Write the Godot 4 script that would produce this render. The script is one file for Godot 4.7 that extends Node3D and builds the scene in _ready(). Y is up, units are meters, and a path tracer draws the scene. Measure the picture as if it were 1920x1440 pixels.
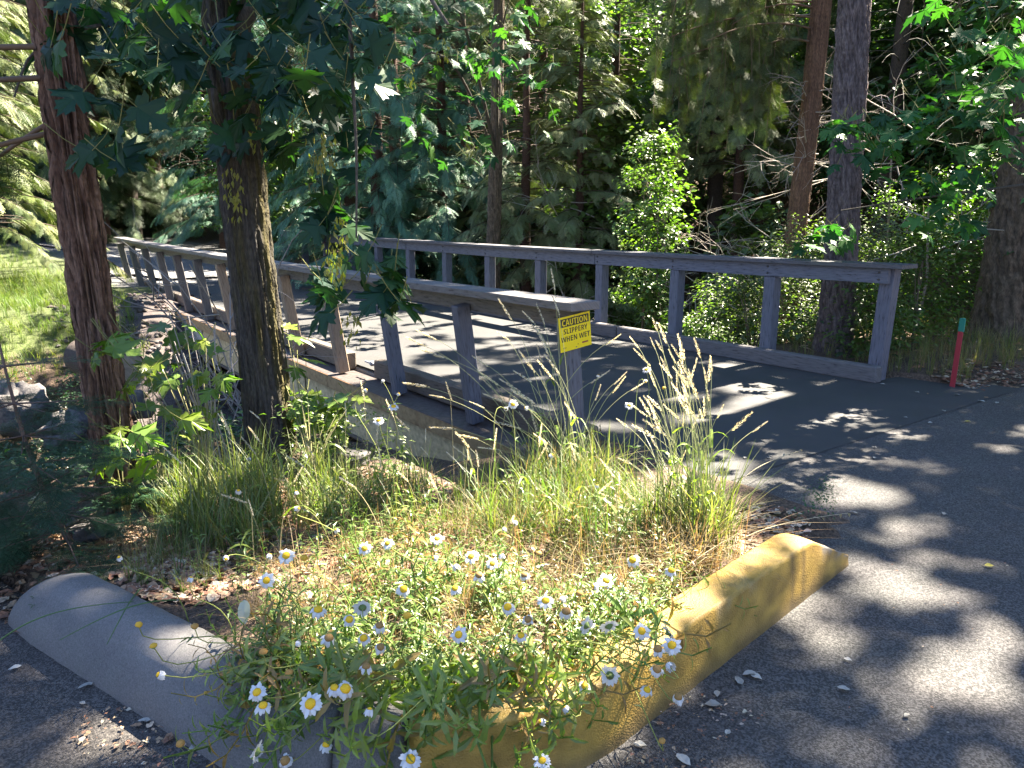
extends Node3D
# A timber-railed bridge at the edge of a wood, seen across a kerbed island of daisies. Metres, y up.

const SUN := Vector3(0.4716, 0.788, -0.3957)          # towards the sun
const BA := Vector3(0.486, 0.0, -5.139)               # near end of the bridge, at the foot of its left railing
const BD := Vector3(-0.5886, 0.0, -0.8084)            # along the bridge
const BN := Vector3(0.8084, 0.0, -0.5886)             # across it, towards the right railing
const WID := 4.01
const EYE := Vector3(0, 1.7, 0)

var rng := RandomNumberGenerator.new()
var nz := FastNoiseLite.new()
var nf := FastNoiseLite.new()
var names := {}
var M := {}
var G := {}
var patches := []
var canopy_trees := []


class MB:
	var v := PackedVector3Array()
	var nn := PackedVector3Array()
	var c := PackedColorArray()
	var u := PackedVector2Array()
	var ix := PackedInt32Array()
	var smooth := false
	var inv := Transform3D()
	var shift := 0.0

	func p(at: Vector3, col := Color.WHITE, uv := Vector2.ZERO, nr := Vector3.UP) -> int:
		v.append(at); c.append(col); u.append(uv); nn.append(nr)
		return v.size() - 1

	func tri(a: int, b: int, d: int) -> void:      # a, b, d run counter-clockwise seen from outside
		ix.append(a); ix.append(d); ix.append(b)

	func quad(a: int, b: int, d: int, e: int) -> void:
		tri(a, b, d); tri(a, d, e)

	func flat(pts: Array, mid: Vector3, col: Color) -> void:      # a flat face turned away from mid
		var n: Vector3 = (pts[1] - pts[0]).cross(pts[2] - pts[0])
		var f := Vector3.ZERO
		for q in pts: f += q
		f /= pts.size()
		var q2 := pts.duplicate()
		if n.dot(f - mid) < 0: q2.reverse()
		n = n.normalized() * (1.0 if n.dot(f - mid) >= 0 else -1.0)
		var k := v.size()
		for q in q2:
			var l: Vector3 = inv * q
			p(q, col, Vector2(l.x * 0.55 + shift, (l.y + l.z) * 4.0 + shift * 3.7), n)
		for i in range(1, q2.size() - 1): tri(k, k + i, k + i + 1)

	func box(t: Transform3D, size: Vector3, b := 0.006, col := Color.WHITE) -> void:
		var h := size / 2.0
		b = minf(b, minf(h.x, minf(h.y, h.z)) * 0.6)
		var mid := t.origin
		inv = t.affine_inverse()
		shift = fmod(absf(t.origin.x * 3.1 + t.origin.z * 5.7 + t.origin.y), 1.0)
		var at := func(sx, sy, sz, axis):      # corner point lying on the face of that axis
			return t * Vector3(sx * (h.x - (0.0 if axis == 0 else b)), sy * (h.y - (0.0 if axis == 1 else b)), sz * (h.z - (0.0 if axis == 2 else b)))
		for s in [-1, 1]:
			flat([at.call(s, -1, -1, 0), at.call(s, 1, -1, 0), at.call(s, 1, 1, 0), at.call(s, -1, 1, 0)], mid, col)
			flat([at.call(-1, s, -1, 1), at.call(1, s, -1, 1), at.call(1, s, 1, 1), at.call(-1, s, 1, 1)], mid, col)
			flat([at.call(-1, -1, s, 2), at.call(1, -1, s, 2), at.call(1, 1, s, 2), at.call(-1, 1, s, 2)], mid, col)
		for s in [-1, 1]:
			for r in [-1, 1]:
				flat([at.call(s, r, -1, 0), at.call(s, r, 1, 0), at.call(s, r, 1, 1), at.call(s, r, -1, 1)], mid, col)
				flat([at.call(s, -1, r, 0), at.call(s, 1, r, 0), at.call(s, 1, r, 2), at.call(s, -1, r, 2)], mid, col)
				flat([at.call(-1, s, r, 1), at.call(1, s, r, 1), at.call(1, s, r, 2), at.call(-1, s, r, 2)], mid, col)
				for w in [-1, 1]:
					flat([at.call(s, r, w, 0), at.call(s, r, w, 1), at.call(s, r, w, 2)], mid, col)

	func tube(path: Array, radii: Array, sides := 6, col := Color.WHITE, cap := true) -> void:
		var t: Vector3 = (path[1] - path[0]).normalized()
		var side := t.cross(Vector3.UP if absf(t.y) < 0.9 else Vector3.RIGHT).normalized()
		var k := v.size()
		var run := 0.0
		for i in path.size():
			var t2: Vector3 = (path[mini(i + 1, path.size() - 1)] - path[maxi(i - 1, 0)]).normalized()
			side = (side - t2 * side.dot(t2)).normalized()
			var up := side.cross(t2)
			if i > 0: run += path[i].distance_to(path[i - 1])
			for j in sides + 1:
				var a := TAU * j / sides
				var d := side * cos(a) + up * sin(a)
				p(path[i] + d * radii[i], col, Vector2(float(j) / sides, run), d)
		for i in path.size() - 1:
			for j in sides:
				var a := k + i * (sides + 1) + j
				quad(a, a + sides + 1, a + sides + 2, a + 1)
		if cap:
			for e: int in [0, path.size() - 1]:
				var d: Vector3 = (path[1] - path[0]).normalized() * -1.0 if e == 0 else (path[-1] - path[-2]).normalized()
				var m := p(path[e], col, Vector2.ZERO, d)
				var r := k + e * (sides + 1)
				for j in sides:
					if e == 0: tri(m, r + j, r + j + 1)
					else: tri(m, r + j + 1, r + j)

	func mesh() -> ArrayMesh:
		var a := []
		a.resize(Mesh.ARRAY_MAX)
		a[Mesh.ARRAY_VERTEX] = v
		if smooth: a[Mesh.ARRAY_NORMAL] = nn
		a[Mesh.ARRAY_COLOR] = c
		a[Mesh.ARRAY_TEX_UV] = u
		a[Mesh.ARRAY_INDEX] = ix
		var m := ArrayMesh.new()
		m.add_surface_from_arrays(Mesh.PRIMITIVE_TRIANGLES, a)
		return m


# ---------------------------------------------------------------- naming and placing

func numbered(called: String) -> String:
	var k: int = names.get(called, 0)
	names[called] = k + 1
	return called if k == 0 else "%s_%03d" % [called, k]

func tag(o: Node, label: String, category := "", group := "", kind := "") -> Node:
	if label: o.set_meta("label", label)
	if category: o.set_meta("category", category)
	if group: o.set_meta("group", group)
	if kind: o.set_meta("kind", kind)
	return o

func thing(called: String, label: String, category: String, at := Vector3.ZERO, turn := 0.0, group := "") -> Node3D:
	var o := Node3D.new()
	o.name = numbered(called)
	add_child(o)
	o.position = at
	o.rotation.y = turn
	tag(o, label, category, group)
	return o

func obj(called: String, mesh: Mesh, mat: Material, parent: Node = null, at := Vector3.ZERO) -> MeshInstance3D:
	var o := MeshInstance3D.new()
	o.mesh = mesh
	o.material_override = mat
	o.position = at
	if parent == null:
		o.name = numbered(called)
		add_child(o)
	else:
		o.name = called
		parent.add_child(o, true)
	return o

func struct(called: String, mesh: Mesh, mat: Material) -> MeshInstance3D:
	var o := obj(called, mesh, mat)
	o.set_meta("kind", "structure")
	return o

func many(called: String, mesh: Mesh, mat: Material, where: Array, tints: Array, parent: Node = null) -> MultiMeshInstance3D:
	var mm := MultiMesh.new()
	mm.transform_format = MultiMesh.TRANSFORM_3D
	mm.use_colors = true
	mm.mesh = mesh
	mm.instance_count = where.size()
	for i in where.size():
		mm.set_instance_transform(i, where[i])
		mm.set_instance_color(i, tints[i])
	var o := MultiMeshInstance3D.new()
	o.multimesh = mm
	o.material_override = mat
	if parent == null:
		o.name = numbered(called)
		add_child(o)
	else:
		o.name = called
		parent.add_child(o, true)
		o.set_meta("kind", "stuff")
	return o

func ordinal(k: int, n: int) -> String:
	if k == 0: return "leftmost"
	if k == n - 1: return "rightmost"
	const W := ["", "", "second", "third", "fourth", "fifth", "sixth", "seventh", "eighth", "ninth", "tenth", "eleventh", "twelfth", "thirteenth", "fourteenth", "fifteenth", "sixteenth", "seventeenth", "eighteenth", "nineteenth", "twentieth"]
	var w := k + 1
	if w <= 20: return W[w] + " from the left"
	const T := ["", "", "twenty", "thirty", "forty", "fifty", "sixty", "seventy"]
	const U := ["th", "first", "second", "third", "fourth", "fifth", "sixth", "seventh", "eighth", "ninth"]
	return (T[w / 10].trim_suffix("y") + "ieth" if w % 10 == 0 else T[w / 10] + "-" + U[w % 10]) + " from the left"


# ---------------------------------------------------------------- small maths

func rr(a: float, b: float) -> float: return rng.randf_range(a, b)
func lin(r: float, g: float, b: float) -> Color: return Color(r, g, b).linear_to_srgb()
func vary(c: Color, by: float) -> Color:
	var k := 1.0 + rr(-by, by)
	return Color(c.r * k * (1.0 + rr(-by, by) * 0.35), c.g * k, c.b * k * (1.0 + rr(-by, by) * 0.35))
func ss(a: float, b: float, x: float) -> float: return smoothstep(a, b, x)
func dir_of(az: float, el: float) -> Vector3: return Vector3(cos(az) * cos(el), sin(el), sin(az) * cos(el))
func rand_dir() -> Vector3:
	var z := rr(-1, 1)
	var a := rr(0, TAU)
	return Vector3(sqrt(1 - z * z) * cos(a), z, sqrt(1 - z * z) * sin(a))

func frame(x: Vector3, y: Vector3) -> Basis:      # x kept, y made square to it
	x = x.normalized()
	var z := x.cross(y)
	if z.length() < 1e-4: z = x.cross(Vector3(0.3, 0.5, 0.8))
	z = z.normalized()
	return Basis(x, z.cross(x), z)

func bez(a: Vector3, b: Vector3, c: Vector3, d: Vector3, n: int) -> Array:
	var out := []
	for i in n + 1:
		var t := float(i) / n
		out.append(a * pow(1 - t, 3) + b * 3 * t * (1 - t) * (1 - t) + c * 3 * t * t * (1 - t) + d * t * t * t)
	return out

func taper(r0: float, r1: float, n: int) -> Array:
	var out := []
	for i in n: out.append(lerpf(r0, r1, float(i) / (n - 1)))
	return out

func sunlit(p: Vector3) -> bool:      # whether the sun ray through p ends in a patch meant to be lit
	var k := p.y / SUN.y
	var x := p.x - SUN.x * k
	var z := p.z - SUN.z * k
	for e in patches:
		var dx: float = x - e[0]
		var dz: float = z - e[1]
		var a: float = e[2] * dx + e[3] * dz
		var b: float = e[4] * dx + e[5] * dz
		if a * a + b * b < 1.0: return true
	if p.y > maxf(4.5, 1.7 + 0.26 * p.distance_to(EYE)) and (z < -9.5 or x > 5.0 or x < -6.0):      # further off, noise gaps cut for sun shafts, about half open
		return nf.get_noise_2d(x * 0.42, z * 0.42) + 0.55 * nf.get_noise_2d(x * 1.5 + 5.0, z * 1.5) > -0.10
	return false

func deck_y(s: float) -> float: return -0.0039 * s - 0.0007 * s * (16.0 - s)
func B(s: float, t: float, y: float) -> Vector3: return BA + BD * s + BN * t + Vector3(0, y + deck_y(clampf(s, 0.0, 17.0)), 0)

func path_dist(x: float, z: float) -> float:      # distance from the middle of the road beyond the bridge; negative on its near side
	var best := 1e9
	var sgn := 1.0
	for i in far_path.size() - 1:
		var a: Vector2 = far_path[i]
		var b: Vector2 = far_path[i + 1]
		var q := Geometry2D.get_closest_point_to_segment(Vector2(x, z), a, b)
		var d := q.distance_to(Vector2(x, z))
		if d < best:
			best = d
			sgn = 1.0 if (b - a).cross(Vector2(x, z) - a) > 0 else -1.0
	return best * sgn
var far_path := [Vector2(-7.6, -19.4), Vector2(-9.3, -22.0), Vector2(-12.0, -24.6), Vector2(-16.0, -26.6), Vector2(-22.0, -28.6), Vector2(-40.0, -33.0)]

func H(x: float, z: float) -> float:
	var s := (x - BA.x) * BD.x + (z - BA.z) * BD.z
	var t := (x - BA.x) * BN.x + (z - BA.z) * BN.z
	var bump := nz.get_noise_2d(x * 9.0, z * 9.0) * 0.10
	# ravine under the bridge
	var s0 := 1.7 - 1.5 * ss(-1.5, -0.6, t) * (1.0 - ss(3.8, 4.6, t)) - 0.25 * clampf(-t - 3.0, 0.0, 6.0)
	var rav := ss(s0, s0 + 2.6, s) * (1.0 - ss(7.2, 11.6 + 2.0 * ss(-0.6, 0.6, t), s))
	rav *= 1.0 - ss(9.0, 15.0, t)
	var y := -1.75 * rav
	# wooded slope on the right
	var slope := maxf(0.0, t - 8.5)
	y += slope * 0.42 * ss(-3.0, 4.0, s) + slope * 0.12 * (1.0 - ss(-3.0, 4.0, s))
	# rising ground beyond the bridge
	y += maxf(0.0, s - 15.0) * 0.072
	if s > 9.0:
		var pd := path_dist(x, z)
		y += maxf(0.0, -pd - 3.4) * 0.38 * (1.0 - ss(6.0, 10.0, t)) * ss(12.0, 18.0, s) if false else maxf(0.0, pd - 3.4) * 0.38 * ss(14.0, 20.0, s) * (1.0 - ss(6.0, 10.0, t))
		bump *= ss(1.9, 3.4, absf(pd))
	# near side: the road lies level, the island is mounded behind its kerbs
	var near := 1.0 - ss(-0.4, 1.4, s)
	if t > 4.0 and s < 3.0:
		bump *= 0.6
		y += 0.05 * ss(-0.7, -0.2, s + 0.0) if t > 4.3 else 0.0
	if near > 0.0 or t < 0.3:
		var isl := in_island(x, z)
		if isl > 0.0:
			var r := Vector2(x + 0.23, z + 1.6).length()
			y += (0.165 * (1.0 - ss(1.2, 3.2, r)) + 0.02 + bump * 0.5) * isl * (1.0 - rav)
			y -= 0.06 * (1.0 - isl)
			return y + bump * rav
		elif s < 0.0:
			return -0.07 if t < 4.4 else y - 0.07 * (1.0 - ss(-1.4, -0.4, s))
	if t > -0.2 and t < 4.3 and (s < 1.0 or s > 13.0): return y - 0.12
	return y + bump * (0.4 + rav)

const K0 := Vector2(-2.16, -2.91)
const KC := Vector2(-0.22, -1.59)
const K1 := Vector2(1.64, -3.44)
const KCEN := Vector2(-0.340, -2.881)      # middle of the bend
func in_island(x: float, z: float) -> float:      # 1 well inside the kerbs, 0 outside
	var q := Vector2(x, z)
	var a := (KC - K0).normalized()
	var b := (K1 - KC).normalized()
	var da := (q - K0).dot(Vector2(a.y, -a.x))
	var db := (q - KC).dot(Vector2(b.y, -b.x))
	var s := (x - BA.x) * BD.x + (z - BA.z) * BD.z
	var t := (x - BA.x) * BN.x + (z - BA.z) * BN.z
	var m := minf(da, db)
	if t > 0.2: m = minf(m, (0.75 - t) * 0.7)
	var w := q - KCEN
	var turn := w.normalized()
	if turn.dot((KC - KCEN).normalized()) > 0.771: m = minf(m, 1.0 - w.length())
	return ss(0.11, 0.26, m)


# ---------------------------------------------------------------- materials

func ntex(freq: float, oct: int, stops: Array, sd: int, type := FastNoiseLite.TYPE_SIMPLEX_SMOOTH, size := 512) -> NoiseTexture2D:
	var n := FastNoiseLite.new()
	n.noise_type = type
	n.frequency = freq
	n.fractal_octaves = oct
	n.seed = sd
	var g := Gradient.new()
	g.offsets = PackedFloat32Array(stops.map(func(q): return q[0]))
	g.colors = PackedColorArray(stops.map(func(q): return Color(q[1], q[1], q[1]) if q.size() == 2 else Color(q[1], q[2], q[3])))
	var t := NoiseTexture2D.new()
	t.width = size
	t.height = size
	t.seamless = true
	t.noise = n
	t.color_ramp = g
	return t

func bump(freq: float, oct: int, strength: float, sd: int) -> NoiseTexture2D:
	var n := FastNoiseLite.new()
	n.frequency = freq
	n.fractal_octaves = oct
	n.seed = sd
	var t := NoiseTexture2D.new()
	t.width = 512
	t.height = 512
	t.seamless = true
	t.noise = n
	t.as_normal_map = true
	t.bump_strength = strength
	return t

func mat(called: String, col: Color, rough := 0.8, tex: Texture2D = null, scale := Vector3.ONE, normal: Texture2D = null, nscale := 1.0, world := true) -> StandardMaterial3D:
	var m := StandardMaterial3D.new()
	m.resource_name = called
	m.albedo_color = col
	m.roughness = rough
	m.vertex_color_use_as_albedo = true
	if tex or normal:
		m.uv1_triplanar = true
		m.uv1_world_triplanar = world
		m.uv1_scale = scale
	if tex: m.albedo_texture = tex
	if normal:
		m.normal_enabled = true
		m.normal_texture = normal
		m.normal_scale = nscale
	M[called] = m
	return m

func leafmat(called: String, back: Color, rough := 0.42, spec := 0.5) -> StandardMaterial3D:
	var m := StandardMaterial3D.new()
	m.resource_name = called
	m.roughness = rough
	m.metallic_specular = spec
	m.vertex_color_use_as_albedo = true
	m.backlight_enabled = true
	m.backlight = back
	M[called] = m
	return m

func make_materials() -> void:
	var speck := ntex(0.32, 2, [[0.0, 0.42], [0.35, 0.62], [0.62, 0.9], [0.8, 1.35]], 11, FastNoiseLite.TYPE_VALUE)
	speck.color_ramp.colors[3] = Color(1, 1, 1)
	var fine := ntex(0.2, 3, [[0.0, 0.6], [0.5, 0.85], [1.0, 1.0]], 12)
	var grainb := bump(0.3, 3, 6.0, 13)
	var soft := ntex(0.02, 5, [[0.0, 0.62], [0.5, 0.84], [1.0, 1.0]], 14)
	var wood := ntex(0.02, 6, [[0.0, 0.74], [0.4, 0.88], [0.7, 0.96], [1.0, 1.0]], 15)
	mat("road", Color.WHITE, 0.88, speck, Vector3(1.1, 1.1, 1.1), grainb, 0.7)
	mat("deck", Color.WHITE, 0.82, fine, Vector3(1.3, 1.3, 1.3), grainb, 0.35)
	var conc := ntex(0.34, 2, [[0.0, 0.62], [0.4, 0.85], [0.75, 1.0]], 24, FastNoiseLite.TYPE_VALUE)
	mat("concrete", Color.WHITE, 0.9, conc, Vector3(2.1, 2.1, 2.1), grainb, 0.35)
	mat("yellow_paint", Color.WHITE, 0.62, soft, Vector3(0.9, 0.9, 0.9), grainb, 0.3)
	mat("soil", Color.WHITE, 0.95, ntex(0.06, 5, [[0.0, 0.3], [0.4, 0.7], [0.7, 1.0]], 16), Vector3(1.2, 1.2, 1.2), bump(0.09, 5, 9.0, 17), 1.0)
	mat("timber", Color.WHITE, 0.74)
	M.timber.albedo_texture = ntex(0.022, 5, [[0.0, 0.42], [0.14, 0.62], [0.24, 0.86], [0.6, 0.95], [1.0, 1.0]], 15)
	M.timber.normal_enabled = true
	M.timber.normal_texture = bump(0.03, 4, 5.0, 18)
	M.timber.normal_scale = 0.5
	mat("steel", Color.WHITE, 0.6, soft, Vector3(1.4, 1.4, 1.4), bump(0.05, 4, 2.0, 19), 0.3)
	mat("bark", Color.WHITE, 0.95, ntex(0.035, 5, [[0.0, 0.45], [0.5, 0.8], [1.0, 1.0]], 20), Vector3(5, 0.9, 5), bump(0.06, 5, 8.0, 21), 0.8)
	mat("stone", Color.WHITE, 0.9, soft, Vector3(2, 2, 2), bump(0.06, 5, 6.0, 22), 0.8)
	mat("twig", Color.WHITE, 0.9)
	mat("paint", Color.WHITE, 0.5)
	mat("petal", Color.WHITE, 0.6)
	M.petal.backlight_enabled = true
	M.petal.backlight = Color(0.75, 0.75, 0.72)
	mat("disc", Color.WHITE, 0.8)
	mat("litter", Color.WHITE, 0.75)
	M.litter.backlight_enabled = true
	M.litter.backlight = Color(0.4, 0.34, 0.25)
	leafmat("leaf", Color(0.85, 1.0, 0.45), 0.36, 0.6)
	leafmat("glossy_leaf", Color(0.8, 1.0, 0.45), 0.45, 0.36)
	leafmat("needle", Color(0.55, 0.62, 0.38), 0.5, 0.4)
	leafmat("blade", Color(0.95, 1.0, 0.6), 0.45, 0.5)
	leafmat("straw", Color(1.0, 0.92, 0.7), 0.6, 0.4)


# ---------------------------------------------------------------- leaf and grass shapes

func maple_leaf(curl: float, sd: int) -> ArrayMesh:      # five pointed lobes; petiole at the origin, tip along +x, upper side +y; about 1 across
	var half := [Vector2(-0.10, 0.06), Vector2(-0.13, 0.22), Vector2(-0.02, 0.30), Vector2(-0.06, 0.46), Vector2(0.10, 0.36), Vector2(0.17, 0.24), Vector2(0.26, 0.40), Vector2(0.34, 0.42), Vector2(0.43, 0.60), Vector2(0.50, 0.42), Vector2(0.60, 0.40), Vector2(0.47, 0.24), Vector2(0.40, 0.11), Vector2(0.58, 0.17), Vector2(0.66, 0.27), Vector2(0.74, 0.17), Vector2(0.84, 0.15), Vector2(0.80, 0.07), Vector2(1.0, 0.0)]
	var m := MB.new()
	var r := RandomNumberGenerator.new()
	r.seed = sd
	var lift := func(q: Vector2) -> Vector3:
		var d := q.distance_to(Vector2(0.15, 0))
		var ang := atan2(q.y, q.x - 0.05)
		return Vector3(q.x, -curl * d * d * 0.9 + 0.10 * absf(sin(ang * 2.6)) * d, q.y)
	for side in [1.0, -1.0]:
		var c := m.p(Vector3.ZERO)
		var mid := m.p(lift.call(Vector2(0.36, 0)))
		var ids := []
		for q in half:
			var w := Vector2(q.x * (1 + r.randf_range(-0.05, 0.05)), q.y * (1 + r.randf_range(-0.08, 0.08)) * side)
			ids.append(m.p(lift.call(w)))
		for i in ids.size() - 1:
			var hub := c if i < 9 else mid
			if side > 0: m.tri(hub, ids[i + 1], ids[i])
			else: m.tri(hub, ids[i], ids[i + 1])
		if side > 0: m.tri(c, mid, ids[9])
		else: m.tri(c, ids[9], mid)
	return m.mesh()

func one_leaf(m: MB, at: Vector3, b: Basis, len: float, wid: float, droop: float, col: Color) -> void:      # folded oval leaf, two quads
	var p0 := m.p(at, col)
	var p1 := m.p(at + b * Vector3(len * 0.45, len * 0.02, 0), col)
	var p2 := m.p(at + b * Vector3(len, -len * droop, 0), col)
	var l := m.p(at + b * Vector3(len * 0.42, len * 0.09, wid * 0.5), col)
	var r := m.p(at + b * Vector3(len * 0.42, len * 0.09, -wid * 0.5), col)
	m.tri(p0, l, p1); m.tri(l, p2, p1); m.tri(p0, p1, r); m.tri(r, p1, p2)

func leaf_cluster(sd: int, n: int, len: float, wid: float, flatness: float) -> ArrayMesh:      # a twig end about 1 across
	var m := MB.new()
	rng.seed = sd
	for i in n:
		var at := Vector3(rr(-0.5, 0.5), rr(-0.5, 0.5) * flatness, rr(-0.5, 0.5))
		var yaw := atan2(at.z, at.x) + rr(-0.9, 0.9)
		var up := (Vector3.UP + rand_dir() * 0.55).normalized()
		one_leaf(m, at, frame(Vector3(cos(yaw), rr(-0.5, 0.25), sin(yaw)), up), len * rr(0.7, 1.2), wid * rr(0.8, 1.2), 0.15, Color(1, 1, 1) * rr(0.8, 1.15))
	return m.mesh()

func cedar_spray(sd: int) -> ArrayMesh:      # flat lacy spray, 1 long along +x, drooping tips
	var m := MB.new()
	rng.seed = sd
	for i in 9:
		var t := (i + 1) / 9.5
		for s in [-1.0, 1.0]:
			var L := 0.42 * (1.0 - t * 0.75) * rr(0.75, 1.15)
			var root := Vector3(t * 0.92, -0.16 * t * t, 0)
			var d := Vector3(0.75, rr(-0.35, -0.05), s * 0.75).normalized()
			var side := d.cross(Vector3.UP).normalized()
			strip(m, root, root + d * L, side * 0.011)
			for k in 4:
				var q := root + d * L * (0.25 + 0.2 * k)
				for w in [-1.0, 1.0]:
					var e: Vector3 = (d + side * w * 0.9 + Vector3(0, rr(-0.5, 0.0), 0)).normalized()
					strip(m, q, q + e * L * rr(0.22, 0.38), e.cross(Vector3(0, 1, 0.2)).normalized() * 0.0125)
	strip(m, Vector3.ZERO, Vector3(1.0, -0.2, 0), Vector3(0, 0, 0.012))
	return m.mesh()

func strip(m: MB, a: Vector3, b: Vector3, w: Vector3, col := Color.WHITE) -> void:      # slender diamond
	var p0 := m.p(a, col)
	var q := a.lerp(b, 0.4)
	var p1 := m.p(q + w, col)
	var p2 := m.p(b, col)
	var p3 := m.p(q - w, col)
	m.quad(p0, p1, p2, p3)

func fir_spray(sd: int) -> ArrayMesh:      # needles all round a forked twig, 1 long
	var m := MB.new()
	rng.seed = sd
	var twigs := [[Vector3.ZERO, Vector3(1, -0.12, 0)]]
	for i in 5:
		for s in [-1.0, 1.0]:
			var r := Vector3(0.1 + i * 0.17, -0.02 * i, 0)
			twigs.append([r, r + Vector3(0.30, rr(-0.12, 0.02), s * 0.34) * (1.1 - i * 0.14)])
	for w in twigs:
		var d: Vector3 = w[1] - w[0]
		var n := int(d.length() * 26)
		strip(m, w[0], w[1], d.cross(Vector3.UP).normalized() * 0.008, Color(0.6, 0.5, 0.4))
		for i in n:
			var q: Vector3 = w[0] + d * (i + 0.5) / n
			for s in [-1.0, 1.0]:
				var e: Vector3 = (d.normalized() * 0.7 + d.cross(Vector3.UP).normalized() * s + Vector3(0, rr(-0.3, 0.5), 0)).normalized()
				strip(m, q, q + e * rr(0.07, 0.11), e.cross(Vector3.UP).normalized() * 0.009)
	return m.mesh()

func grass_tuft(sd: int, n: int, spread: float, wid: float) -> ArrayMesh:      # blades 1 tall
	var m := MB.new()
	rng.seed = sd
	for i in n:
		var az := rr(0, TAU)
		var lean := rr(0.1, spread)
		var base := Vector3(rr(-0.06, 0.06), 0, rr(-0.06, 0.06))
		var out := Vector3(cos(az), 0, sin(az))
		var side := Vector3(-sin(az), 0, cos(az)) * wid
		var L := rr(0.55, 1.1)
		var pre := [-1, -1]
		for k in 6:
			var t := k / 5.0
			var at := base + Vector3(0, L * (t - 0.35 * lean * t * t), 0) + out * L * lean * t * t
			var w := side * (1.0 - t * t) * (0.6 + 0.4 * minf(1.0, t * 4))
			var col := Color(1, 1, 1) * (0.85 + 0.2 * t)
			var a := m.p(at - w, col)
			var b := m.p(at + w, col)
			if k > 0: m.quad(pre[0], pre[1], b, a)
			pre = [a, b]
	return m.mesh()

func daisy_shoot(sd: int) -> ArrayMesh:      # leafy stem 1 tall with toothed narrow leaves
	var m := MB.new()
	rng.seed = sd
	var bend := rr(-0.3, 0.3)
	var stem := []
	for i in 6: stem.append(Vector3(bend * pow(i / 5.0, 2), i / 5.0, 0.1 * sin(i * 1.3)))
	m.tube(stem, taper(0.012, 0.006, 6), 4, Color(0.9, 1.0, 0.7), false)
	for i in 13:
		var t := 0.03 + i * 0.075
		var at: Vector3 = stem[int(t * 5)].lerp(stem[mini(5, int(t * 5) + 1)], fmod(t * 5, 1.0))
		var az := i * 2.4 + rr(-0.3, 0.3)
		var L := lerpf(0.27, 0.12, t) * rr(0.7, 1.3)
		var b := frame(Vector3(cos(az), rr(0.1, 0.8), sin(az)), Vector3.UP)
		var w := L * 0.12
		var col := Color(1, 1, 1) * rr(0.8, 1.15)
		var pl := m.p(at, col)
		var pr := pl
		var pm := pl
		for k in range(1, 6):      # wavy toothed edge
			var x := k / 5.0
			var half := w * (sin(x * PI * 0.82 + 0.35)) * (1.0 if k % 2 == 0 else 0.72)
			if k == 5: half = 0.0
			var c0 := at + b * Vector3(x * L, -0.35 * L * x * x * x, 0)
			var nl := m.p(c0 + b * Vector3(0, 0.25 * half, half), col)
			var nm := m.p(c0, col)
			var nr := m.p(c0 + b * Vector3(0, 0.25 * half, -half), col)
			m.quad(pl, nl, nm, pm)
			m.quad(pm, nm, nr, pr)
			pl = nl; pm = nm; pr = nr
	return m.mesh()

func litter_leaf(sd: int, kind: int) -> ArrayMesh:      # a curled dead leaf about 1 long
	var m := MB.new()
	rng.seed = sd
	var cx := rr(-0.5, 0.9)
	var n := 5
	var rows := []
	for i in n + 1:
		var t := float(i) / n
		var w := 0.30 * sin(PI * pow(t, 0.8)) * (1.0 if kind == 0 else rr(0.5, 1.3)) + 0.004
		var y := cx * 0.35 * pow(t - 0.5, 2) + rr(-0.03, 0.03)
		var r := []
		for s in [-1.0, 0.0, 1.0]:
			r.append(m.p(Vector3(t - 0.5, y + absf(s) * w * rr(0.1, 0.7), s * w), Color(1, 1, 1) * rr(0.85, 1.1)))
		rows.append(r)
	for i in n:
		for k in 2: m.quad(rows[i][k], rows[i][k + 1], rows[i + 1][k + 1], rows[i + 1][k])
	if kind == 0: strip(m, Vector3(-0.5, cx * 0.09, 0), Vector3(-0.85, 0.02, rr(-0.1, 0.1)), Vector3(0, 0, 0.015))
	return m.mesh()

func make_shapes() -> void:
	G.maple = [maple_leaf(0.3, 1), maple_leaf(0.65, 2), maple_leaf(0.15, 3), maple_leaf(0.9, 4), maple_leaf(0.5, 5), maple_leaf(-0.2, 6)]
	G.cluster = [leaf_cluster(31, 15, 0.30, 0.20, 0.5), leaf_cluster(32, 17, 0.26, 0.18, 0.6), leaf_cluster(33, 13, 0.34, 0.22, 0.35)]
	G.small = [leaf_cluster(34, 22, 0.20, 0.12, 0.7), leaf_cluster(35, 26, 0.17, 0.12, 0.6)]
	G.cedar = [cedar_spray(41), cedar_spray(42)]
	G.fir = [fir_spray(43), fir_spray(44)]
	G.tuft = [grass_tuft(51, 7, 1.2, 0.008), grass_tuft(52, 8, 0.9, 0.009)]
	G.dry = [grass_tuft(53, 9, 1.5, 0.006), grass_tuft(54, 8, 1.1, 0.006)]
	G.shoot = [daisy_shoot(61), daisy_shoot(62), daisy_shoot(63)]
	G.litter = [litter_leaf(71, 0), litter_leaf(72, 0), litter_leaf(73, 1), litter_leaf(74, 1)]


# ---------------------------------------------------------------- trees

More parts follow.
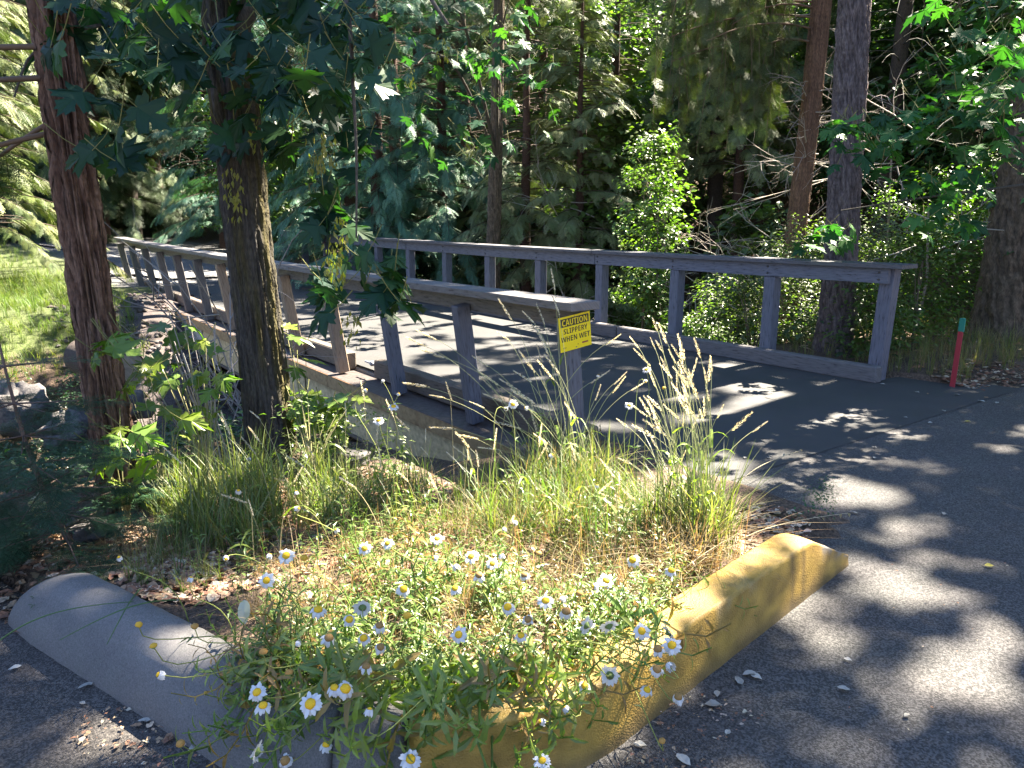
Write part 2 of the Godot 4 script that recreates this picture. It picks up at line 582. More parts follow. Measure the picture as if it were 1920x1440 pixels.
func trunk_mesh(path: Array, radii: Array, sides: int, style: String, sd: int, dense_to: float) -> ArrayMesh:      # furrowed bark as relief
	var m := MB.new()
	m.smooth = true
	var n := FastNoiseLite.new()
	n.seed = sd
	n.frequency = 1.0
	n.fractal_octaves = 3
	var cv := Curve3D.new()
	for q in path: cv.add_point(q)
	var total := cv.get_baked_length()
	var rows := []
	var d := 0.0
	while d < total:
		rows.append(d)
		d += 0.045 if d < dense_to else 0.4
	rows.append(total)
	var grid := []
	var cols := []
	for d2: float in rows:
		var at := cv.sample_baked(d2)
		var f: float = d2 / total * (radii.size() - 1)
		var r: float = lerpf(radii[int(minf(f, radii.size() - 2))], radii[int(minf(f, radii.size() - 2)) + 1], f - int(minf(f, radii.size() - 2)))
		var flare := exp(-maxf(d2 - 0.45, -0.2) * 4.5)
		r *= 1.0 + 0.30 * flare
		var row := []
		var cr := []
		for j in sides + 1:
			var a := TAU * (j % sides) / sides
			var tw := a + d2 * (0.12 if style == "cedar" else 0.03)
			var q := Vector3(cos(tw), 0, sin(tw))
			var h := 0.0
			var col: Color
			if style == "cedar":
				var k := n.get_noise_3d(q.x * 7.0, d2 * 0.7, q.z * 7.0)
				var k2 := n.get_noise_3d(q.x * 19.0 + 9.0, d2 * 1.6, q.z * 19.0)
				h = (1.0 - absf(k) * 2.4) * 0.085 + k2 * 0.045
				var g := clampf(0.5 + k2 * 1.3 + k * 0.6, 0, 1)
				col = Color(0.125, 0.06, 0.036).lerp(Color(0.33, 0.205, 0.145), g)
			elif style == "maple":
				var k := n.get_noise_3d(q.x * 9.0, d2 * 1.7, q.z * 9.0)
				h = (1.0 - absf(k) * 2.6) * 0.035 + n.get_noise_3d(q.x * 22.0, d2 * 6.0, q.z * 22.0) * 0.012
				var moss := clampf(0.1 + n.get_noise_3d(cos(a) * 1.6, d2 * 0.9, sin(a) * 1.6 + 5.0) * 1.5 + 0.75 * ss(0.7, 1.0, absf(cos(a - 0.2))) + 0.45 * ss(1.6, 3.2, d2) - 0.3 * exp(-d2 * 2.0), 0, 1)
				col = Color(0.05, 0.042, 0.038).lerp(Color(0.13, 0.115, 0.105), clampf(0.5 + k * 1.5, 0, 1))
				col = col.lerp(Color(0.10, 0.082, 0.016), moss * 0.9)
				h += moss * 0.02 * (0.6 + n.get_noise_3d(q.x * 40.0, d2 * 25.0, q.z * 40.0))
			else:
				var k := n.get_noise_3d(q.x * 5.0, d2 * 2.2, q.z * 5.0)
				var k2 := n.get_noise_3d(q.x * 13.0, d2 * 7.0, q.z * 13.0)
				h = (1.0 - absf(k) * 2.2) * 0.05 + k2 * 0.035
				if style == "pine": col = Color(0.10, 0.075, 0.072).lerp(Color(0.25, 0.20, 0.19), clampf(0.5 + k2 * 1.6, 0, 1))
				elif style == "red": col = Color(0.16, 0.085, 0.05).lerp(Color(0.30, 0.17, 0.10), clampf(0.5 + k * 1.2 + k2 * 0.6, 0, 1)); h *= 0.5
				else: col = Color(0.10, 0.075, 0.05).lerp(Color(0.24, 0.18, 0.12), clampf(0.5 + k2 * 1.6, 0, 1))
			h += flare * 0.10 * (0.5 + 0.5 * sin(a * 5.0 + sd)) * (0.4 + r)
			var dv := Vector3(cos(a), 0, sin(a))
			row.append(m.p(at + dv * (r + h * (0.5 + r)), col, Vector2.ZERO, dv))
		grid.append(row)
	for i in rows.size() - 1:
		for j in sides: m.quad(grid[i][j], grid[i + 1][j], grid[i + 1][j + 1], grid[i][j + 1])
	# normals from the relief
	var acc := PackedVector3Array()
	acc.resize(m.v.size())
	for i in range(0, m.ix.size(), 3):
		var a := m.ix[i]
		var b := m.ix[i + 1]
		var c := m.ix[i + 2]
		var fn := (m.v[c] - m.v[a]).cross(m.v[b] - m.v[a])
		acc[a] += fn; acc[b] += fn; acc[c] += fn
	for row in grid:
		var e: Vector3 = acc[row[0]] + acc[row[sides]]
		acc[row[0]] = e; acc[row[sides]] = e
	for i in acc.size(): m.nn[i] = acc[i].normalized()
	return m.mesh()

const CEDAR_TINTS := [[Color(0.08, 0.19, 0.13), Color(0.13, 0.24, 0.14)], [Color(0.145, 0.165, 0.045), Color(0.11, 0.15, 0.05)], [Color(0.17, 0.21, 0.09), Color(0.22, 0.24, 0.12)]]
const FIR_TINTS := [[Color(0.07, 0.12, 0.05), Color(0.11, 0.15, 0.06)], [Color(0.12, 0.16, 0.07), Color(0.09, 0.14, 0.07)]]
const LEAF_TINTS := [Color(0.16, 0.235, 0.07), Color(0.16, 0.23, 0.09), Color(0.09, 0.18, 0.07), Color(0.045, 0.14, 0.10)]

func conifer(called: String, label: String, group: String, at: Vector3, h: float, cb: float, bl: float, tints: Array, shapes: Array, big: float, dens: float, sd: int, bark: Color) -> Node3D:
	var o := thing(called, label, "tree", at, 0.0, group)
	rng.seed = sd
	var w := MB.new()
	w.smooth = true
	var lean := Vector3(rr(-0.02, 0.02), 1, rr(-0.02, 0.02))
	var tp := []
	for i in 7: tp.append(lean * h * i / 6.0 - Vector3(0, 0.3, 0) + Vector3(rr(-0.03, 0.03), 0, rr(-0.03, 0.03)))
	w.tube(tp, taper(0.014 * h + 0.03, 0.02, 7), 9, bark)
	var br := MB.new()
	br.smooth = true
	var where := []
	var tint := []
	var y := cb
	while y < h - 0.3:
		var seen := 2.1 if y + at.y < 2.3 + 0.25 * at.distance_to(EYE) else 0.07
		y += rr(0.10, 0.22) / dens / seen
		var az := rr(0, TAU)
		var L := bl * pow(maxf(0.02, 1.0 - y / h), 0.75) * rr(0.6, 1.1) + 0.25
		var out := Vector3(cos(az), 0, sin(az))
		var pts := []
		var dr := rr(0.10, 0.24)
		for k in 6:
			var l := L * k / 5.0
			pts.append(lean * y + out * l + Vector3(0, 0.10 * l - dr * l * l, 0))
		br.tube(pts, taper(0.012, 0.003, 6), 4, Color(bark.r * 0.5, bark.g * 0.62, bark.b * 0.6), false)
		var n := int(L / (0.19 * big)) + 2
		for k in n:
			var f := 0.22 + 0.8 * k / n
			var fi := clampf(f * 5, 0, 4.99)
			var q: Vector3 = pts[int(fi)].lerp(pts[int(fi) + 1], fi - int(fi))
			var gp := at + q
			if gp.y > 3.0 and sunlit(gp): continue
			var t: Vector3 = (pts[int(fi) + 1] - pts[int(fi)]).normalized()
			var yaw := (rr(0.3, 1.0) if k % 2 == 0 else -rr(0.3, 1.0)) if k < n - 1 else 0.0
			var d := t.rotated(Vector3.UP, yaw) + Vector3(0, rr(-0.9, 0.0), 0)
			var sc := big * rr(0.7, 1.2)
			where.append(Transform3D(frame(d, Vector3.UP + rand_dir() * 0.3).scaled(Vector3.ONE * sc), q))
			tint.append(vary(tints[0].lerp(tints[1], rng.randf()), 0.3))
	obj("trunk", w.mesh(), M.bark, o)
	obj("branches", br.mesh(), M.twig, o).set_meta("kind", "stuff")
	many("crown", shapes[sd % shapes.size()], M.needle, where, tint, o)
	return o

func leafy(called: String, label: String, category: String, group: String, at: Vector3, h: float, r: float, n: int, size: float, col: Color, shapes: Array, sd: int, stems := 1, low := 0.15) -> Node3D:
	var o := thing(called, label, category, at, 0.0, group)
	rng.seed = sd
	var w := MB.new()
	w.smooth = true
	var where := []
	var tint := []
	for k in stems:
		var out := dir_of(rr(0, TAU), 0) * r * (0.5 if stems > 1 else 0.15)
		var pts := []
		for i in 7: pts.append(out * pow(i / 6.0, 1.4) + Vector3(rr(-0.04, 0.04) * h * 0.3, h * i / 6.5 - 0.15, rr(-0.04, 0.04) * h * 0.3))
		w.tube(pts, taper(0.006 * h + 0.006, 0.004, 7), 5, Color(0.14, 0.11, 0.085))
	for i in n:
		var f := pow(rng.randf(), 0.8)
		var y := h * lerpf(low, 1.03, f)
		var pr := r * sqrt(clampf(1.0 - pow(absf(f - 0.42) / 0.66, 2), 0.06, 1))
		var az := rr(0, TAU)
		var rad := pr * sqrt(rng.randf())
		# gather the leaves on level layers with gaps between
		y += 0.18 * sin(y * 6.0 + az * 1.0)
		var q := Vector3(cos(az) * rad, y, sin(az) * rad)
		if r > 1.0 and (at + q).y > 2.2 and sunlit(at + q): continue
		var sc := size * rr(0.7, 1.25)
		where.append(Transform3D(frame(Vector3(cos(az), rr(-0.35, 0.2), sin(az)), Vector3.UP + rand_dir() * 0.35).scaled(Vector3.ONE * sc), q))
		tint.append(vary(col, 0.3))
		if i % 4 == 0 and h > 2.0: w.tube([Vector3(0, y - 0.3, 0), q], [0.008, 0.003], 3, Color(0.14, 0.11, 0.085), false)
	obj("stem", w.mesh(), M.twig, o)
	many("foliage", shapes[sd % shapes.size()], M.leaf, where, tint, o)
	return o

func big_leaves(o: Node3D, spots: Array, size: Vector2, tints: Array, matl: Material, facing: Vector3, hang: float, sd: int, group_stems := true) -> void:      # each leaf a part of its own
	rng.seed = sd
	var st := MB.new()
	st.smooth = true
	for q in spots:
		var at: Vector3 = q - o.position
		var sc := rr(size.x, size.y)
		var yaw := rr(0, TAU)
		var tip := Vector3(cos(yaw), -hang * rr(0.3, 1.3), sin(yaw))
		var up := (facing + rand_dir() * 0.55).normalized()
		var l := MeshInstance3D.new()
		l.mesh = G.maple[rng.randi() % 6]
		var c: Color = tints[rng.randi() % tints.size()]
		l.material_override = matl_tint(matl, c, rng.randi() % 3)
		l.transform = Transform3D(frame(tip, up).scaled(Vector3(sc, sc, sc * rr(0.85, 1.15))), at)
		l.name = "leaf"
		o.add_child(l, true)
		var back := frame(tip, up) * Vector3(-sc * 0.8, sc * 0.15, rr(-0.2, 0.2) * sc)
		st.tube([at, at + back * 0.5 + Vector3(0, 0.02, 0), at + back + Vector3(0, 0.06, 0)], [0.0022, 0.0022, 0.003], 4, Color(0.16, 0.16, 0.05), false)
	if spots.size(): obj("leaf_stalks", st.mesh(), M.twig, o).set_meta("kind", "stuff")

var tinted := {}
func matl_tint(base: Material, c: Color, k: int) -> Material:
	var key := [base, c, k]
	if not tinted.has(key):
		var m: StandardMaterial3D = base.duplicate()
		var f: float = [0.8, 1.0, 1.22][k]
		m.albedo_color = lin(c.r * f, c.g * f, c.b * f)
		tinted[key] = m
	return tinted[key]

func limb(m: MB, pts: Array, r0: float, r1: float, sides: int, col: Color) -> void:
	var cv := Curve3D.new()
	for i in pts.size():
		var t: Vector3 = (pts[mini(i + 1, pts.size() - 1)] - pts[maxi(i - 1, 0)]) * 0.22
		cv.add_point(pts[i], -t, t)
	var out := []
	var n := pts.size() * 5
	for i in n + 1: out.append(cv.sample_baked(cv.get_baked_length() * i / n, true))
	m.tube(out, taper(r0, r1, n + 1), sides, col)


# ---------------------------------------------------------------- the scene

func _ready() -> void:
	rng.seed = 7
	nz.seed = 3
	nz.frequency = 0.08
	nz.fractal_octaves = 4
	nf.seed = 4
	nf.frequency = 1.0
	patches = [
	[2.18, -4.33, 3.01, 1.39, 0.00, 3.94],
	[2.10, -3.85, 5.57, 2.76, 0.00, 4.41],
	[2.04, -4.60, 4.23, 1.72, 0.00, 6.14],
	[1.76, -3.20, 4.29, 2.10, 0.00, 4.62],
	[1.70, -3.40, 6.53, 2.93, 0.00, 6.83],
	[1.27, -2.76, 5.74, 2.32, 0.00, 6.79],
	[1.73, -2.63, 3.37, 1.92, 0.00, 4.99],
	[1.71, -2.40, 5.47, 3.34, 0.00, 7.47],
	[1.45, -2.50, 6.33, 3.18, 0.00, 9.12],
	[1.97, -2.87, 5.82, 3.52, 0.00, 9.92],
	[2.19, -3.53, 4.76, 2.65, 0.00, 10.24],
	[1.76, -4.60, 4.55, 1.61, 0.00, 6.93],
	[2.28, -6.47, 2.03, 0.68, 0.00, 1.48],
	[2.45, -6.04, 3.20, 1.22, 0.00, 3.67],
	[3.16, -7.36, 4.00, 1.63, 0.00, 4.75],
	[2.29, -8.37, 2.52, 0.66, 0.00, 3.26],
	[-2.03, -9.92, 1.10, -0.22, 0.00, 0.49],
	[-2.33, -9.15, 2.18, -0.53, 0.00, 0.66],
	[-0.64, -8.14, 2.10, -0.16, 0.00, 2.14],
	[-0.47, -11.22, 1.43, -0.06, 0.00, 1.84],
	[0.00, -9.92, 2.38, 0.00, 0.00, 2.26],
	[-1.15, -12.64, 1.66, -0.15, 0.00, 2.14],
	[-2.27, -14.79, 1.45, -0.22, 0.00, 1.93],
	[0.09, -6.29, 3.13, 0.04, 0.00, 2.60],
	[1.54, -6.92, 5.02, 1.06, 0.00, 5.17],
	[0.98, -4.97, 2.51, 0.46, 0.00, 2.01],
	[1.38, -4.81, 3.79, 1.00, 0.00, 2.34],
	[1.04, -9.15, 3.78, 0.41, 0.00, 3.15],
	[-8.92, -19.50, 1.34, -0.60, 0.00, 1.47],
	[-12.34, -28.43, 0.80, -0.34, 0.00, 0.73],
	[-5.73, -16.83, 1.53, -0.51, 0.00, 1.31],
	[-20.14, -39.67, 0.51, -0.25, 0.00, 0.31],
	[-30.92, -51.92, 0.39, -0.23, 0.00, 0.13],
	[-6.50, -14.79, 1.26, -0.54, 0.00, 2.36],
	[2.96, -5.66, 3.37, 1.65, 0.00, 6.28],
	[0.81, -5.89, 4.16, 0.54, 0.00, 5.65],
	[-1.35, -2.19, 5.67, -2.97, 0.00, 7.84],
	[-2.14, -3.76, 2.29, -1.18, 0.00, 2.69],
	[-1.39, -2.86, 4.88, -2.09, 0.00, 6.90],
	[-0.88, -2.47, 6.78, -2.09, 0.00, 8.06],
	[0.10, -3.34, 1.10, 0.03, 0.00, 1.09],
	[-0.24, -2.78, 1.59, -0.12, 0.00, 2.89],
	[-0.69, -4.65, 2.64, -0.36, 0.00, 1.93],
	[-1.14, -4.86, 3.13, -0.68, 0.00, 3.28],
	[0.61, -4.37, 1.70, 0.22, 0.00, 1.94],
	[-1.15, -3.82, 3.05, -0.83, 0.00, 2.40],
	[1.21, -3.31, 4.43, 1.44, 0.00, 4.17],
	[0.77, -2.86, 4.94, 1.17, 0.00, 7.95],
	[-0.17, -2.40, 3.59, -0.22, 0.00, 5.57],
	[-1.75, -4.37, 3.79, -1.39, 0.00, 3.38],
	[-1.90, -2.65, 8.93, -5.58, 0.00, 6.64],
	[-0.64, -2.56, 1.95, -0.43, 0.00, 3.66],
	[-0.44, -2.08, 1.85, -0.33, 0.00, 4.24],
	[0.07, -2.18, 2.73, 0.07, 0.00, 4.45],
	[0.36, -2.43, 3.33, 0.43, 0.00, 3.90],
	[-0.88, -2.31, 5.03, -1.64, 0.00, 4.77],
	[5.44, -10.58, 1.39, 0.69, 0.00, 1.12],
	[0.86, -3.34, 2.87, 0.66, 0.00, 2.53],
	[4.78, -8.19, 2.93, 1.63, 0.00, 3.02],
	[0.33, -2.67, 2.77, 0.30, 0.00, 3.45],
	[-1.01, -2.99, 3.10, -0.93, 0.00, 3.44],
	[-0.26, -3.08, 1.18, -0.09, 0.00, 2.83],
	[-2.02, -4.12, 3.94, -1.77, 0.00, 2.61],
	[0.93, -3.76, 3.09, 0.69, 0.00, 2.47],
	[-1.17, -2.86, 4.94, -1.78, 0.00, 3.67],
	[1.25, -3.08, 5.22, 1.88, 0.00, 4.24],
	[-2.32, -3.67, 4.55, 0, 0, 4.55],
	[-2.50, -4.05, 5.00, 0, 0, 5.00],
	[-2.53, -4.28, 3.33, 0, 0, 3.33],
	[-2.46, -4.24, 5.00, 0, 0, 5.00],
	[-2.19, -4.41, 4.00, 0, 0, 4.00],
	[-1.57, -4.78, 2.86, 0, 0, 2.86],
	[-1.35, -4.82, 3.33, 0, 0, 3.33],
	[-1.81, -4.73, 5.00, 0, 0, 5.00],
	[-2.16, -4.17, 4.00, 0, 0, 4.00],
	[-2.16, -3.71, 5.00, 0, 0, 5.00],
	[0.54, -3.79, 3.57, 0, 0, 3.57],
	[0.32, -3.76, 4.00, 0, 0, 4.00],
	[-0.38, -4.40, 4.55, 0, 0, 4.55],
	[-0.44, -4.45, 5.00, 0, 0, 5.00],
	[-0.37, -4.33, 6.67, 0, 0, 6.67],
	[3.36, -10.43, 1.00, 0, 0, 1.00],
	[4.14, -10.86, 0.91, 0, 0, 0.91],
	[4.72, -10.41, 1.11, 0, 0, 1.11],
	[2.51, -11.07, 1.11, 0, 0, 1.11],
	[2.92, -10.69, 1.25, 0, 0, 1.25],
	[1.91, -11.20, 1.67, 0, 0, 1.67],
	[5.34, -10.78, 1.25, 0, 0, 1.25],
	[4.17, -12.27, 1.00, 0, 0, 1.00],
	[1.08, -12.39, 1.11, 0, 0, 1.11],
	[0.71, -11.64, 1.11, 0, 0, 1.11],
	[0.61, -9.39, 1.25, 0, 0, 1.25],
	[0.84, -9.56, 1.67, 0, 0, 1.67],
	[2.10, -6.03, 4.00, 0, 0, 4.00],
	[1.83, -5.68, 4.00, 0, 0, 4.00],
	[1.67, -6.01, 3.33, 0, 0, 3.33],
	[2.87, -6.12, 3.33, 0, 0, 3.33],
	[2.34, -7.41, 2.50, 0, 0, 2.50],
	[-2.22, -3.37, 8.33, 0, 0, 8.33],
	[-2.55, -3.52, 10.00, 0, 0, 10.00],
	[-2.05, -4.73, 8.33, 0, 0, 8.33],
	[-2.24, -4.64, 8.33, 0, 0, 8.33],
	[-2.61, -4.21, 10.00, 0, 0, 10.00],
	[-2.95, -4.06, 10.00, 0, 0, 10.00],
	[-19.24, -30.20, 0.45, 0, 0, 0.45],
	[-16.16, -28.18, 0.62, 0, 0, 0.62],
	[-13.39, -26.13, 0.67, 0, 0, 0.67],
	[-10.81, -24.11, 0.62, 0, 0, 0.62],
	[-18.80, -29.27, 0.67, 0, 0, 0.67],
	[-3.61, -18.43, 1.00, 0, 0, 1.00],
	[-5.43, -17.64, 1.11, 0, 0, 1.11],
	[-4.68, -18.60, 1.25, 0, 0, 1.25],
	[-1.74, -18.67, 1.00, 0, 0, 1.00],
	[-0.36, -16.62, 1.11, 0, 0, 1.11],
	[-2.63, -17.97, 0.83, 0, 0, 0.83],
	[-0.22, -16.30, 1.25, 0, 0, 1.25],
	[-5.16, -17.90, 1.25, 0, 0, 1.25]]

	var cam := Camera3D.new()
	cam.name = "camera"
	cam.position = EYE
	cam.rotation_degrees = Vector3(-12.92, 0, 0)
	cam.fov = 53.31
	cam.near = 0.05
	cam.far = 400.0
	add_child(cam)
	var env := Environment.new()
	env.background_mode = Environment.BG_SKY
	var sm := ProceduralSkyMaterial.new()
	sm.sky_top_color = Color(0.43, 0.56, 0.79)
	sm.sky_horizon_color = Color(0.80, 0.86, 0.93)
	sm.sky_curve = 0.14
	sm.ground_bottom_color = Color(0.12, 0.13, 0.10)
	sm.ground_horizon_color = Color(0.35, 0.40, 0.38)
	sm.sky_energy_multiplier = 0.56
	var sky := Sky.new()
	sky.sky_material = sm
	env.sky = sky
	env.tonemap_mode = Environment.TONE_MAPPER_LINEAR
	env.tonemap_exposure = 9.8
	env.sdfgi_enabled = true
	env.ssao_enabled = true
	env.ssil_enabled = true
	var we := WorldEnvironment.new()
	we.name = "world"
	we.environment = env
	add_child(we)
	var sun := DirectionalLight3D.new()
	sun.name = "sun"
	sun.light_energy = 1.6
	sun.light_color = Color(1.0, 0.955, 0.88)
	sun.light_angular_distance = 0.53
	sun.shadow_enabled = true
	sun.look_at_from_position(SUN * 50.0, Vector3.ZERO)
	add_child(sun)

	make_materials()
	make_shapes()
	build_ground()
	build_bridge()
	build_kerbs()
	build_near_trees()
	build_shade_canopy()
	build_forest()
	build_stakes_and_stones()
	build_seedlings()
	build_grass()
	build_stalks()
	build_daisies()
	build_fallen_leaves()


func axis(lo: float, a: float, b: float, hi: float, fine: float) -> Array:
	var out := []
	var x := a
	while x <= b:
		out.append(x)
		x += fine
	var st := fine
	while x < hi:
		st *= 1.18
		x += st
		out.append(x)
	st = fine
	x = a
	while x > lo:
		st *= 1.18
		x -= st
		out.push_front(x)
	return out

func build_ground() -> void:
	var xs := axis(-90, -10, 8, 90, 0.16)
	var zs := axis(-110, -16, -1, 30, 0.16)
	var m := MB.new()
	m.smooth = true
	for z in zs:
		for x in xs:
			var y := H(x, z)
			var s: float = (x - BA.x) * BD.x + (z - BA.z) * BD.z
			var n1 := nf.get_noise_2d(x * 0.9, z * 0.9)
			var n2 := nf.get_noise_2d(x * 3.1 + 40, z * 3.1)
			var c := Color(0.105, 0.07, 0.045).lerp(Color(0.19, 0.125, 0.085), clampf(0.5 + n1 + n2 * 0.6, 0, 1))
			var t: float = (x - BA.x) * BN.x + (z - BA.z) * BN.z
			if t < 1.5 and s > 7.5 and s < 13 and t > -1.6: c = Color(0.11, 0.088, 0.08).lerp(Color(0.15, 0.12, 0.11), clampf(0.5 + n2, 0, 1))      # bare gravelly bank under the bridge
			if t > 8.0: c = c.lerp(Color(0.16, 0.085, 0.05), clampf(0.4 + n1, 0, 0.8))
			if t < -1.5 and s > 10.0 and s < 16: c = Color(0.12, 0.15, 0.045)
			if s > 13.0 and s < 45.0 and t < 5.0:
				var pd := path_dist(x, z)
				if absf(pd) < 2.7: c = Color(0.24, 0.235, 0.23) * (0.9 + 0.3 * n2)
				elif pd < 0.0: c = Color(0.12, 0.15, 0.045)
			m.p(Vector3(x, y, z), c, Vector2(x, z), Vector3(H(x - 0.08, z) - H(x + 0.08, z), 0.16, H(x, z - 0.08) - H(x, z + 0.08)).normalized())
	var w := xs.size()
	for j in zs.size() - 1:
		for i in w - 1:
			var a := j * w + i
			m.quad(a, a + w, a + w + 1, a + 1)
	struct("ground", m.mesh(), M.soil)

	# road: one sheet in front of and beside the island
	var r := MB.new()
	r.smooth = true
	var edge := Vector2(BA.x, BA.z) + Vector2(BD.x, BD.z) * -0.9
	var bn := Vector2(BN.x, BN.z)
	var bd := Vector2(BD.x, BD.z)
	var poly := PackedVector2Array([Vector2(-30, 12), Vector2(-30, -21.8), K0 + (K0 - KC).normalized() * 0.0 + Vector2(-0.05, -0.25), K0 + Vector2(0.35, 0.0), KC + Vector2(0.0, -0.75), K1 + Vector2(-0.3, 0.0), K1 + Vector2(-0.02, -0.1), edge + bn * -0.15 + bd * -0.6, edge + bn * 0.35, edge + bn * 4.75, edge + bn * 5.6 + bd * -0.1, edge + bn * 9 + bd * -2.0, edge + bn * 30 + bd * -14, Vector2(40, 12)])
	var grid := {}
	var step := 0.25
	var tris := Geometry2D.triangulate_polygon(poly)
	for i in range(0, tris.size(), 3): sheet(r, poly[tris[i]], poly[tris[i + 1]], poly[tris[i + 2]], 5)
	struct("road", r.mesh(), M.road)

	# road beyond the bridge
	var f := MB.new()
	f.smooth = true
	var cv := Curve2D.new()
	for i in far_path.size():
		var tg: Vector2 = (far_path[mini(i + 1, far_path.size() - 1)] - far_path[maxi(i - 1, 0)]) * 0.2
		cv.add_point(far_path[i], -tg, tg)
	var L := cv.get_baked_length()
	var k := 0
	var n := 90
	for i in n + 1:
		var p := cv.sample_baked(L * i / n)
		var q := cv.sample_baked(minf(L, L * i / n + 0.1)) - cv.sample_baked(maxf(0, L * i / n - 0.1))
		var sd := Vector2(-q.y, q.x).normalized()
		for j in 9:
			var o := (j - 4) * 0.56
			var at := p + sd * o
			var y := H(at.x, at.y)
			f.p(Vector3(at.x, maxf(y, H(p.x, p.y)) + 0.05, at.y), Color(0.25, 0.245, 0.245) * (0.9 + 0.25 * nf.get_noise_2d(at.x * 2, at.y * 2)))
	for i in n:
		for j in 8:
			var a := i * 9 + j
			f.quad(a, a + 1, a + 10, a + 9)
	struct("far_road", f.mesh(), M.road)

func sheet(m: MB, a: Vector2, b: Vector2, c: Vector2, depth: int) -> void:      # a level sheet, cut small near the camera so that its wear varies
	var mid := (a + b + c) / 3.0
	var longest := maxf(a.distance_to(b), maxf(b.distance_to(c), c.distance_to(a)))
	if depth > -8 and longest > 0.35 + maxf(0.0, mid.distance_to(Vector2(0.5, -4)) - 5.0) * 0.8:
		if a.distance_to(b) >= longest - 1e-6: sheet(m, (a + b) / 2, b, c, depth - 1); sheet(m, a, (a + b) / 2, c, depth - 1)
		elif b.distance_to(c) >= longest - 1e-6: sheet(m, (b + c) / 2, c, a, depth - 1); sheet(m, b, (b + c) / 2, a, depth - 1)
		else: sheet(m, (c + a) / 2, a, b, depth - 1); sheet(m, c, (c + a) / 2, b, depth - 1)
		return
	var ids := []
	for q in [a, b, c]:
		var k := 0.5 + 0.5 * nf.get_noise_2d(q.x * 1.3, q.y * 1.3) + 0.35 * nf.get_noise_2d(q.x * 5.0, q.y * 5.0)
		var col := Color(0.095, 0.091, 0.088).lerp(Color(0.14, 0.132, 0.124), clampf(k, 0, 1))
		if q.x < -0.6 and q.y > -3.5: col = col * Color(0.95, 0.88, 0.82)
		ids.append(m.p(Vector3(q.x, 0, q.y), col))
	if (b - a).cross(c - a) < 0: m.tri(ids[0], ids[1], ids[2])
	else: m.tri(ids[0], ids[2], ids[1])


func beam(m: MB, a: Vector3, b: Vector3, w: float, h: float, up := Vector3.UP, bev := 0.008, col := Color.WHITE) -> void:      # box from a to b, w across and h along up
	var x := (b - a)
	var bs := frame(x, up)
	m.box(Transform3D(bs, (a + b) / 2), Vector3(x.length(), h, w), bev, col)

func run_beam(m: MB, s0: float, s1: float, t: float, y: float, w: float, h: float, bev: float, col: Color) -> void:      # follows the sag of the deck
	var n := maxi(1, int((s1 - s0) / 2.0))
	for i in n:
		var a := lerpf(s0, s1, float(i) / n)
		var b := lerpf(s0, s1, float(i + 1) / n)
		beam(m, B(a, t, y), B(b, t, y), w, h, Vector3.UP, bev if n == 1 else 0.003, col)

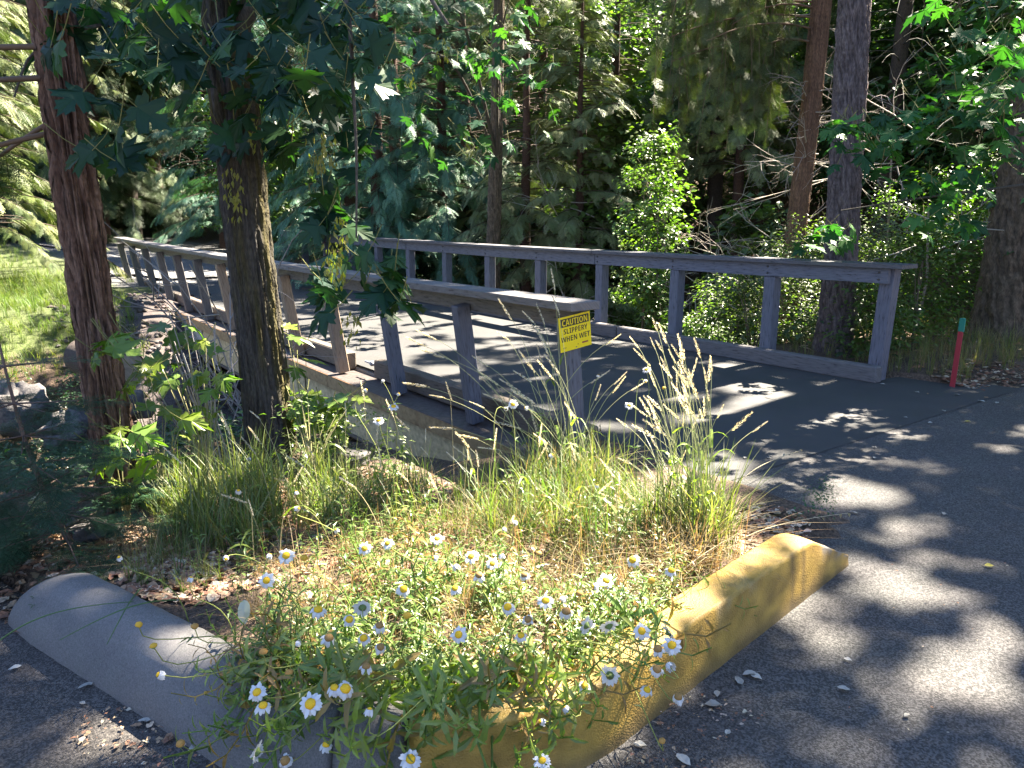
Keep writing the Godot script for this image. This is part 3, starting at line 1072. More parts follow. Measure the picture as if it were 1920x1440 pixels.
func build_bridge() -> void:
	var o := thing("footbridge", "long grey timber railed bridge with asphalt deck crossing the ravine", "bridge")
	# deck
	var d := MB.new()
	d.smooth = true
	var ns := 140
	var nt := 24
	for i in ns + 1:
		var s := lerpf(-0.95, 17.3, float(i) / ns)
		for j in nt + 1:
			var t := lerpf(0.22, 4.02, float(j) / nt)
			if s < 0.05 and j == nt: t = 4.6 + 0.2 * clampf(-s, 0, 1)
			if s < 0.05 and j == 0: t = 0.12
			var k := 0.5 + 0.6 * nf.get_noise_2d(s * 0.8, t * 0.8) + 0.3 * nf.get_noise_2d(s * 4, t * 4)
			d.p(B(s, t, 0.005), Color(0.055, 0.056, 0.056).lerp(Color(0.085, 0.083, 0.081), clampf(k, 0, 1)))
	for i in ns:
		for j in nt:
			var a := i * (nt + 1) + j
			d.quad(a, a + 1, a + nt + 2, a + nt + 1)
	obj("deck", d.mesh(), M.deck, o)
	var slab := MB.new()
	for i in 8: beam(slab, B(0.3 + i * 2.1, 2.12, -0.13), B(2.4 + i * 2.1, 2.12, -0.13), 3.84, 0.2, Vector3.UP, 0.004, Color(0.2, 0.19, 0.18))
	obj("deck_slab", slab.mesh(), M.concrete, o)

	var grey := Color(0.15, 0.157, 0.195)
	var grey2 := Color(0.125, 0.122, 0.13)
	# right railing
	var rr_ := Node3D.new()
	rr_.name = "railing"
	tag(rr_, "far side railing on the right, upright grey posts")
	o.add_child(rr_)
	var step := 1.4087
	for i in 13:
		var p := MB.new()
		var s := i * step + (0.12 if i == 0 else 0.0)
		var top := 1.13 if i in [0, 12] else 0.978
		beam(p, B(s, WID + 0.05, -0.35), B(s + (-0.03 if i == 0 else 0.0), WID + 0.05 + (0.05 if i == 0 else 0.0), top), 0.14, 0.14, BD, 0.008, vary(grey, 0.08))
		var po := obj("post", p.mesh(), M.timber, rr_)
		if i < 9:
			for y in [1.02, 1.09]:
				var bo := MB.new()
				bo.smooth = true
				bo.tube([B(s + 0.02, WID - 0.026, y), B(s + 0.02, WID - 0.036, y)], [0.011, 0.011], 8, Color(0.12, 0.11, 0.11))
				obj("bolt", bo.mesh(), M.steel, rr_)
	for seg in [[0.05, 4.3], [4.31, 9.9], [9.91, 17.0]]:
		var m := MB.new()
		run_beam(m, seg[0], seg[1], WID + 0.0, 1.055, 0.055, 0.15, 0.006, vary(grey, 0.06))
		obj("rail_beam", m.mesh(), M.timber, rr_)
		var c := MB.new()
		run_beam(c, seg[0] - (0.16 if seg[0] < 0.06 else 0.0), seg[1], WID + 0.06, 1.153, 0.30, 0.042, 0.008, vary(grey2, 0.06))
		obj("rail_cap", c.mesh(), M.timber, rr_)
	for seg in [[0.0, 3.7], [3.72, 7.6], [7.62, 11.5], [11.52, 16.6]]:
		var m := MB.new()
		run_beam(m, seg[0], seg[1], WID - 0.085, 0.083, 0.12, 0.17, 0.014, vary(Color(0.145, 0.132, 0.130), 0.06))
		obj("kerb_timber", m.mesh(), M.timber, rr_)
	# left railing, leaning outwards
	var lr := Node3D.new()
	lr.name = "railing"
	tag(lr, "near side railing on the left, posts leaning outwards")
	o.add_child(lr, true)
	var lean := 0.14
	step = 1.3481
	for i in 13:
		var p := MB.new()
		var s := i * step
		var c := vary(Color(0.14, 0.146, 0.175) if i < 3 else Color(0.29, 0.22, 0.15) if i < 7 else Color(0.12, 0.115, 0.115), 0.1)  # middle posts tan: light reflected off the sunlit deck, put into the colour
		beam(p, B(s, 0.0, -0.04 - (0.4 if i == 0 else 0.0)), B(s + rr(-0.015, 0.015), -lean * 1.0, 0.965), 0.125, 0.105, BD, 0.01, c)
		obj("post", p.mesh(), M.timber, lr)
	for seg in [[-0.05, 4.9], [4.91, 10.4], [10.41, 16.3]]:
		var m := MB.new()
		run_beam(m, seg[0], seg[1], 0.0 - lean * 1.0 + 0.10, 0.985, 0.05, 0.14, 0.006, vary(Color(0.155, 0.14, 0.125), 0.08))
		obj("rail_beam", m.mesh(), M.timber, lr)
		var c := MB.new()
		run_beam(c, seg[0] - (0.10 if seg[0] < 0 else 0.0), seg[1], -lean + 0.02, 1.082, 0.25, 0.055, 0.014, vary(Color(0.175, 0.165, 0.165), 0.06))
		obj("rail_cap", c.mesh(), M.timber, lr)
	for seg in [[0.1, 3.55], [4.15, 8.0], [8.05, 12.0], [12.05, 16.3]]:
		var m := MB.new()
		run_beam(m, seg[0], seg[1], 0.2 if seg[0] < 4 else 0.15, 0.055, 0.13, 0.2, 0.014, vary(Color(0.15, 0.12, 0.095), 0.12))
		obj("kerb_timber", m.mesh(), M.timber, lr)
	var bolt := MB.new()
	bolt.smooth = true
	bolt.tube([B(3.55, 0.16, 0.1), B(3.8, 0.16, 0.1)], [0.012, 0.012], 8, Color(0.5, 0.5, 0.52))
	bolt.tube([B(3.62, 0.16, 0.1), B(3.65, 0.16, 0.1)], [0.03, 0.03], 6, Color(0.4, 0.4, 0.42))
	obj("bolt", bolt.mesh(), M.steel, lr)
	# steel girder on the left edge
	var fl := MB.new()
	run_beam(fl, 0.0, 16.4, 0.06, -0.075, 0.44, 0.03, 0.004, Color(0.11, 0.09, 0.08))
	obj("girder_flange", fl.mesh(), M.steel, o)
	var lip := MB.new()
	for i in 8: streaked(lip, 0.0 + i * 2.05, 2.05 + i * 2.05, -0.172, -0.20, -0.062, Color(0.25, 0.13, 0.055), Color(0.46, 0.33, 0.17), 900 + i)
	obj("rusty_lip", lip.mesh(), M.steel, o)
	for i in 7:
		var w := MB.new()
		var pale := Color(0.80, 0.66, 0.38) if i < 4 else Color(0.55, 0.56, 0.54)  # cream of the near plates lightened to paint in bounced light
		streaked(w, 0.25 + i * 2.3, 0.25 + i * 2.3 + 2.285, -0.150 + (0.008 if i % 2 else 0.0), -0.62, -0.203, Color(0.30, 0.22, 0.13) if i < 4 else Color(0.16, 0.16, 0.15), pale, 950 + i)
		obj("girder_plate", w.mesh(), M.steel, o)
	var low := MB.new()
	run_beam(low, 0.2, 16.4, -0.05, -0.635, 0.26, 0.025, 0.003, Color(0.14, 0.11, 0.09))
	run_beam(low, 0.2, 16.4, 0.02, -0.4, 0.06, 0.46, 0.003, Color(0.14, 0.12, 0.1))
	obj("girder", low.mesh(), M.steel, o)
	low = MB.new()
	run_beam(low, 0.2, 16.4, 3.9, -0.45, 0.12, 0.6, 0.003, Color(0.16, 0.14, 0.12))
	obj("girder", low.mesh(), M.steel, o)
	var ab := MB.new()
	beam(ab, B(0.35, -0.12, -0.95), B(0.35, 4.1, -0.95), 0.5, 1.4, Vector3.UP, 0.02, Color(0.28, 0.26, 0.24))
	obj("abutment", ab.mesh(), M.concrete, o)
	ab = MB.new()
	beam(ab, B(16.3, -0.12, -0.95), B(16.3, 4.1, -0.95), 0.5, 1.4, Vector3.UP, 0.02, Color(0.28, 0.26, 0.24))
	obj("abutment", ab.mesh(), M.concrete, o)

	# warning sign screwed to the first post of the left railing
	var sg := thing("caution_sign", "yellow caution slippery when wet sign on the nearest railing post", "sign")
	var up := (Vector3.UP - BN * lean).normalized()
	var bs := Basis(BN, up, -BD)
	bs.z = bs.x.cross(bs.y).normalized()
	bs.x = bs.y.cross(bs.z).normalized()
	sg.transform = Transform3D(bs.rotated(bs.z, deg_to_rad(-1.5)), B(-0.062, -lean * 0.92, 0.905))
	var W := 0.272
	var Hh := 0.232
	var pl := MB.new()
	pl.box(Transform3D(), Vector3(W, Hh, 0.003), 0.001, Color(0.80, 0.62, 0.0))
	obj("sign_plate", pl.mesh(), M.paint, sg)
	var hd := MB.new()
	hd.box(Transform3D(Basis(), Vector3(0, Hh * 0.325, 0.0023)), Vector3(W * 0.90, Hh * 0.235, 0.002), 0.0004, Color(0.012, 0.012, 0.012))
	obj("header_panel", hd.mesh(), M.paint, sg)
	lettering(sg, "CAUTION", Vector3(0, Hh * 0.325, 0.0034), W * 0.80, Hh * 0.175, Color(0.80, 0.62, 0.0))
	lettering(sg, "SLIPPERY", Vector3(0.004, Hh * 0.075, 0.0017), W * 0.76, Hh * 0.15, Color(0.012, 0.012, 0.012))
	lettering(sg, "WHEN WET", Vector3(0, -Hh * 0.145, 0.0017), W * 0.92, Hh * 0.15, Color(0.012, 0.012, 0.012))
	var mk := MB.new()
	mk.box(Transform3D(Basis(), Vector3(W * 0.29, -Hh * 0.36, 0.002)), Vector3(W * 0.20, Hh * 0.045, 0.001), 0.0002, Color(0.25, 0.05, 0.03))
	mk.box(Transform3D(Basis(), Vector3(-W * 0.36, -Hh * 0.39, 0.002)), Vector3(W * 0.10, Hh * 0.02, 0.001), 0.0002, Color(0.3, 0.22, 0.03))
	mk.box(Transform3D(Basis(), Vector3(W * 0.06, -Hh * 0.37, 0.002)), Vector3(W * 0.02, Hh * 0.03, 0.001), 0.0002, Color(0.1, 0.08, 0.03))
	obj("small_print", mk.mesh(), M.paint, sg).set_meta("kind", "stuff")
	for y in [-0.44, 0.46]:
		var sc := MB.new()
		sc.tube([Vector3(0.0, Hh * y, 0.001), Vector3(0.0, Hh * y, 0.004)], [0.004, 0.004], 8, Color(0.3, 0.3, 0.3))
		obj("screw", sc.mesh(), M.steel, sg)

func lettering(parent: Node3D, text: String, at: Vector3, w: float, h: float, col: Color) -> void:
	var t := TextMesh.new()
	var f := SystemFont.new()
	f.font_names = PackedStringArray(["Droid Sans"])
	f.font_weight = 700
	t.font = f
	t.text = text
	t.font_size = 48
	t.pixel_size = 0.01
	t.depth = 0.02
	t.horizontal_alignment = HORIZONTAL_ALIGNMENT_CENTER
	var bb := t.get_aabb()
	var key := "ink%s" % col
	if not M.has(key):
		mat(key, lin(col.r, col.g, col.b), 0.5)
		M[key].vertex_color_use_as_albedo = false
	var o := obj("lettering", t, M[key], parent)
	o.scale = Vector3(w / bb.size.x, h / bb.size.y, 0.03)
	o.position = at - Vector3(bb.get_center().x * o.scale.x, bb.get_center().y * o.scale.y, 0)

func streaked(m: MB, s0: float, s1: float, t: float, y0: float, y1: float, dark: Color, pale: Color, sd: int) -> void:      # weathered plate with run-down stains
	var ns := 46
	var ny := 9
	var k := m.v.size()
	for i in ns + 1:
		var s := lerpf(s0, s1, float(i) / ns)
		var run := 0.35 + 0.65 * nf.get_noise_2d(s * 9.0, sd) + 0.4 * nf.get_noise_2d(s * 25.0, sd * 3.0)
		for j in ny + 1:
			var f := float(j) / ny      # 0 at the bottom
			var g := clampf(ss(1.0 - run * 0.5, 1.25, f) + 0.35 * nf.get_noise_2d(s * 3.0, f * 2.0 + sd) + (0.5 if i in [0, ns] else 0.0) + 0.25 * ss(0.2, 0.0, f), 0, 1)
			m.p(B(s, t, lerpf(y0, y1, f)), pale.lerp(dark, g), Vector2.ZERO, -BN)
	for i in ns:
		for j in ny:
			var a := k + i * (ny + 1) + j
			m.quad(a, a + 1, a + ny + 2, a + ny + 1)
	beam(m, B(s0, t + 0.007, (y0 + y1) / 2), B(s1, t + 0.007, (y0 + y1) / 2), 0.010, absf(y1 - y0) - 0.002, Vector3.UP, 0.001, dark)


# ---------------------------------------------------------------- kerbs

func build_kerbs() -> void:
	# the line of the kerb foot: straight, a bend of one metre radius, straight
	var a := (K0 - KC).normalized()
	var b := (K1 - KC).normalized()
	var ang := a.angle_to(b)
	var R := 1.0
	var tl := R / tan(absf(ang) / 2)
	var mid := (a + b).normalized()
	var cen := KC + mid * R / sin(absf(ang) / 2)
	var line := []
	var n0 := 26
	for i in n0: line.append(K0.lerp(KC + a * tl, float(i) / n0))
	var pa := (KC + a * tl - cen).angle()
	var pb := (KC + b * tl - cen).angle()
	var da := wrapf(pb - pa, -PI, PI)
	for i in 25: line.append(cen + Vector2.from_angle(pa + da * i / 24.0) * R)
	for i in range(1, n0 + 1): line.append((KC + b * tl).lerp(K1, float(i) / n0))
	var run := [0.0]
	for i in range(1, line.size()): run.append(run[-1] + line[i].distance_to(line[i - 1]))
	# joints: where the line passes x = -0.52 and x = -0.27
	var j1 := 0.0
	var j2 := 0.0
	for i in line.size():
		if line[i].x < -0.53: j1 = run[i]
		if line[i].x < -0.275: j2 = run[i]
	kerb("concrete_kerb", "long grey concrete kerb with rounded left end in front of the daisies", line, run, 0.0, j1, false, 0.0)
	kerb("concrete_kerb", "short grey kerb piece between the long grey kerb and the yellow kerb", line, run, j1 + 0.008, j2, false, 0.5)
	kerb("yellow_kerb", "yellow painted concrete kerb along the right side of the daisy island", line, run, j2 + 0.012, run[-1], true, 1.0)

func along(line: Array, run: Array, d: float) -> Vector2:
	for i in range(1, run.size()):
		if run[i] >= d: return line[i - 1].lerp(line[i], (d - run[i - 1]) / maxf(1e-6, run[i] - run[i - 1]))
	return line[-1]

func kerb(called: String, label: String, line: Array, run: Array, d0: float, d1: float, yellow: bool, sharp: float) -> void:
	var m := MB.new()
	m.smooth = true
	var soft := [Vector2(0.0, -0.06), Vector2(0.0, 0.02), Vector2(0.02, 0.08), Vector2(0.036, 0.115), Vector2(0.058, 0.152), Vector2(0.088, 0.184), Vector2(0.124, 0.203), Vector2(0.165, 0.210), Vector2(0.21, 0.208), Vector2(0.238, 0.2), Vector2(0.249, 0.185), Vector2(0.25, -0.06)]
	var hard := [Vector2(0.0, -0.06), Vector2(0.0, 0.02), Vector2(0.004, 0.07), Vector2(0.008, 0.13), Vector2(0.013, 0.19), Vector2(0.018, 0.236), Vector2(0.023, 0.2475), Vector2(0.034, 0.253), Vector2(0.10, 0.256), Vector2(0.165, 0.254), Vector2(0.182, 0.240), Vector2(0.184, -0.06)]
	var n := maxi(8, int((d1 - d0) / 0.035))
	var np := soft.size()
	var total: float = run[-1]
	for i in n + 1:
		var d := lerpf(d0, d1, float(i) / n)
		var c := along(line, run, d)
		var t := (along(line, run, minf(total, d + 0.03)) - along(line, run, maxf(0.0, d - 0.03))).normalized()
		var inward := Vector2(t.y, -t.x)
		var k := 1.0
		if not yellow: k = sqrt(clampf(1.0 - pow(clampf(1.0 - d / 0.42, 0, 1), 2), 0, 1))
		else: k = 0.22 + 0.78 * clampf((total - d) / 0.40, 0, 1)
		var wide := 1.0
		if yellow: wide = 0.16 + 0.84 * clampf((total - d) / 0.46, 0, 1)
		else: wide = 0.35 + 0.65 * sqrt(clampf(d / 0.30, 0, 1))
		for j in np:
			var q: Vector2 = soft[j].lerp(hard[j], sharp if yellow or sharp > 0 else 0.0)
			var wob := nf.get_noise_2d(d * 6.0, j * 0.7) * 0.004
			var y := (q.y * k * (1.0 if yellow else lerpf(1.13, 1.0, sharp)) if q.y > 0 else q.y) + (wob if q.y > 0.05 else 0.0)
			var off := q.x * wide + wob + (0.0 if yellow else 0.05 * (1.0 - wide))
			var at := c + inward * off
			var col: Color
			var n1 := nf.get_noise_2d(d * 2.2, q.y * 5.0 + q.x * 4.0)
			if yellow:
				col = Color(0.55, 0.345, 0.06).lerp(Color(0.43, 0.26, 0.052), clampf(0.4 + n1, 0, 1))
				var wear := clampf(nf.get_noise_2d(d * 5.0, q.x * 20.0 + 7.0) * 1.5 - 0.25, 0, 0.8) * ss(0.15, 0.27, q.y)
				col = col.lerp(Color(0.44, 0.37, 0.22), wear)
				var run_ := clampf(nf.get_noise_2d(d * 13.0, 3.0) * 2.6 - 0.35, 0, 1) * ss(total - 1.1, total - 0.4, d) * (1.0 if q.x < 0.03 else 0.0)
				col = col.lerp(Color(0.09, 0.065, 0.03), run_ * 0.8)
				if total - d < 0.3: col = col.lerp(Color(0.28, 0.26, 0.23), clampf(0.5 + nf.get_noise_2d(d * 20.0, q.y * 30.0) * 2.0, 0, 1) * ss(0.15, 0.25, q.y))
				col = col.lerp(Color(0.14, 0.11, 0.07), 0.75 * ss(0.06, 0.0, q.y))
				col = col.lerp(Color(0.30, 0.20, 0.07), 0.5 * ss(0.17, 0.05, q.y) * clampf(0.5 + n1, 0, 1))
			else:
				col = Color(0.15, 0.145, 0.14).lerp(Color(0.20, 0.19, 0.18), clampf(0.5 + n1, 0, 1))
				col = col.lerp(Color(0.17, 0.155, 0.145), 0.5 * ss(0.07, 0.0, q.y))
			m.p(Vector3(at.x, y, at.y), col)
	for i in n:
		for j in np - 1:
			var e := i * np + j
			m.quad(e, e + 1, e + np + 1, e + np) if false else m.quad(e, e + np, e + np + 1, e + 1)
	for e: int in [0, n]:
		var c := m.p((m.v[e * np] + m.v[e * np + np - 1]) / 2, m.c[e * np + 4])
		for j in np - 1:
			if e == 0: m.tri(c, e * np + j, e * np + j + 1)
			else: m.tri(c, e * np + j + 1, e * np + j)
	soften(m)
	tag(obj(called, m.mesh(), M.yellow_paint if yellow else M.concrete), label, "kerb")

func soften(m: MB) -> void:      # vertex normals, averaged over the faces that share a vertex
	var acc := PackedVector3Array()
	acc.resize(m.v.size())
	for i in range(0, m.ix.size(), 3):
		var fn := (m.v[m.ix[i + 2]] - m.v[m.ix[i]]).cross(m.v[m.ix[i + 1]] - m.v[m.ix[i]])
		for k in 3: acc[m.ix[i + k]] += fn
	for i in acc.size(): m.nn[i] = acc[i].normalized()


# ---------------------------------------------------------------- the trees one can name

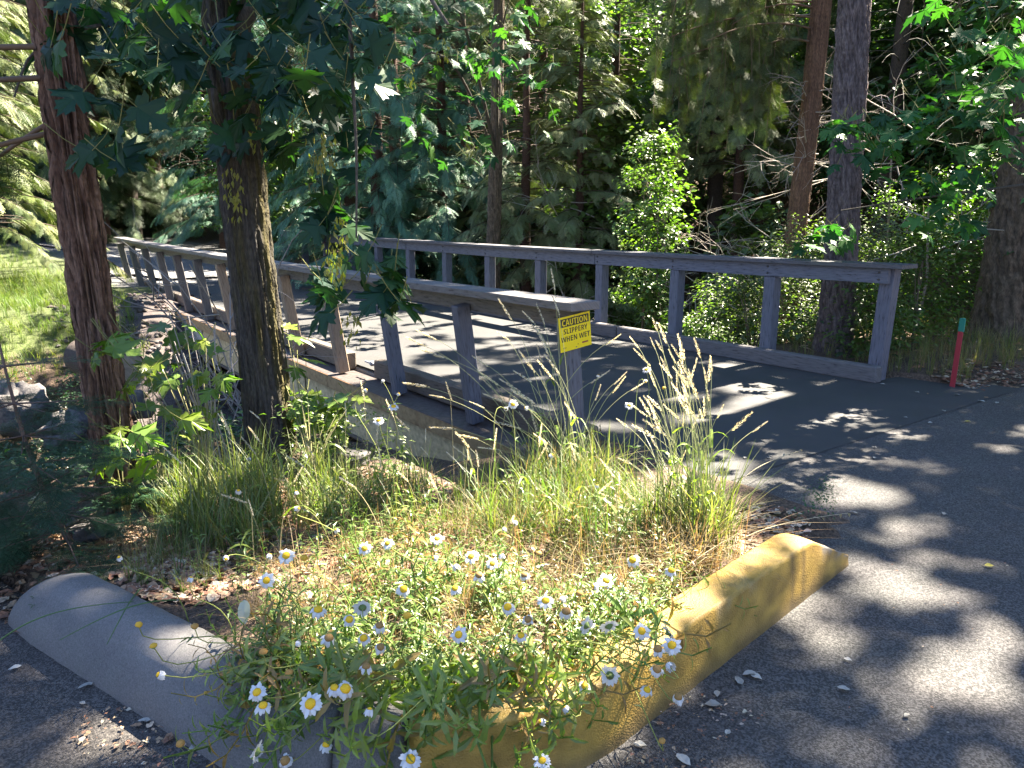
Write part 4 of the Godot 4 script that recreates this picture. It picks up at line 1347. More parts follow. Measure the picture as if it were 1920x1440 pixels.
func build_near_trees() -> void:
	# shaggy cedar on the left
	var c := thing("cedar_tree", "shaggy reddish barked cedar trunk beside the left kerb end", "tree", Vector3(-2.32, 0.0, -4.26))
	obj("trunk", trunk_mesh([Vector3(0, -0.5, 0), Vector3(0, 0.4, 0), Vector3(-0.04, 2.0, 0.0), Vector3(-0.06, 4.5, -0.02), Vector3(0, 9, 0), Vector3(0.05, 12, 0)], [0.070, 0.066, 0.063, 0.061, 0.06, 0.058, 0.05, 0.04], 96, "cedar", 5, 5.2), M.bark, c)
	var where := []
	var tint := []
	rng.seed = 81
	var br := MB.new()
	br.smooth = true
	# low boughs at the left edge of the picture and the crown above
	for spot in [[Vector3(-0.10, 2.35, 0.1), Vector3(-0.5, -0.12, 0.72), 0.9], [Vector3(-0.1, 2.5, 0.1), Vector3(-1, -0.1, 0.55), 1.3], [Vector3(-0.1, 2.1, 0), Vector3(-1, -0.25, 0.25), 1.2], [Vector3(0, 2.9, 0.1), Vector3(-0.7, -0.15, 0.8), 1.2], [Vector3(-0.1, 2.2, -0.1), Vector3(-1, -0.3, -0.5), 1.4], [Vector3(-0.1, 3.0, 0), Vector3(-1, -0.2, -0.2), 1.5]]:
		var p0: Vector3 = spot[0]
		var d: Vector3 = spot[1].normalized()
		var pts := []
		for k in 6: pts.append(p0 + d * spot[2] * k / 5.0 + Vector3(0, -0.14 * pow(k / 5.0, 2), 0))
		br.tube(pts, taper(0.016, 0.004, 6), 5, Color(0.13, 0.09, 0.06))
		for k in 16:
			var f := rr(0.3, 1.0)
			var q: Vector3 = p0 + d * spot[2] * f + Vector3(0, -0.14 * f * f, 0)
			where.append(Transform3D(frame(d.rotated(Vector3.UP, rr(-0.9, 0.9)) + Vector3(0, rr(-0.5, 0.1), 0), Vector3.UP + rand_dir() * 0.3).scaled(Vector3.ONE * rr(0.25, 0.42)), q))
			tint.append(vary(Color(0.06, 0.13, 0.05), 0.3))
	obj("branches", br.mesh(), M.twig, c)
	canopy_trees.append([c, where, tint, "cedar"])

	# mossy maple
	var mp := thing("maple_tree", "mossy maple trunk with large dark hanging leaves in the island", "tree", Vector3(-1.67, 0.0, -5.05))
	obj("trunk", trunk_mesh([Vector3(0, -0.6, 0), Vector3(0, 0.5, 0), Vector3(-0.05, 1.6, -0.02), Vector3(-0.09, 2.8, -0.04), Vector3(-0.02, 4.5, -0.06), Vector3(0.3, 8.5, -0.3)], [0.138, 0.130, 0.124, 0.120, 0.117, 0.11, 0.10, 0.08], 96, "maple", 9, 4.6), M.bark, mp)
	var lm := MB.new()
	lm.smooth = true
	var bark := Color(0.13, 0.11, 0.09)
	limb(lm, [Vector3(0, 2.75, 0), Vector3(0.45, 3.1, 0.35), Vector3(1.0, 3.0, 0.7), Vector3(1.35, 2.6, 0.9)], 0.05, 0.008, 7, bark)
	limb(lm, [Vector3(0.45, 3.1, 0.35), Vector3(0.75, 2.9, 0.6), Vector3(0.85, 2.2, 0.85), Vector3(0.85, 1.55, 0.95)], 0.018, 0.005, 6, bark)
	limb(lm, [Vector3(0, 2.9, 0), Vector3(-0.3, 3.2, 0.5), Vector3(-0.8, 3.2, 1.0), Vector3(-1.0, 2.75, 1.3)], 0.045, 0.007, 7, bark)
	limb(lm, [Vector3(0, 3.0, 0), Vector3(0.2, 3.4, 0.5), Vector3(0.1, 3.5, 1.2)], 0.05, 0.008, 7, bark)
	limb(lm, [Vector3(0, 3.4, 0), Vector3(0.8, 4.2, -0.3), Vector3(1.8, 4.8, -0.7)], 0.06, 0.012, 7, bark)
	limb(lm, [Vector3(0, 3.6, 0), Vector3(-0.8, 4.4, 0.2), Vector3(-1.6, 5.0, 0.5)], 0.06, 0.012, 7, bark)
	limb(lm, [Vector3(-0.05, 2.5, 0), Vector3(-0.4, 2.7, 0.35), Vector3(-0.75, 2.55, 0.75), Vector3(-0.85, 2.25, 0.95)], 0.02, 0.005, 6, bark)
	obj("limbs", lm.mesh(), M.bark, mp)
	big_leaves(mp, [
	Vector3(-1.99, 2.8, -4.76), Vector3(-1.84, 2.39, -3.88), Vector3(-1.93, 2.63, -4.33), Vector3(-2.08, 2.6, -4.65), Vector3(-2.25, 2.74, -4.44), Vector3(-2.45, 2.56, -4.39), Vector3(-2.37, 2.71, -4.8), Vector3(-1.75, 2.54, -4), Vector3(-1.96, 2.82, -4.78), Vector3(-2.29, 2.68, -4.73), Vector3(-2.19, 2.67, -3.99), Vector3(-2.64, 2.84, -4.79), Vector3(-2.51, 2.95, -4.84), Vector3(-2.19, 2.72, -4.53), Vector3(-1.74, 2.7, -4.03), Vector3(-2.37, 2.61, -4.75), Vector3(-2.27, 2.58, -4.25), Vector3(-1.73, 2.69, -4.1), Vector3(-2.21, 2.45, -3.93), Vector3(-2.48, 2.88, -4.81), Vector3(-2.48, 2.78, -4.54), Vector3(-2.27, 2.62, -4.24), Vector3(-2.32, 2.59, -4.15), Vector3(-2.48, 2.54, -4.64), Vector3(-1.87, 2.61, -3.82), Vector3(-1.94, 2.77, -4.36), Vector3(-1.84, 2.49, -3.93), Vector3(-2.1, 2.46, -3.82), Vector3(-2, 2.77, -4.05), Vector3(-2.44, 2.58, -4.55), Vector3(-2.26, 2.63, -4.31), Vector3(-2.51, 2.79, -4.61), Vector3(-2.26, 2.73, -4.19), Vector3(-2.36, 2.53, -4.19), Vector3(-2.14, 2.72, -4.63), Vector3(-1.8, 2.61, -3.93), Vector3(-1.92, 2.75, -3.91), Vector3(-2.01, 2.73, -4.64), Vector3(-2.04, 2.71, -4.57), Vector3(-1.68, 2.44, -4.02), Vector3(-0.73, 2.53, -4.08), Vector3(-1.55, 2.66, -5.09), Vector3(-1.21, 2.84, -4.48), Vector3(-1.11, 2.48, -4.74), Vector3(-2.14, 2.61, -5.21), Vector3(-1.44, 2.38, -4.03), Vector3(-0.88, 2.26, -4.02), Vector3(-1.01, 2.86, -5.12), Vector3(-1.64, 2.36, -4.05), Vector3(-1.57, 2.94, -5.04), Vector3(-1.54, 2.65, -4.33), Vector3(-1.67, 2.87, -4.93), Vector3(-1.05, 2.34, -3.96), Vector3(-1.06, 2.72, -3.97), Vector3(-1.45, 2.6, -4.83), Vector3(-1.15, 2.83, -4.39), Vector3(-1.14, 2.39, -5.05), Vector3(-1.18, 2.26, -4.08), Vector3(-0.95, 2.31, -3.73), Vector3(-1.59, 2.62, -4.11), Vector3(-1.72, 2.61, -4.72), Vector3(-1.21, 2.42, -4.21), Vector3(-1.29, 2.73, -4.14), Vector3(-1.28, 2.38, -4.43), Vector3(-1.02, 3, -4.88), Vector3(-1.76, 2.42, -4.37), Vector3(-1.57, 2.25, -3.98), Vector3(-1.2, 2.77, -4.84), Vector3(-1.52, 2.56, -5.16), Vector3(-1.74, 2.8, -4.46), Vector3(-1.77, 2.67, -4.42), Vector3(-1.72, 2.96, -4.79), Vector3(-1.53, 2.45, -4.36), Vector3(-0.83, 2.75, -4.61), Vector3(-1.41, 2.26, -4.12), Vector3(-1.14, 2.76, -4.82), Vector3(-1.18, 2.45, -4.66), Vector3(-1.17, 2.53, -4.01), Vector3(-1.96, 2.99, -5.22), Vector3(-1.12, 2.36, -4.63), Vector3(-1.62, 2.94, -4.64), Vector3(-0.63, 2.31, -3.83), Vector3(-1.32, 2.75, -4.22), Vector3(-1.07, 2.72, -4.56), Vector3(-1.45, 2.62, -4.35), Vector3(-1.37, 3.07, -5.33), Vector3(-1.92, 3.06, -5.21), Vector3(-1.31, 2.82, -4.21), Vector3(-0.97, 2.48, -4.7), Vector3(-1.03, 2.75, -5.15), Vector3(-1.71, 2.7, -5.01), Vector3(-1.16, 2.71, -4.3), Vector3(-0.82, 2.54, -4.28), Vector3(-1.22, 2.92, -4.94), Vector3(-1.36, 2.55, -4.28), Vector3(-0.97, 2.95, -5.13), Vector3(-0.96, 2.68, -4.04), Vector3(-1.78, 2.78, -5.19), Vector3(-0.94, 2.73, -4.51), Vector3(-1.92, 2.47, -4.79), Vector3(-0.95, 2.42, -3.86), Vector3(-1.3, 2.57, -4.68), Vector3(-0.75, 2.63, -4.15), Vector3(-1.5, 2.62, -5.03), Vector3(-0.96, 2.56, -4.35), Vector3(-0.97, 2.66, -4.42), Vector3(-1.64, 2.51, -4.07), Vector3(-0.63, 2.69, -3.88), Vector3(-1.16, 2.24, -4.11), Vector3(-1.41, 2.68, -3.82), Vector3(-1.26, 2.8, -5.02), Vector3(-1.36, 2.44, -3.84), Vector3(-1.53, 2.36, -4.61), Vector3(-1.25, 2.29, -4.23), Vector3(-1.81, 2.66, -4.66), Vector3(-0.94, 2.69, -4.57), Vector3(-0.77, 2.45, -4.16), Vector3(-0.86, 2.44, -4.19), Vector3(-1.16, 2.92, -4.83), Vector3(-1.22, 2.7, -4.46), Vector3(-1.48, 2.6, -4.41), Vector3(-1.12, 2.75, -3.99), Vector3(-0.81, 2.74, -4.28), Vector3(-1.02, 2.65, -4.39), Vector3(-1.84, 2.67, -4.63), Vector3(-1.19, 2.57, -4.04), Vector3(-1.3, 2.81, -4.25), Vector3(-1.57, 2.66, -3.9), Vector3(-0.71, 2.5, -4.1), Vector3(-1.2, 2.81, -4.78), Vector3(-1.43, 2.8, -5.14), Vector3(-0.98, 2.26, -4.11), Vector3(-1.46, 2.52, -4.67), Vector3(-1.7, 3, -5.08), Vector3(-1.55, 3.01, -4.89), Vector3(-1.28, 2.35, -3.91), Vector3(-1.59, 2.09, -4.8), Vector3(-1.5, 2.12, -4.85), Vector3(-1.73, 2.42, -5.09), Vector3(-1.31, 2.45, -5.1), Vector3(-1.29, 2.31, -4.54), Vector3(-1.43, 2.2, -4.36), Vector3(-1.38, 2.33, -4.43), Vector3(-1.47, 2.38, -5.08), Vector3(-1.26, 2.38, -4.43), Vector3(-1.31, 2.13, -4.64), Vector3(-1.39, 2.14, -4.84), Vector3(-1.22, 2.06, -4.43), Vector3(-1.72, 2.08, -4.96), Vector3(-1.32, 2.23, -4.38), Vector3(-1.69, 2.22, -4.89), Vector3(-1.02, 2.2, -4.44), Vector3(-1.25, 2.43, -4.81), Vector3(-1.71, 2.42, -5.09), Vector3(-1.26, 2.13, -4.43), Vector3(-1.54, 2.37, -5.16), Vector3(-1.24, 2.13, -4.86), Vector3(-1.77, 2.16, -4.91), Vector3(-1.18, 2.28, -4.56), Vector3(-1.29, 2.27, -4.42), Vector3(-1.1, 2.16, -4.44), Vector3(-1.3, 2.06, -4.73), Vector3(-1.77, 2.06, -4.82), Vector3(-1.38, 2.06, -4.65), Vector3(-1.68, 2.54, -5.05), Vector3(-1.52, 2.1, -4.37), Vector3(-1.33, 2.52, -4.99), Vector3(-1.77, 2.09, -4.78), Vector3(-1.39, 2.08, -4.86), Vector3(-1.22, 2.37, -4.39), Vector3(-0.82, 2.42, -4.65), Vector3(-0.92, 2, -4.37), Vector3(-1, 2.32, -4.24), Vector3(-0.92, 2.41, -4.51), Vector3(-1.09, 2.41, -4.76), Vector3(-0.81, 2.04, -4.4), Vector3(-0.89, 2.3, -4.35), Vector3(-0.9, 2.02, -4.38), Vector3(-0.9, 1.91, -4.34), Vector3(-0.81, 2.13, -4.42), Vector3(-0.96, 2.44, -4.65), Vector3(-1.15, 2.42, -4.68), Vector3(-0.9, 2.34, -4.43), Vector3(-0.83, 2.14, -4.55), Vector3(-1.12, 2.38, -4.65), Vector3(-0.92, 2.37, -4.24), Vector3(-1.13, 2.35, -4.6), Vector3(-0.88, 2.31, -4.24), Vector3(-0.95, 2.12, -4.5), Vector3(-0.86, 2.25, -4.6), Vector3(-1.81, 2.07, -3.7), Vector3(-1.88, 1.92, -3.77), Vector3(-1.91, 1.99, -3.92), Vector3(-2.08, 2.25, -3.93), Vector3(-2.05, 2.24, -4.11), Vector3(-2.01, 1.97, -3.82), Vector3(-2.07, 1.96, -4.05), Vector3(-2.11, 1.98, -3.92), Vector3(-1.03, 1.61, -4.17), Vector3(-1.08, 1.67, -4.3), Vector3(-0.93, 1.69, -4.27), Vector3(-1.01, 1.77, -4.23), Vector3(-1.02, 1.85, -4.42), Vector3(-1, 1.84, -4.29), Vector3(-0.98, 1.59, -4.63), Vector3(-0.98, 1.67, -4.16), Vector3(-1.02, 1.67, -4.29), Vector3(-0.59, 1.23, -4.04), Vector3(-0.99, 1.3, -4.03), Vector3(-0.68, 1.29, -4.35), Vector3(-1.05, 1.34, -4.36), Vector3(-0.58, 1.23, -3.93), Vector3(-0.8, 1.3, -4.19), Vector3(-1.07, 1.22, -4.27), Vector3(-0.75, 1.48, -4.04), Vector3(-1.06, 1.31, -4.27), Vector3(-0.69, 1.33, -4.13), Vector3(-0.68, 1.31, -4.21), Vector3(-0.93, 1.18, -3.89), Vector3(-0.69, 1.26, -4.11), Vector3(-0.69, 1.14, -4.25), Vector3(-0.64, 1.44, -4.25), Vector3(-0.97, 1.26, -4.34), Vector3(-0.88, 1.44, -4.4), Vector3(-0.95, 1.4, -4.44), Vector3(-0.52, 1.22, -3.96), Vector3(-0.63, 1.37, -4.14), Vector3(-1.88, 2.42, -3.98), Vector3(-1.93, 2.52, -4.13), Vector3(-1.82, 2.18, -3.92), Vector3(-1.82, 2.44, -4.05), Vector3(-1.91, 2.39, -4.37), Vector3(-1.9, 2.4, -4.38), Vector3(-1.7, 2.36, -3.91), Vector3(-2.03, 2.49, -4.41)], Vector2(0.13, 0.23), [Color(0.024, 0.062, 0.042), Color(0.03, 0.075, 0.045), Color(0.04, 0.09, 0.035)], M.glossy_leaf, Vector3(0.05, 0.75, 0.55), 0.55, 82)
	rng.seed = 83
	for q in [Vector3(-0.96, 1.56, -4.18), Vector3(-1.69, 1.94, -4.77), Vector3(-1, 2.11, -4.3), Vector3(-0.86, 1.19, -4.04), Vector3(-0.96, 1.48, -4.16), Vector3(-1.08, 2.1, -4.4), Vector3(-1.51, 2.24, -4.74), Vector3(-0.93, 1.67, -4.2), Vector3(-0.93, 2.99, -7.48), Vector3(-0.65, 3.27, -7.75), Vector3(-0.4, 2.39, -7.55), Vector3(-1.67, 1.84, -4.75)]:
		var k := MB.new()
		for i in 26:
			var at := Vector3(rr(-0.05, 0.05), -rr(0.0, 0.20), rr(-0.05, 0.05))
			one_leaf(k, at, frame(Vector3(rr(-0.5, 0.5), -1, rr(-0.5, 0.5)), rand_dir()), rr(0.035, 0.055), 0.02, 0.1, Color(1, 1, 1) * rr(0.8, 1.2))
		var sdm := matl_tint(M.leaf, Color(0.30, 0.27, 0.05), 1)
		obj("seed_cluster", k.mesh(), sdm, mp, q - mp.position)
	canopy_trees.append([mp, [], [], "leaf"])

	# second maple across the ravine, behind the bridge
	var m2 := thing("maple_tree", "maple with sunlit leaves behind the middle of the bridge", "tree", Vector3(-0.38, H(-0.38, -15.4), -15.4))
	obj("trunk", trunk_mesh([Vector3(0, -0.5, 0), Vector3(0, 2, 0), Vector3(0.1, 5, 0.2), Vector3(0.2, 9, 0.3)], [0.14, 0.12, 0.10, 0.08, 0.05], 40, "fir", 19, 6.0), M.bark, m2)
	lm = MB.new()
	lm.smooth = true
	for e in [Vector3(0.3, 5.4, 3.6), Vector3(-0.6, 6.0, 4.2), Vector3(-1.0, 5.2, 3.4), Vector3(0.4, 6.2, 3.0)]:
		limb(lm, [Vector3(0.1, 4.0, 0.1), e * 0.45 + Vector3(0, 2.9, 0), e * 0.8 + Vector3(0, 1.3, 0), e], 0.04, 0.008, 6, bark)
	obj("limbs", lm.mesh(), M.bark, m2)
	big_leaves(m2, [
	Vector3(0.19, 4.76, -12.43), Vector3(-1.51, 4.12, -11.49), Vector3(-1.34, 4.67, -12.3), Vector3(-2.18, 4.27, -13.24), Vector3(0.03, 4.11, -11.54), Vector3(-0.13, 4.11, -11.71), Vector3(-0.55, 3.89, -11.92), Vector3(-0.37, 4.6, -13.02), Vector3(-0.7, 3.81, -11.79), Vector3(-0.26, 4.5, -12.39), Vector3(0.02, 4.22, -13.05), Vector3(-0.7, 4.35, -13.3), Vector3(-1.65, 3.97, -12.57), Vector3(-0.01, 3.68, -11.81), Vector3(0.08, 4.56, -12.24), Vector3(0.24, 4.55, -12.05), Vector3(0.1, 4.43, -12.48), Vector3(-1.52, 4.29, -12.43), Vector3(0.26, 4.58, -13.46), Vector3(-1.14, 4.77, -12.75), Vector3(-0.74, 3.98, -12.48), Vector3(-0.12, 4.38, -13.12), Vector3(-0.9, 4.27, -12.42), Vector3(-0.19, 4.18, -11.74), Vector3(-0.45, 3.71, -11.52), Vector3(-1.45, 4.23, -11.65), Vector3(-0.26, 3.99, -12.26), Vector3(0.15, 3.96, -12.97), Vector3(-0.54, 3.88, -12.84), Vector3(-0.03, 4.5, -13.34), Vector3(-0.21, 4.45, -13.19), Vector3(-1.83, 4.42, -12.56), Vector3(-0.12, 3.88, -12.03), Vector3(-0.75, 4.24, -11.89), Vector3(-1.88, 4.33, -12.8), Vector3(-0.41, 4.05, -12.82), Vector3(-1.05, 4.69, -12.56), Vector3(-1.24, 5.04, -13.41), Vector3(-0.64, 3.92, -12.31), Vector3(-1.94, 4.61, -12.8), Vector3(0.14, 4.33, -13.25), Vector3(0.04, 4.39, -11.76), Vector3(-0.51, 4.02, -12.44), Vector3(-0.17, 3.65, -11.57), Vector3(-0.95, 4.63, -12.12), Vector3(-1.98, 4.04, -12.51), Vector3(-0, 3.15, -11.15), Vector3(-1.18, 3.26, -11.48), Vector3(0.28, 3.81, -11.93), Vector3(-0.49, 3.29, -11.63), Vector3(0.56, 3.05, -11.34), Vector3(0.64, 3.91, -12.69), Vector3(0.69, 3.1, -12.16), Vector3(-1.38, 3.29, -12.65), Vector3(-1.55, 2.98, -12.33), Vector3(-1.63, 2.98, -12.31), Vector3(0.26, 3.6, -11.86), Vector3(0.55, 2.89, -13.04), Vector3(-1.84, 3.53, -13.16), Vector3(-0.12, 3.24, -11.42), Vector3(-0.51, 3, -12.27), Vector3(-0.72, 2.66, -11.26), Vector3(0.38, 3.61, -11.76), Vector3(0.41, 3.45, -11.61), Vector3(-1.27, 2.85, -12.97), Vector3(0.07, 3.38, -13.18), Vector3(-0.15, 3.43, -12.95), Vector3(-0.26, 3.34, -12.5), Vector3(-1.16, 3.87, -12.74), Vector3(-0.5, 3.47, -12.95), Vector3(0.32, 3.54, -12.11), Vector3(-0.05, 3.31, -12.66), Vector3(-1.54, 2.98, -11.6), Vector3(-1.48, 3.53, -12.53), Vector3(-0.39, 3.83, -12.02), Vector3(-1.31, 3.09, -11.59), Vector3(-1.13, 3.11, -11.86), Vector3(-0.02, 3.37, -12.02), Vector3(-0.9, 3.41, -13.17), Vector3(-0.78, 3.71, -11.58), Vector3(-0.79, 2.86, -11.85), Vector3(0.3, 3.65, -12.71), Vector3(-1.36, 2.93, -12.38), Vector3(-0.5, 2.76, -12.36), Vector3(0.73, 3.27, -13.07), Vector3(-0.05, 3.22, -11.89), Vector3(-0.73, 3.29, -11.46), Vector3(-0.45, 2.76, -12.39), Vector3(-1.77, 3.71, -12.99), Vector3(-0.33, 3.77, -12.3), Vector3(-1.27, 2.23, -12.1), Vector3(-0.79, 2.37, -11.96), Vector3(-0.99, 2.4, -11.73), Vector3(-0.57, 2.33, -12.25), Vector3(-1.28, 2.58, -12.43), Vector3(-1.33, 2.72, -11.67), Vector3(-1.56, 2.66, -11.96), Vector3(-0.05, 2.73, -12.44), Vector3(-0.8, 2.7, -11.89), Vector3(-0.45, 2.62, -11.94), Vector3(-0.96, 2.46, -12.39), Vector3(-1.65, 2.51, -12.37), Vector3(-1.44, 2.9, -12.54), Vector3(-0.32, 2.32, -11.5), Vector3(-0.67, 2.46, -11.68), Vector3(-0.25, 2.46, -12.21)], Vector2(0.19, 0.29), [Color(0.05, 0.12, 0.05), Color(0.07, 0.15, 0.04), Color(0.04, 0.10, 0.055)], M.glossy_leaf, Vector3(0.1, 0.8, 0.4), 0.5, 84)
	canopy_trees.append([m2, [], [], "leaf"])

	# slender reddish cedar and grey pine behind the right railing
	var rp := thing("pine_tree", "slender reddish brown trunk behind the right railing", "tree", Vector3(4.1, H(4.1, -11.4) - 0.1, -11.4))
	obj("trunk", trunk_mesh([Vector3(0, -0.5, 0), Vector3(0.02, 1.5, 0), Vector3(0.12, 4, 0), Vector3(0.2, 8, 0.0), Vector3(0.3, 15, 0)], [0.145, 0.132, 0.128, 0.124, 0.118, 0.10, 0.08, 0.04], 56, "red", 23, 6.5), M.bark, rp)
	where = []
	tint = []
	rng.seed = 85
	br = MB.new()
	br.smooth = true
	for i in 15:      # boughs above the picture's edge with strands hanging from them
		var p0 := Vector3(0.05, rr(4.7, 7.0), 0)
		var d := Vector3(-1, 0, rr(-0.15, 0.7)).normalized()
		var L := rr(1.1, 2.5)
		var pts := []
		for k in 6:
			var f := k / 5.0
			pts.append(p0 + d * L * f + Vector3(0, 0.25 * f - 0.55 * f * f, 0))
		br.tube(pts, taper(0.018, 0.006, 6), 5, Color(0.16, 0.10, 0.065))
		for k in 9:
			var f := rr(0.25, 1.0)
			var q: Vector3 = p0 + d * L * f + Vector3(0, 0.25 * f - 0.55 * f * f, 0)
			var drop := rr(0.5, 1.5)
			var sway := Vector3(rr(-0.22, 0.12), 0, rr(-0.15, 0.15))
			br.tube([q, q + Vector3(0, -drop * 0.5, 0) + sway * 0.4, q + Vector3(0, -drop, 0) + sway], [0.005, 0.004, 0.002], 4, Color(0.16, 0.11, 0.07), false)
			for n in int(drop / 0.075):
				var g := (n + rng.randf()) * 0.075 / drop
				var at := q + Vector3(0, -drop * g, 0) + sway * g
				where.append(Transform3D(frame(rand_dir() * Vector3(0.8, 0.2, 0.8) + Vector3(0, -0.9, 0), rand_dir()).scaled(Vector3.ONE * rr(0.14, 0.27)), at))
				tint.append(vary(Color(0.105, 0.135, 0.045), 0.4))
	obj("branches", br.mesh(), M.twig, rp)
	var dt := MB.new()
	dt.smooth = true
	for i in 22:
		var p0 := Vector3(0.08, rr(0.9, 5.4), 0)
		var d := Vector3(rr(-1, 1), rr(-0.1, 0.35), rr(-0.4, 1)).normalized()
		twig(dt, p0, d, rr(0.5, 1.2), 0.009, 2, Color(0.30, 0.26, 0.22))
	obj("dead_twigs", dt.mesh(), M.twig, rp)
	canopy_trees.append([rp, where, tint, "cedar"])

	var gp := thing("pine_tree", "thick grey brown trunk just behind the end of the right railing", "tree", Vector3(3.82, H(3.82, -8.95), -8.95))
	obj("trunk", trunk_mesh([Vector3(0, -0.5, 0), Vector3(-0.02, 1.2, 0), Vector3(-0.12, 3.5, 0), Vector3(-0.28, 7, 0.0), Vector3(-0.4, 15, 0)], [0.165, 0.152, 0.146, 0.14, 0.135, 0.12, 0.09, 0.04], 72, "pine", 27, 5.0), M.bark, gp)
	canopy_trees.append([gp, [], [], "cedar"])

	var fr := thing("fir_tree", "broad rough barked trunk at the right edge behind the red stake", "tree", Vector3(6.42, H(6.42, -9.9), -9.9))
	obj("trunk", trunk_mesh([Vector3(0, -0.5, 0), Vector3(0, 1.2, 0), Vector3(0.1, 3.5, 0), Vector3(0.2, 7, 0.0), Vector3(0.3, 16, 0)], [0.34, 0.30, 0.28, 0.27, 0.25, 0.2, 0.12, 0.05], 80, "fir", 29, 5.0), M.bark, fr)
	canopy_trees.append([fr, [], [], "leaf"])
	# maple boughs reaching in from the right
	var m3 := thing("maple_tree", "maple boughs with dark green leaves reaching in beside the rightmost trunk", "tree", Vector3(7.4, H(7.4, -6.9), -6.9))
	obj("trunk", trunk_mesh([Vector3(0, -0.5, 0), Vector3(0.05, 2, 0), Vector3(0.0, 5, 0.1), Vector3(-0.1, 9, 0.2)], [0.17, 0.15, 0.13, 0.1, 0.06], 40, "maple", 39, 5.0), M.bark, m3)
	lm = MB.new()
	lm.smooth = true
	for e in [Vector3(-3.6, 2.6, 0.0), Vector3(-4.0, 1.75, -1.2), Vector3(-2.9, 2.9, 0.6), Vector3(-2.6, 1.6, 0.0), Vector3(-3.0, 3.3, -0.3), Vector3(-2.2, 3.6, 0.6)]:
		limb(lm, [Vector3(0, e.y - 0.3, 0), Vector3(-0.9, e.y + 0.4, 0.1), e.lerp(Vector3(-1, e.y + 0.5, 0.1), 0.4), e], 0.035, 0.006, 6, bark)
	obj("limbs", lm.mesh(), M.bark, m3)
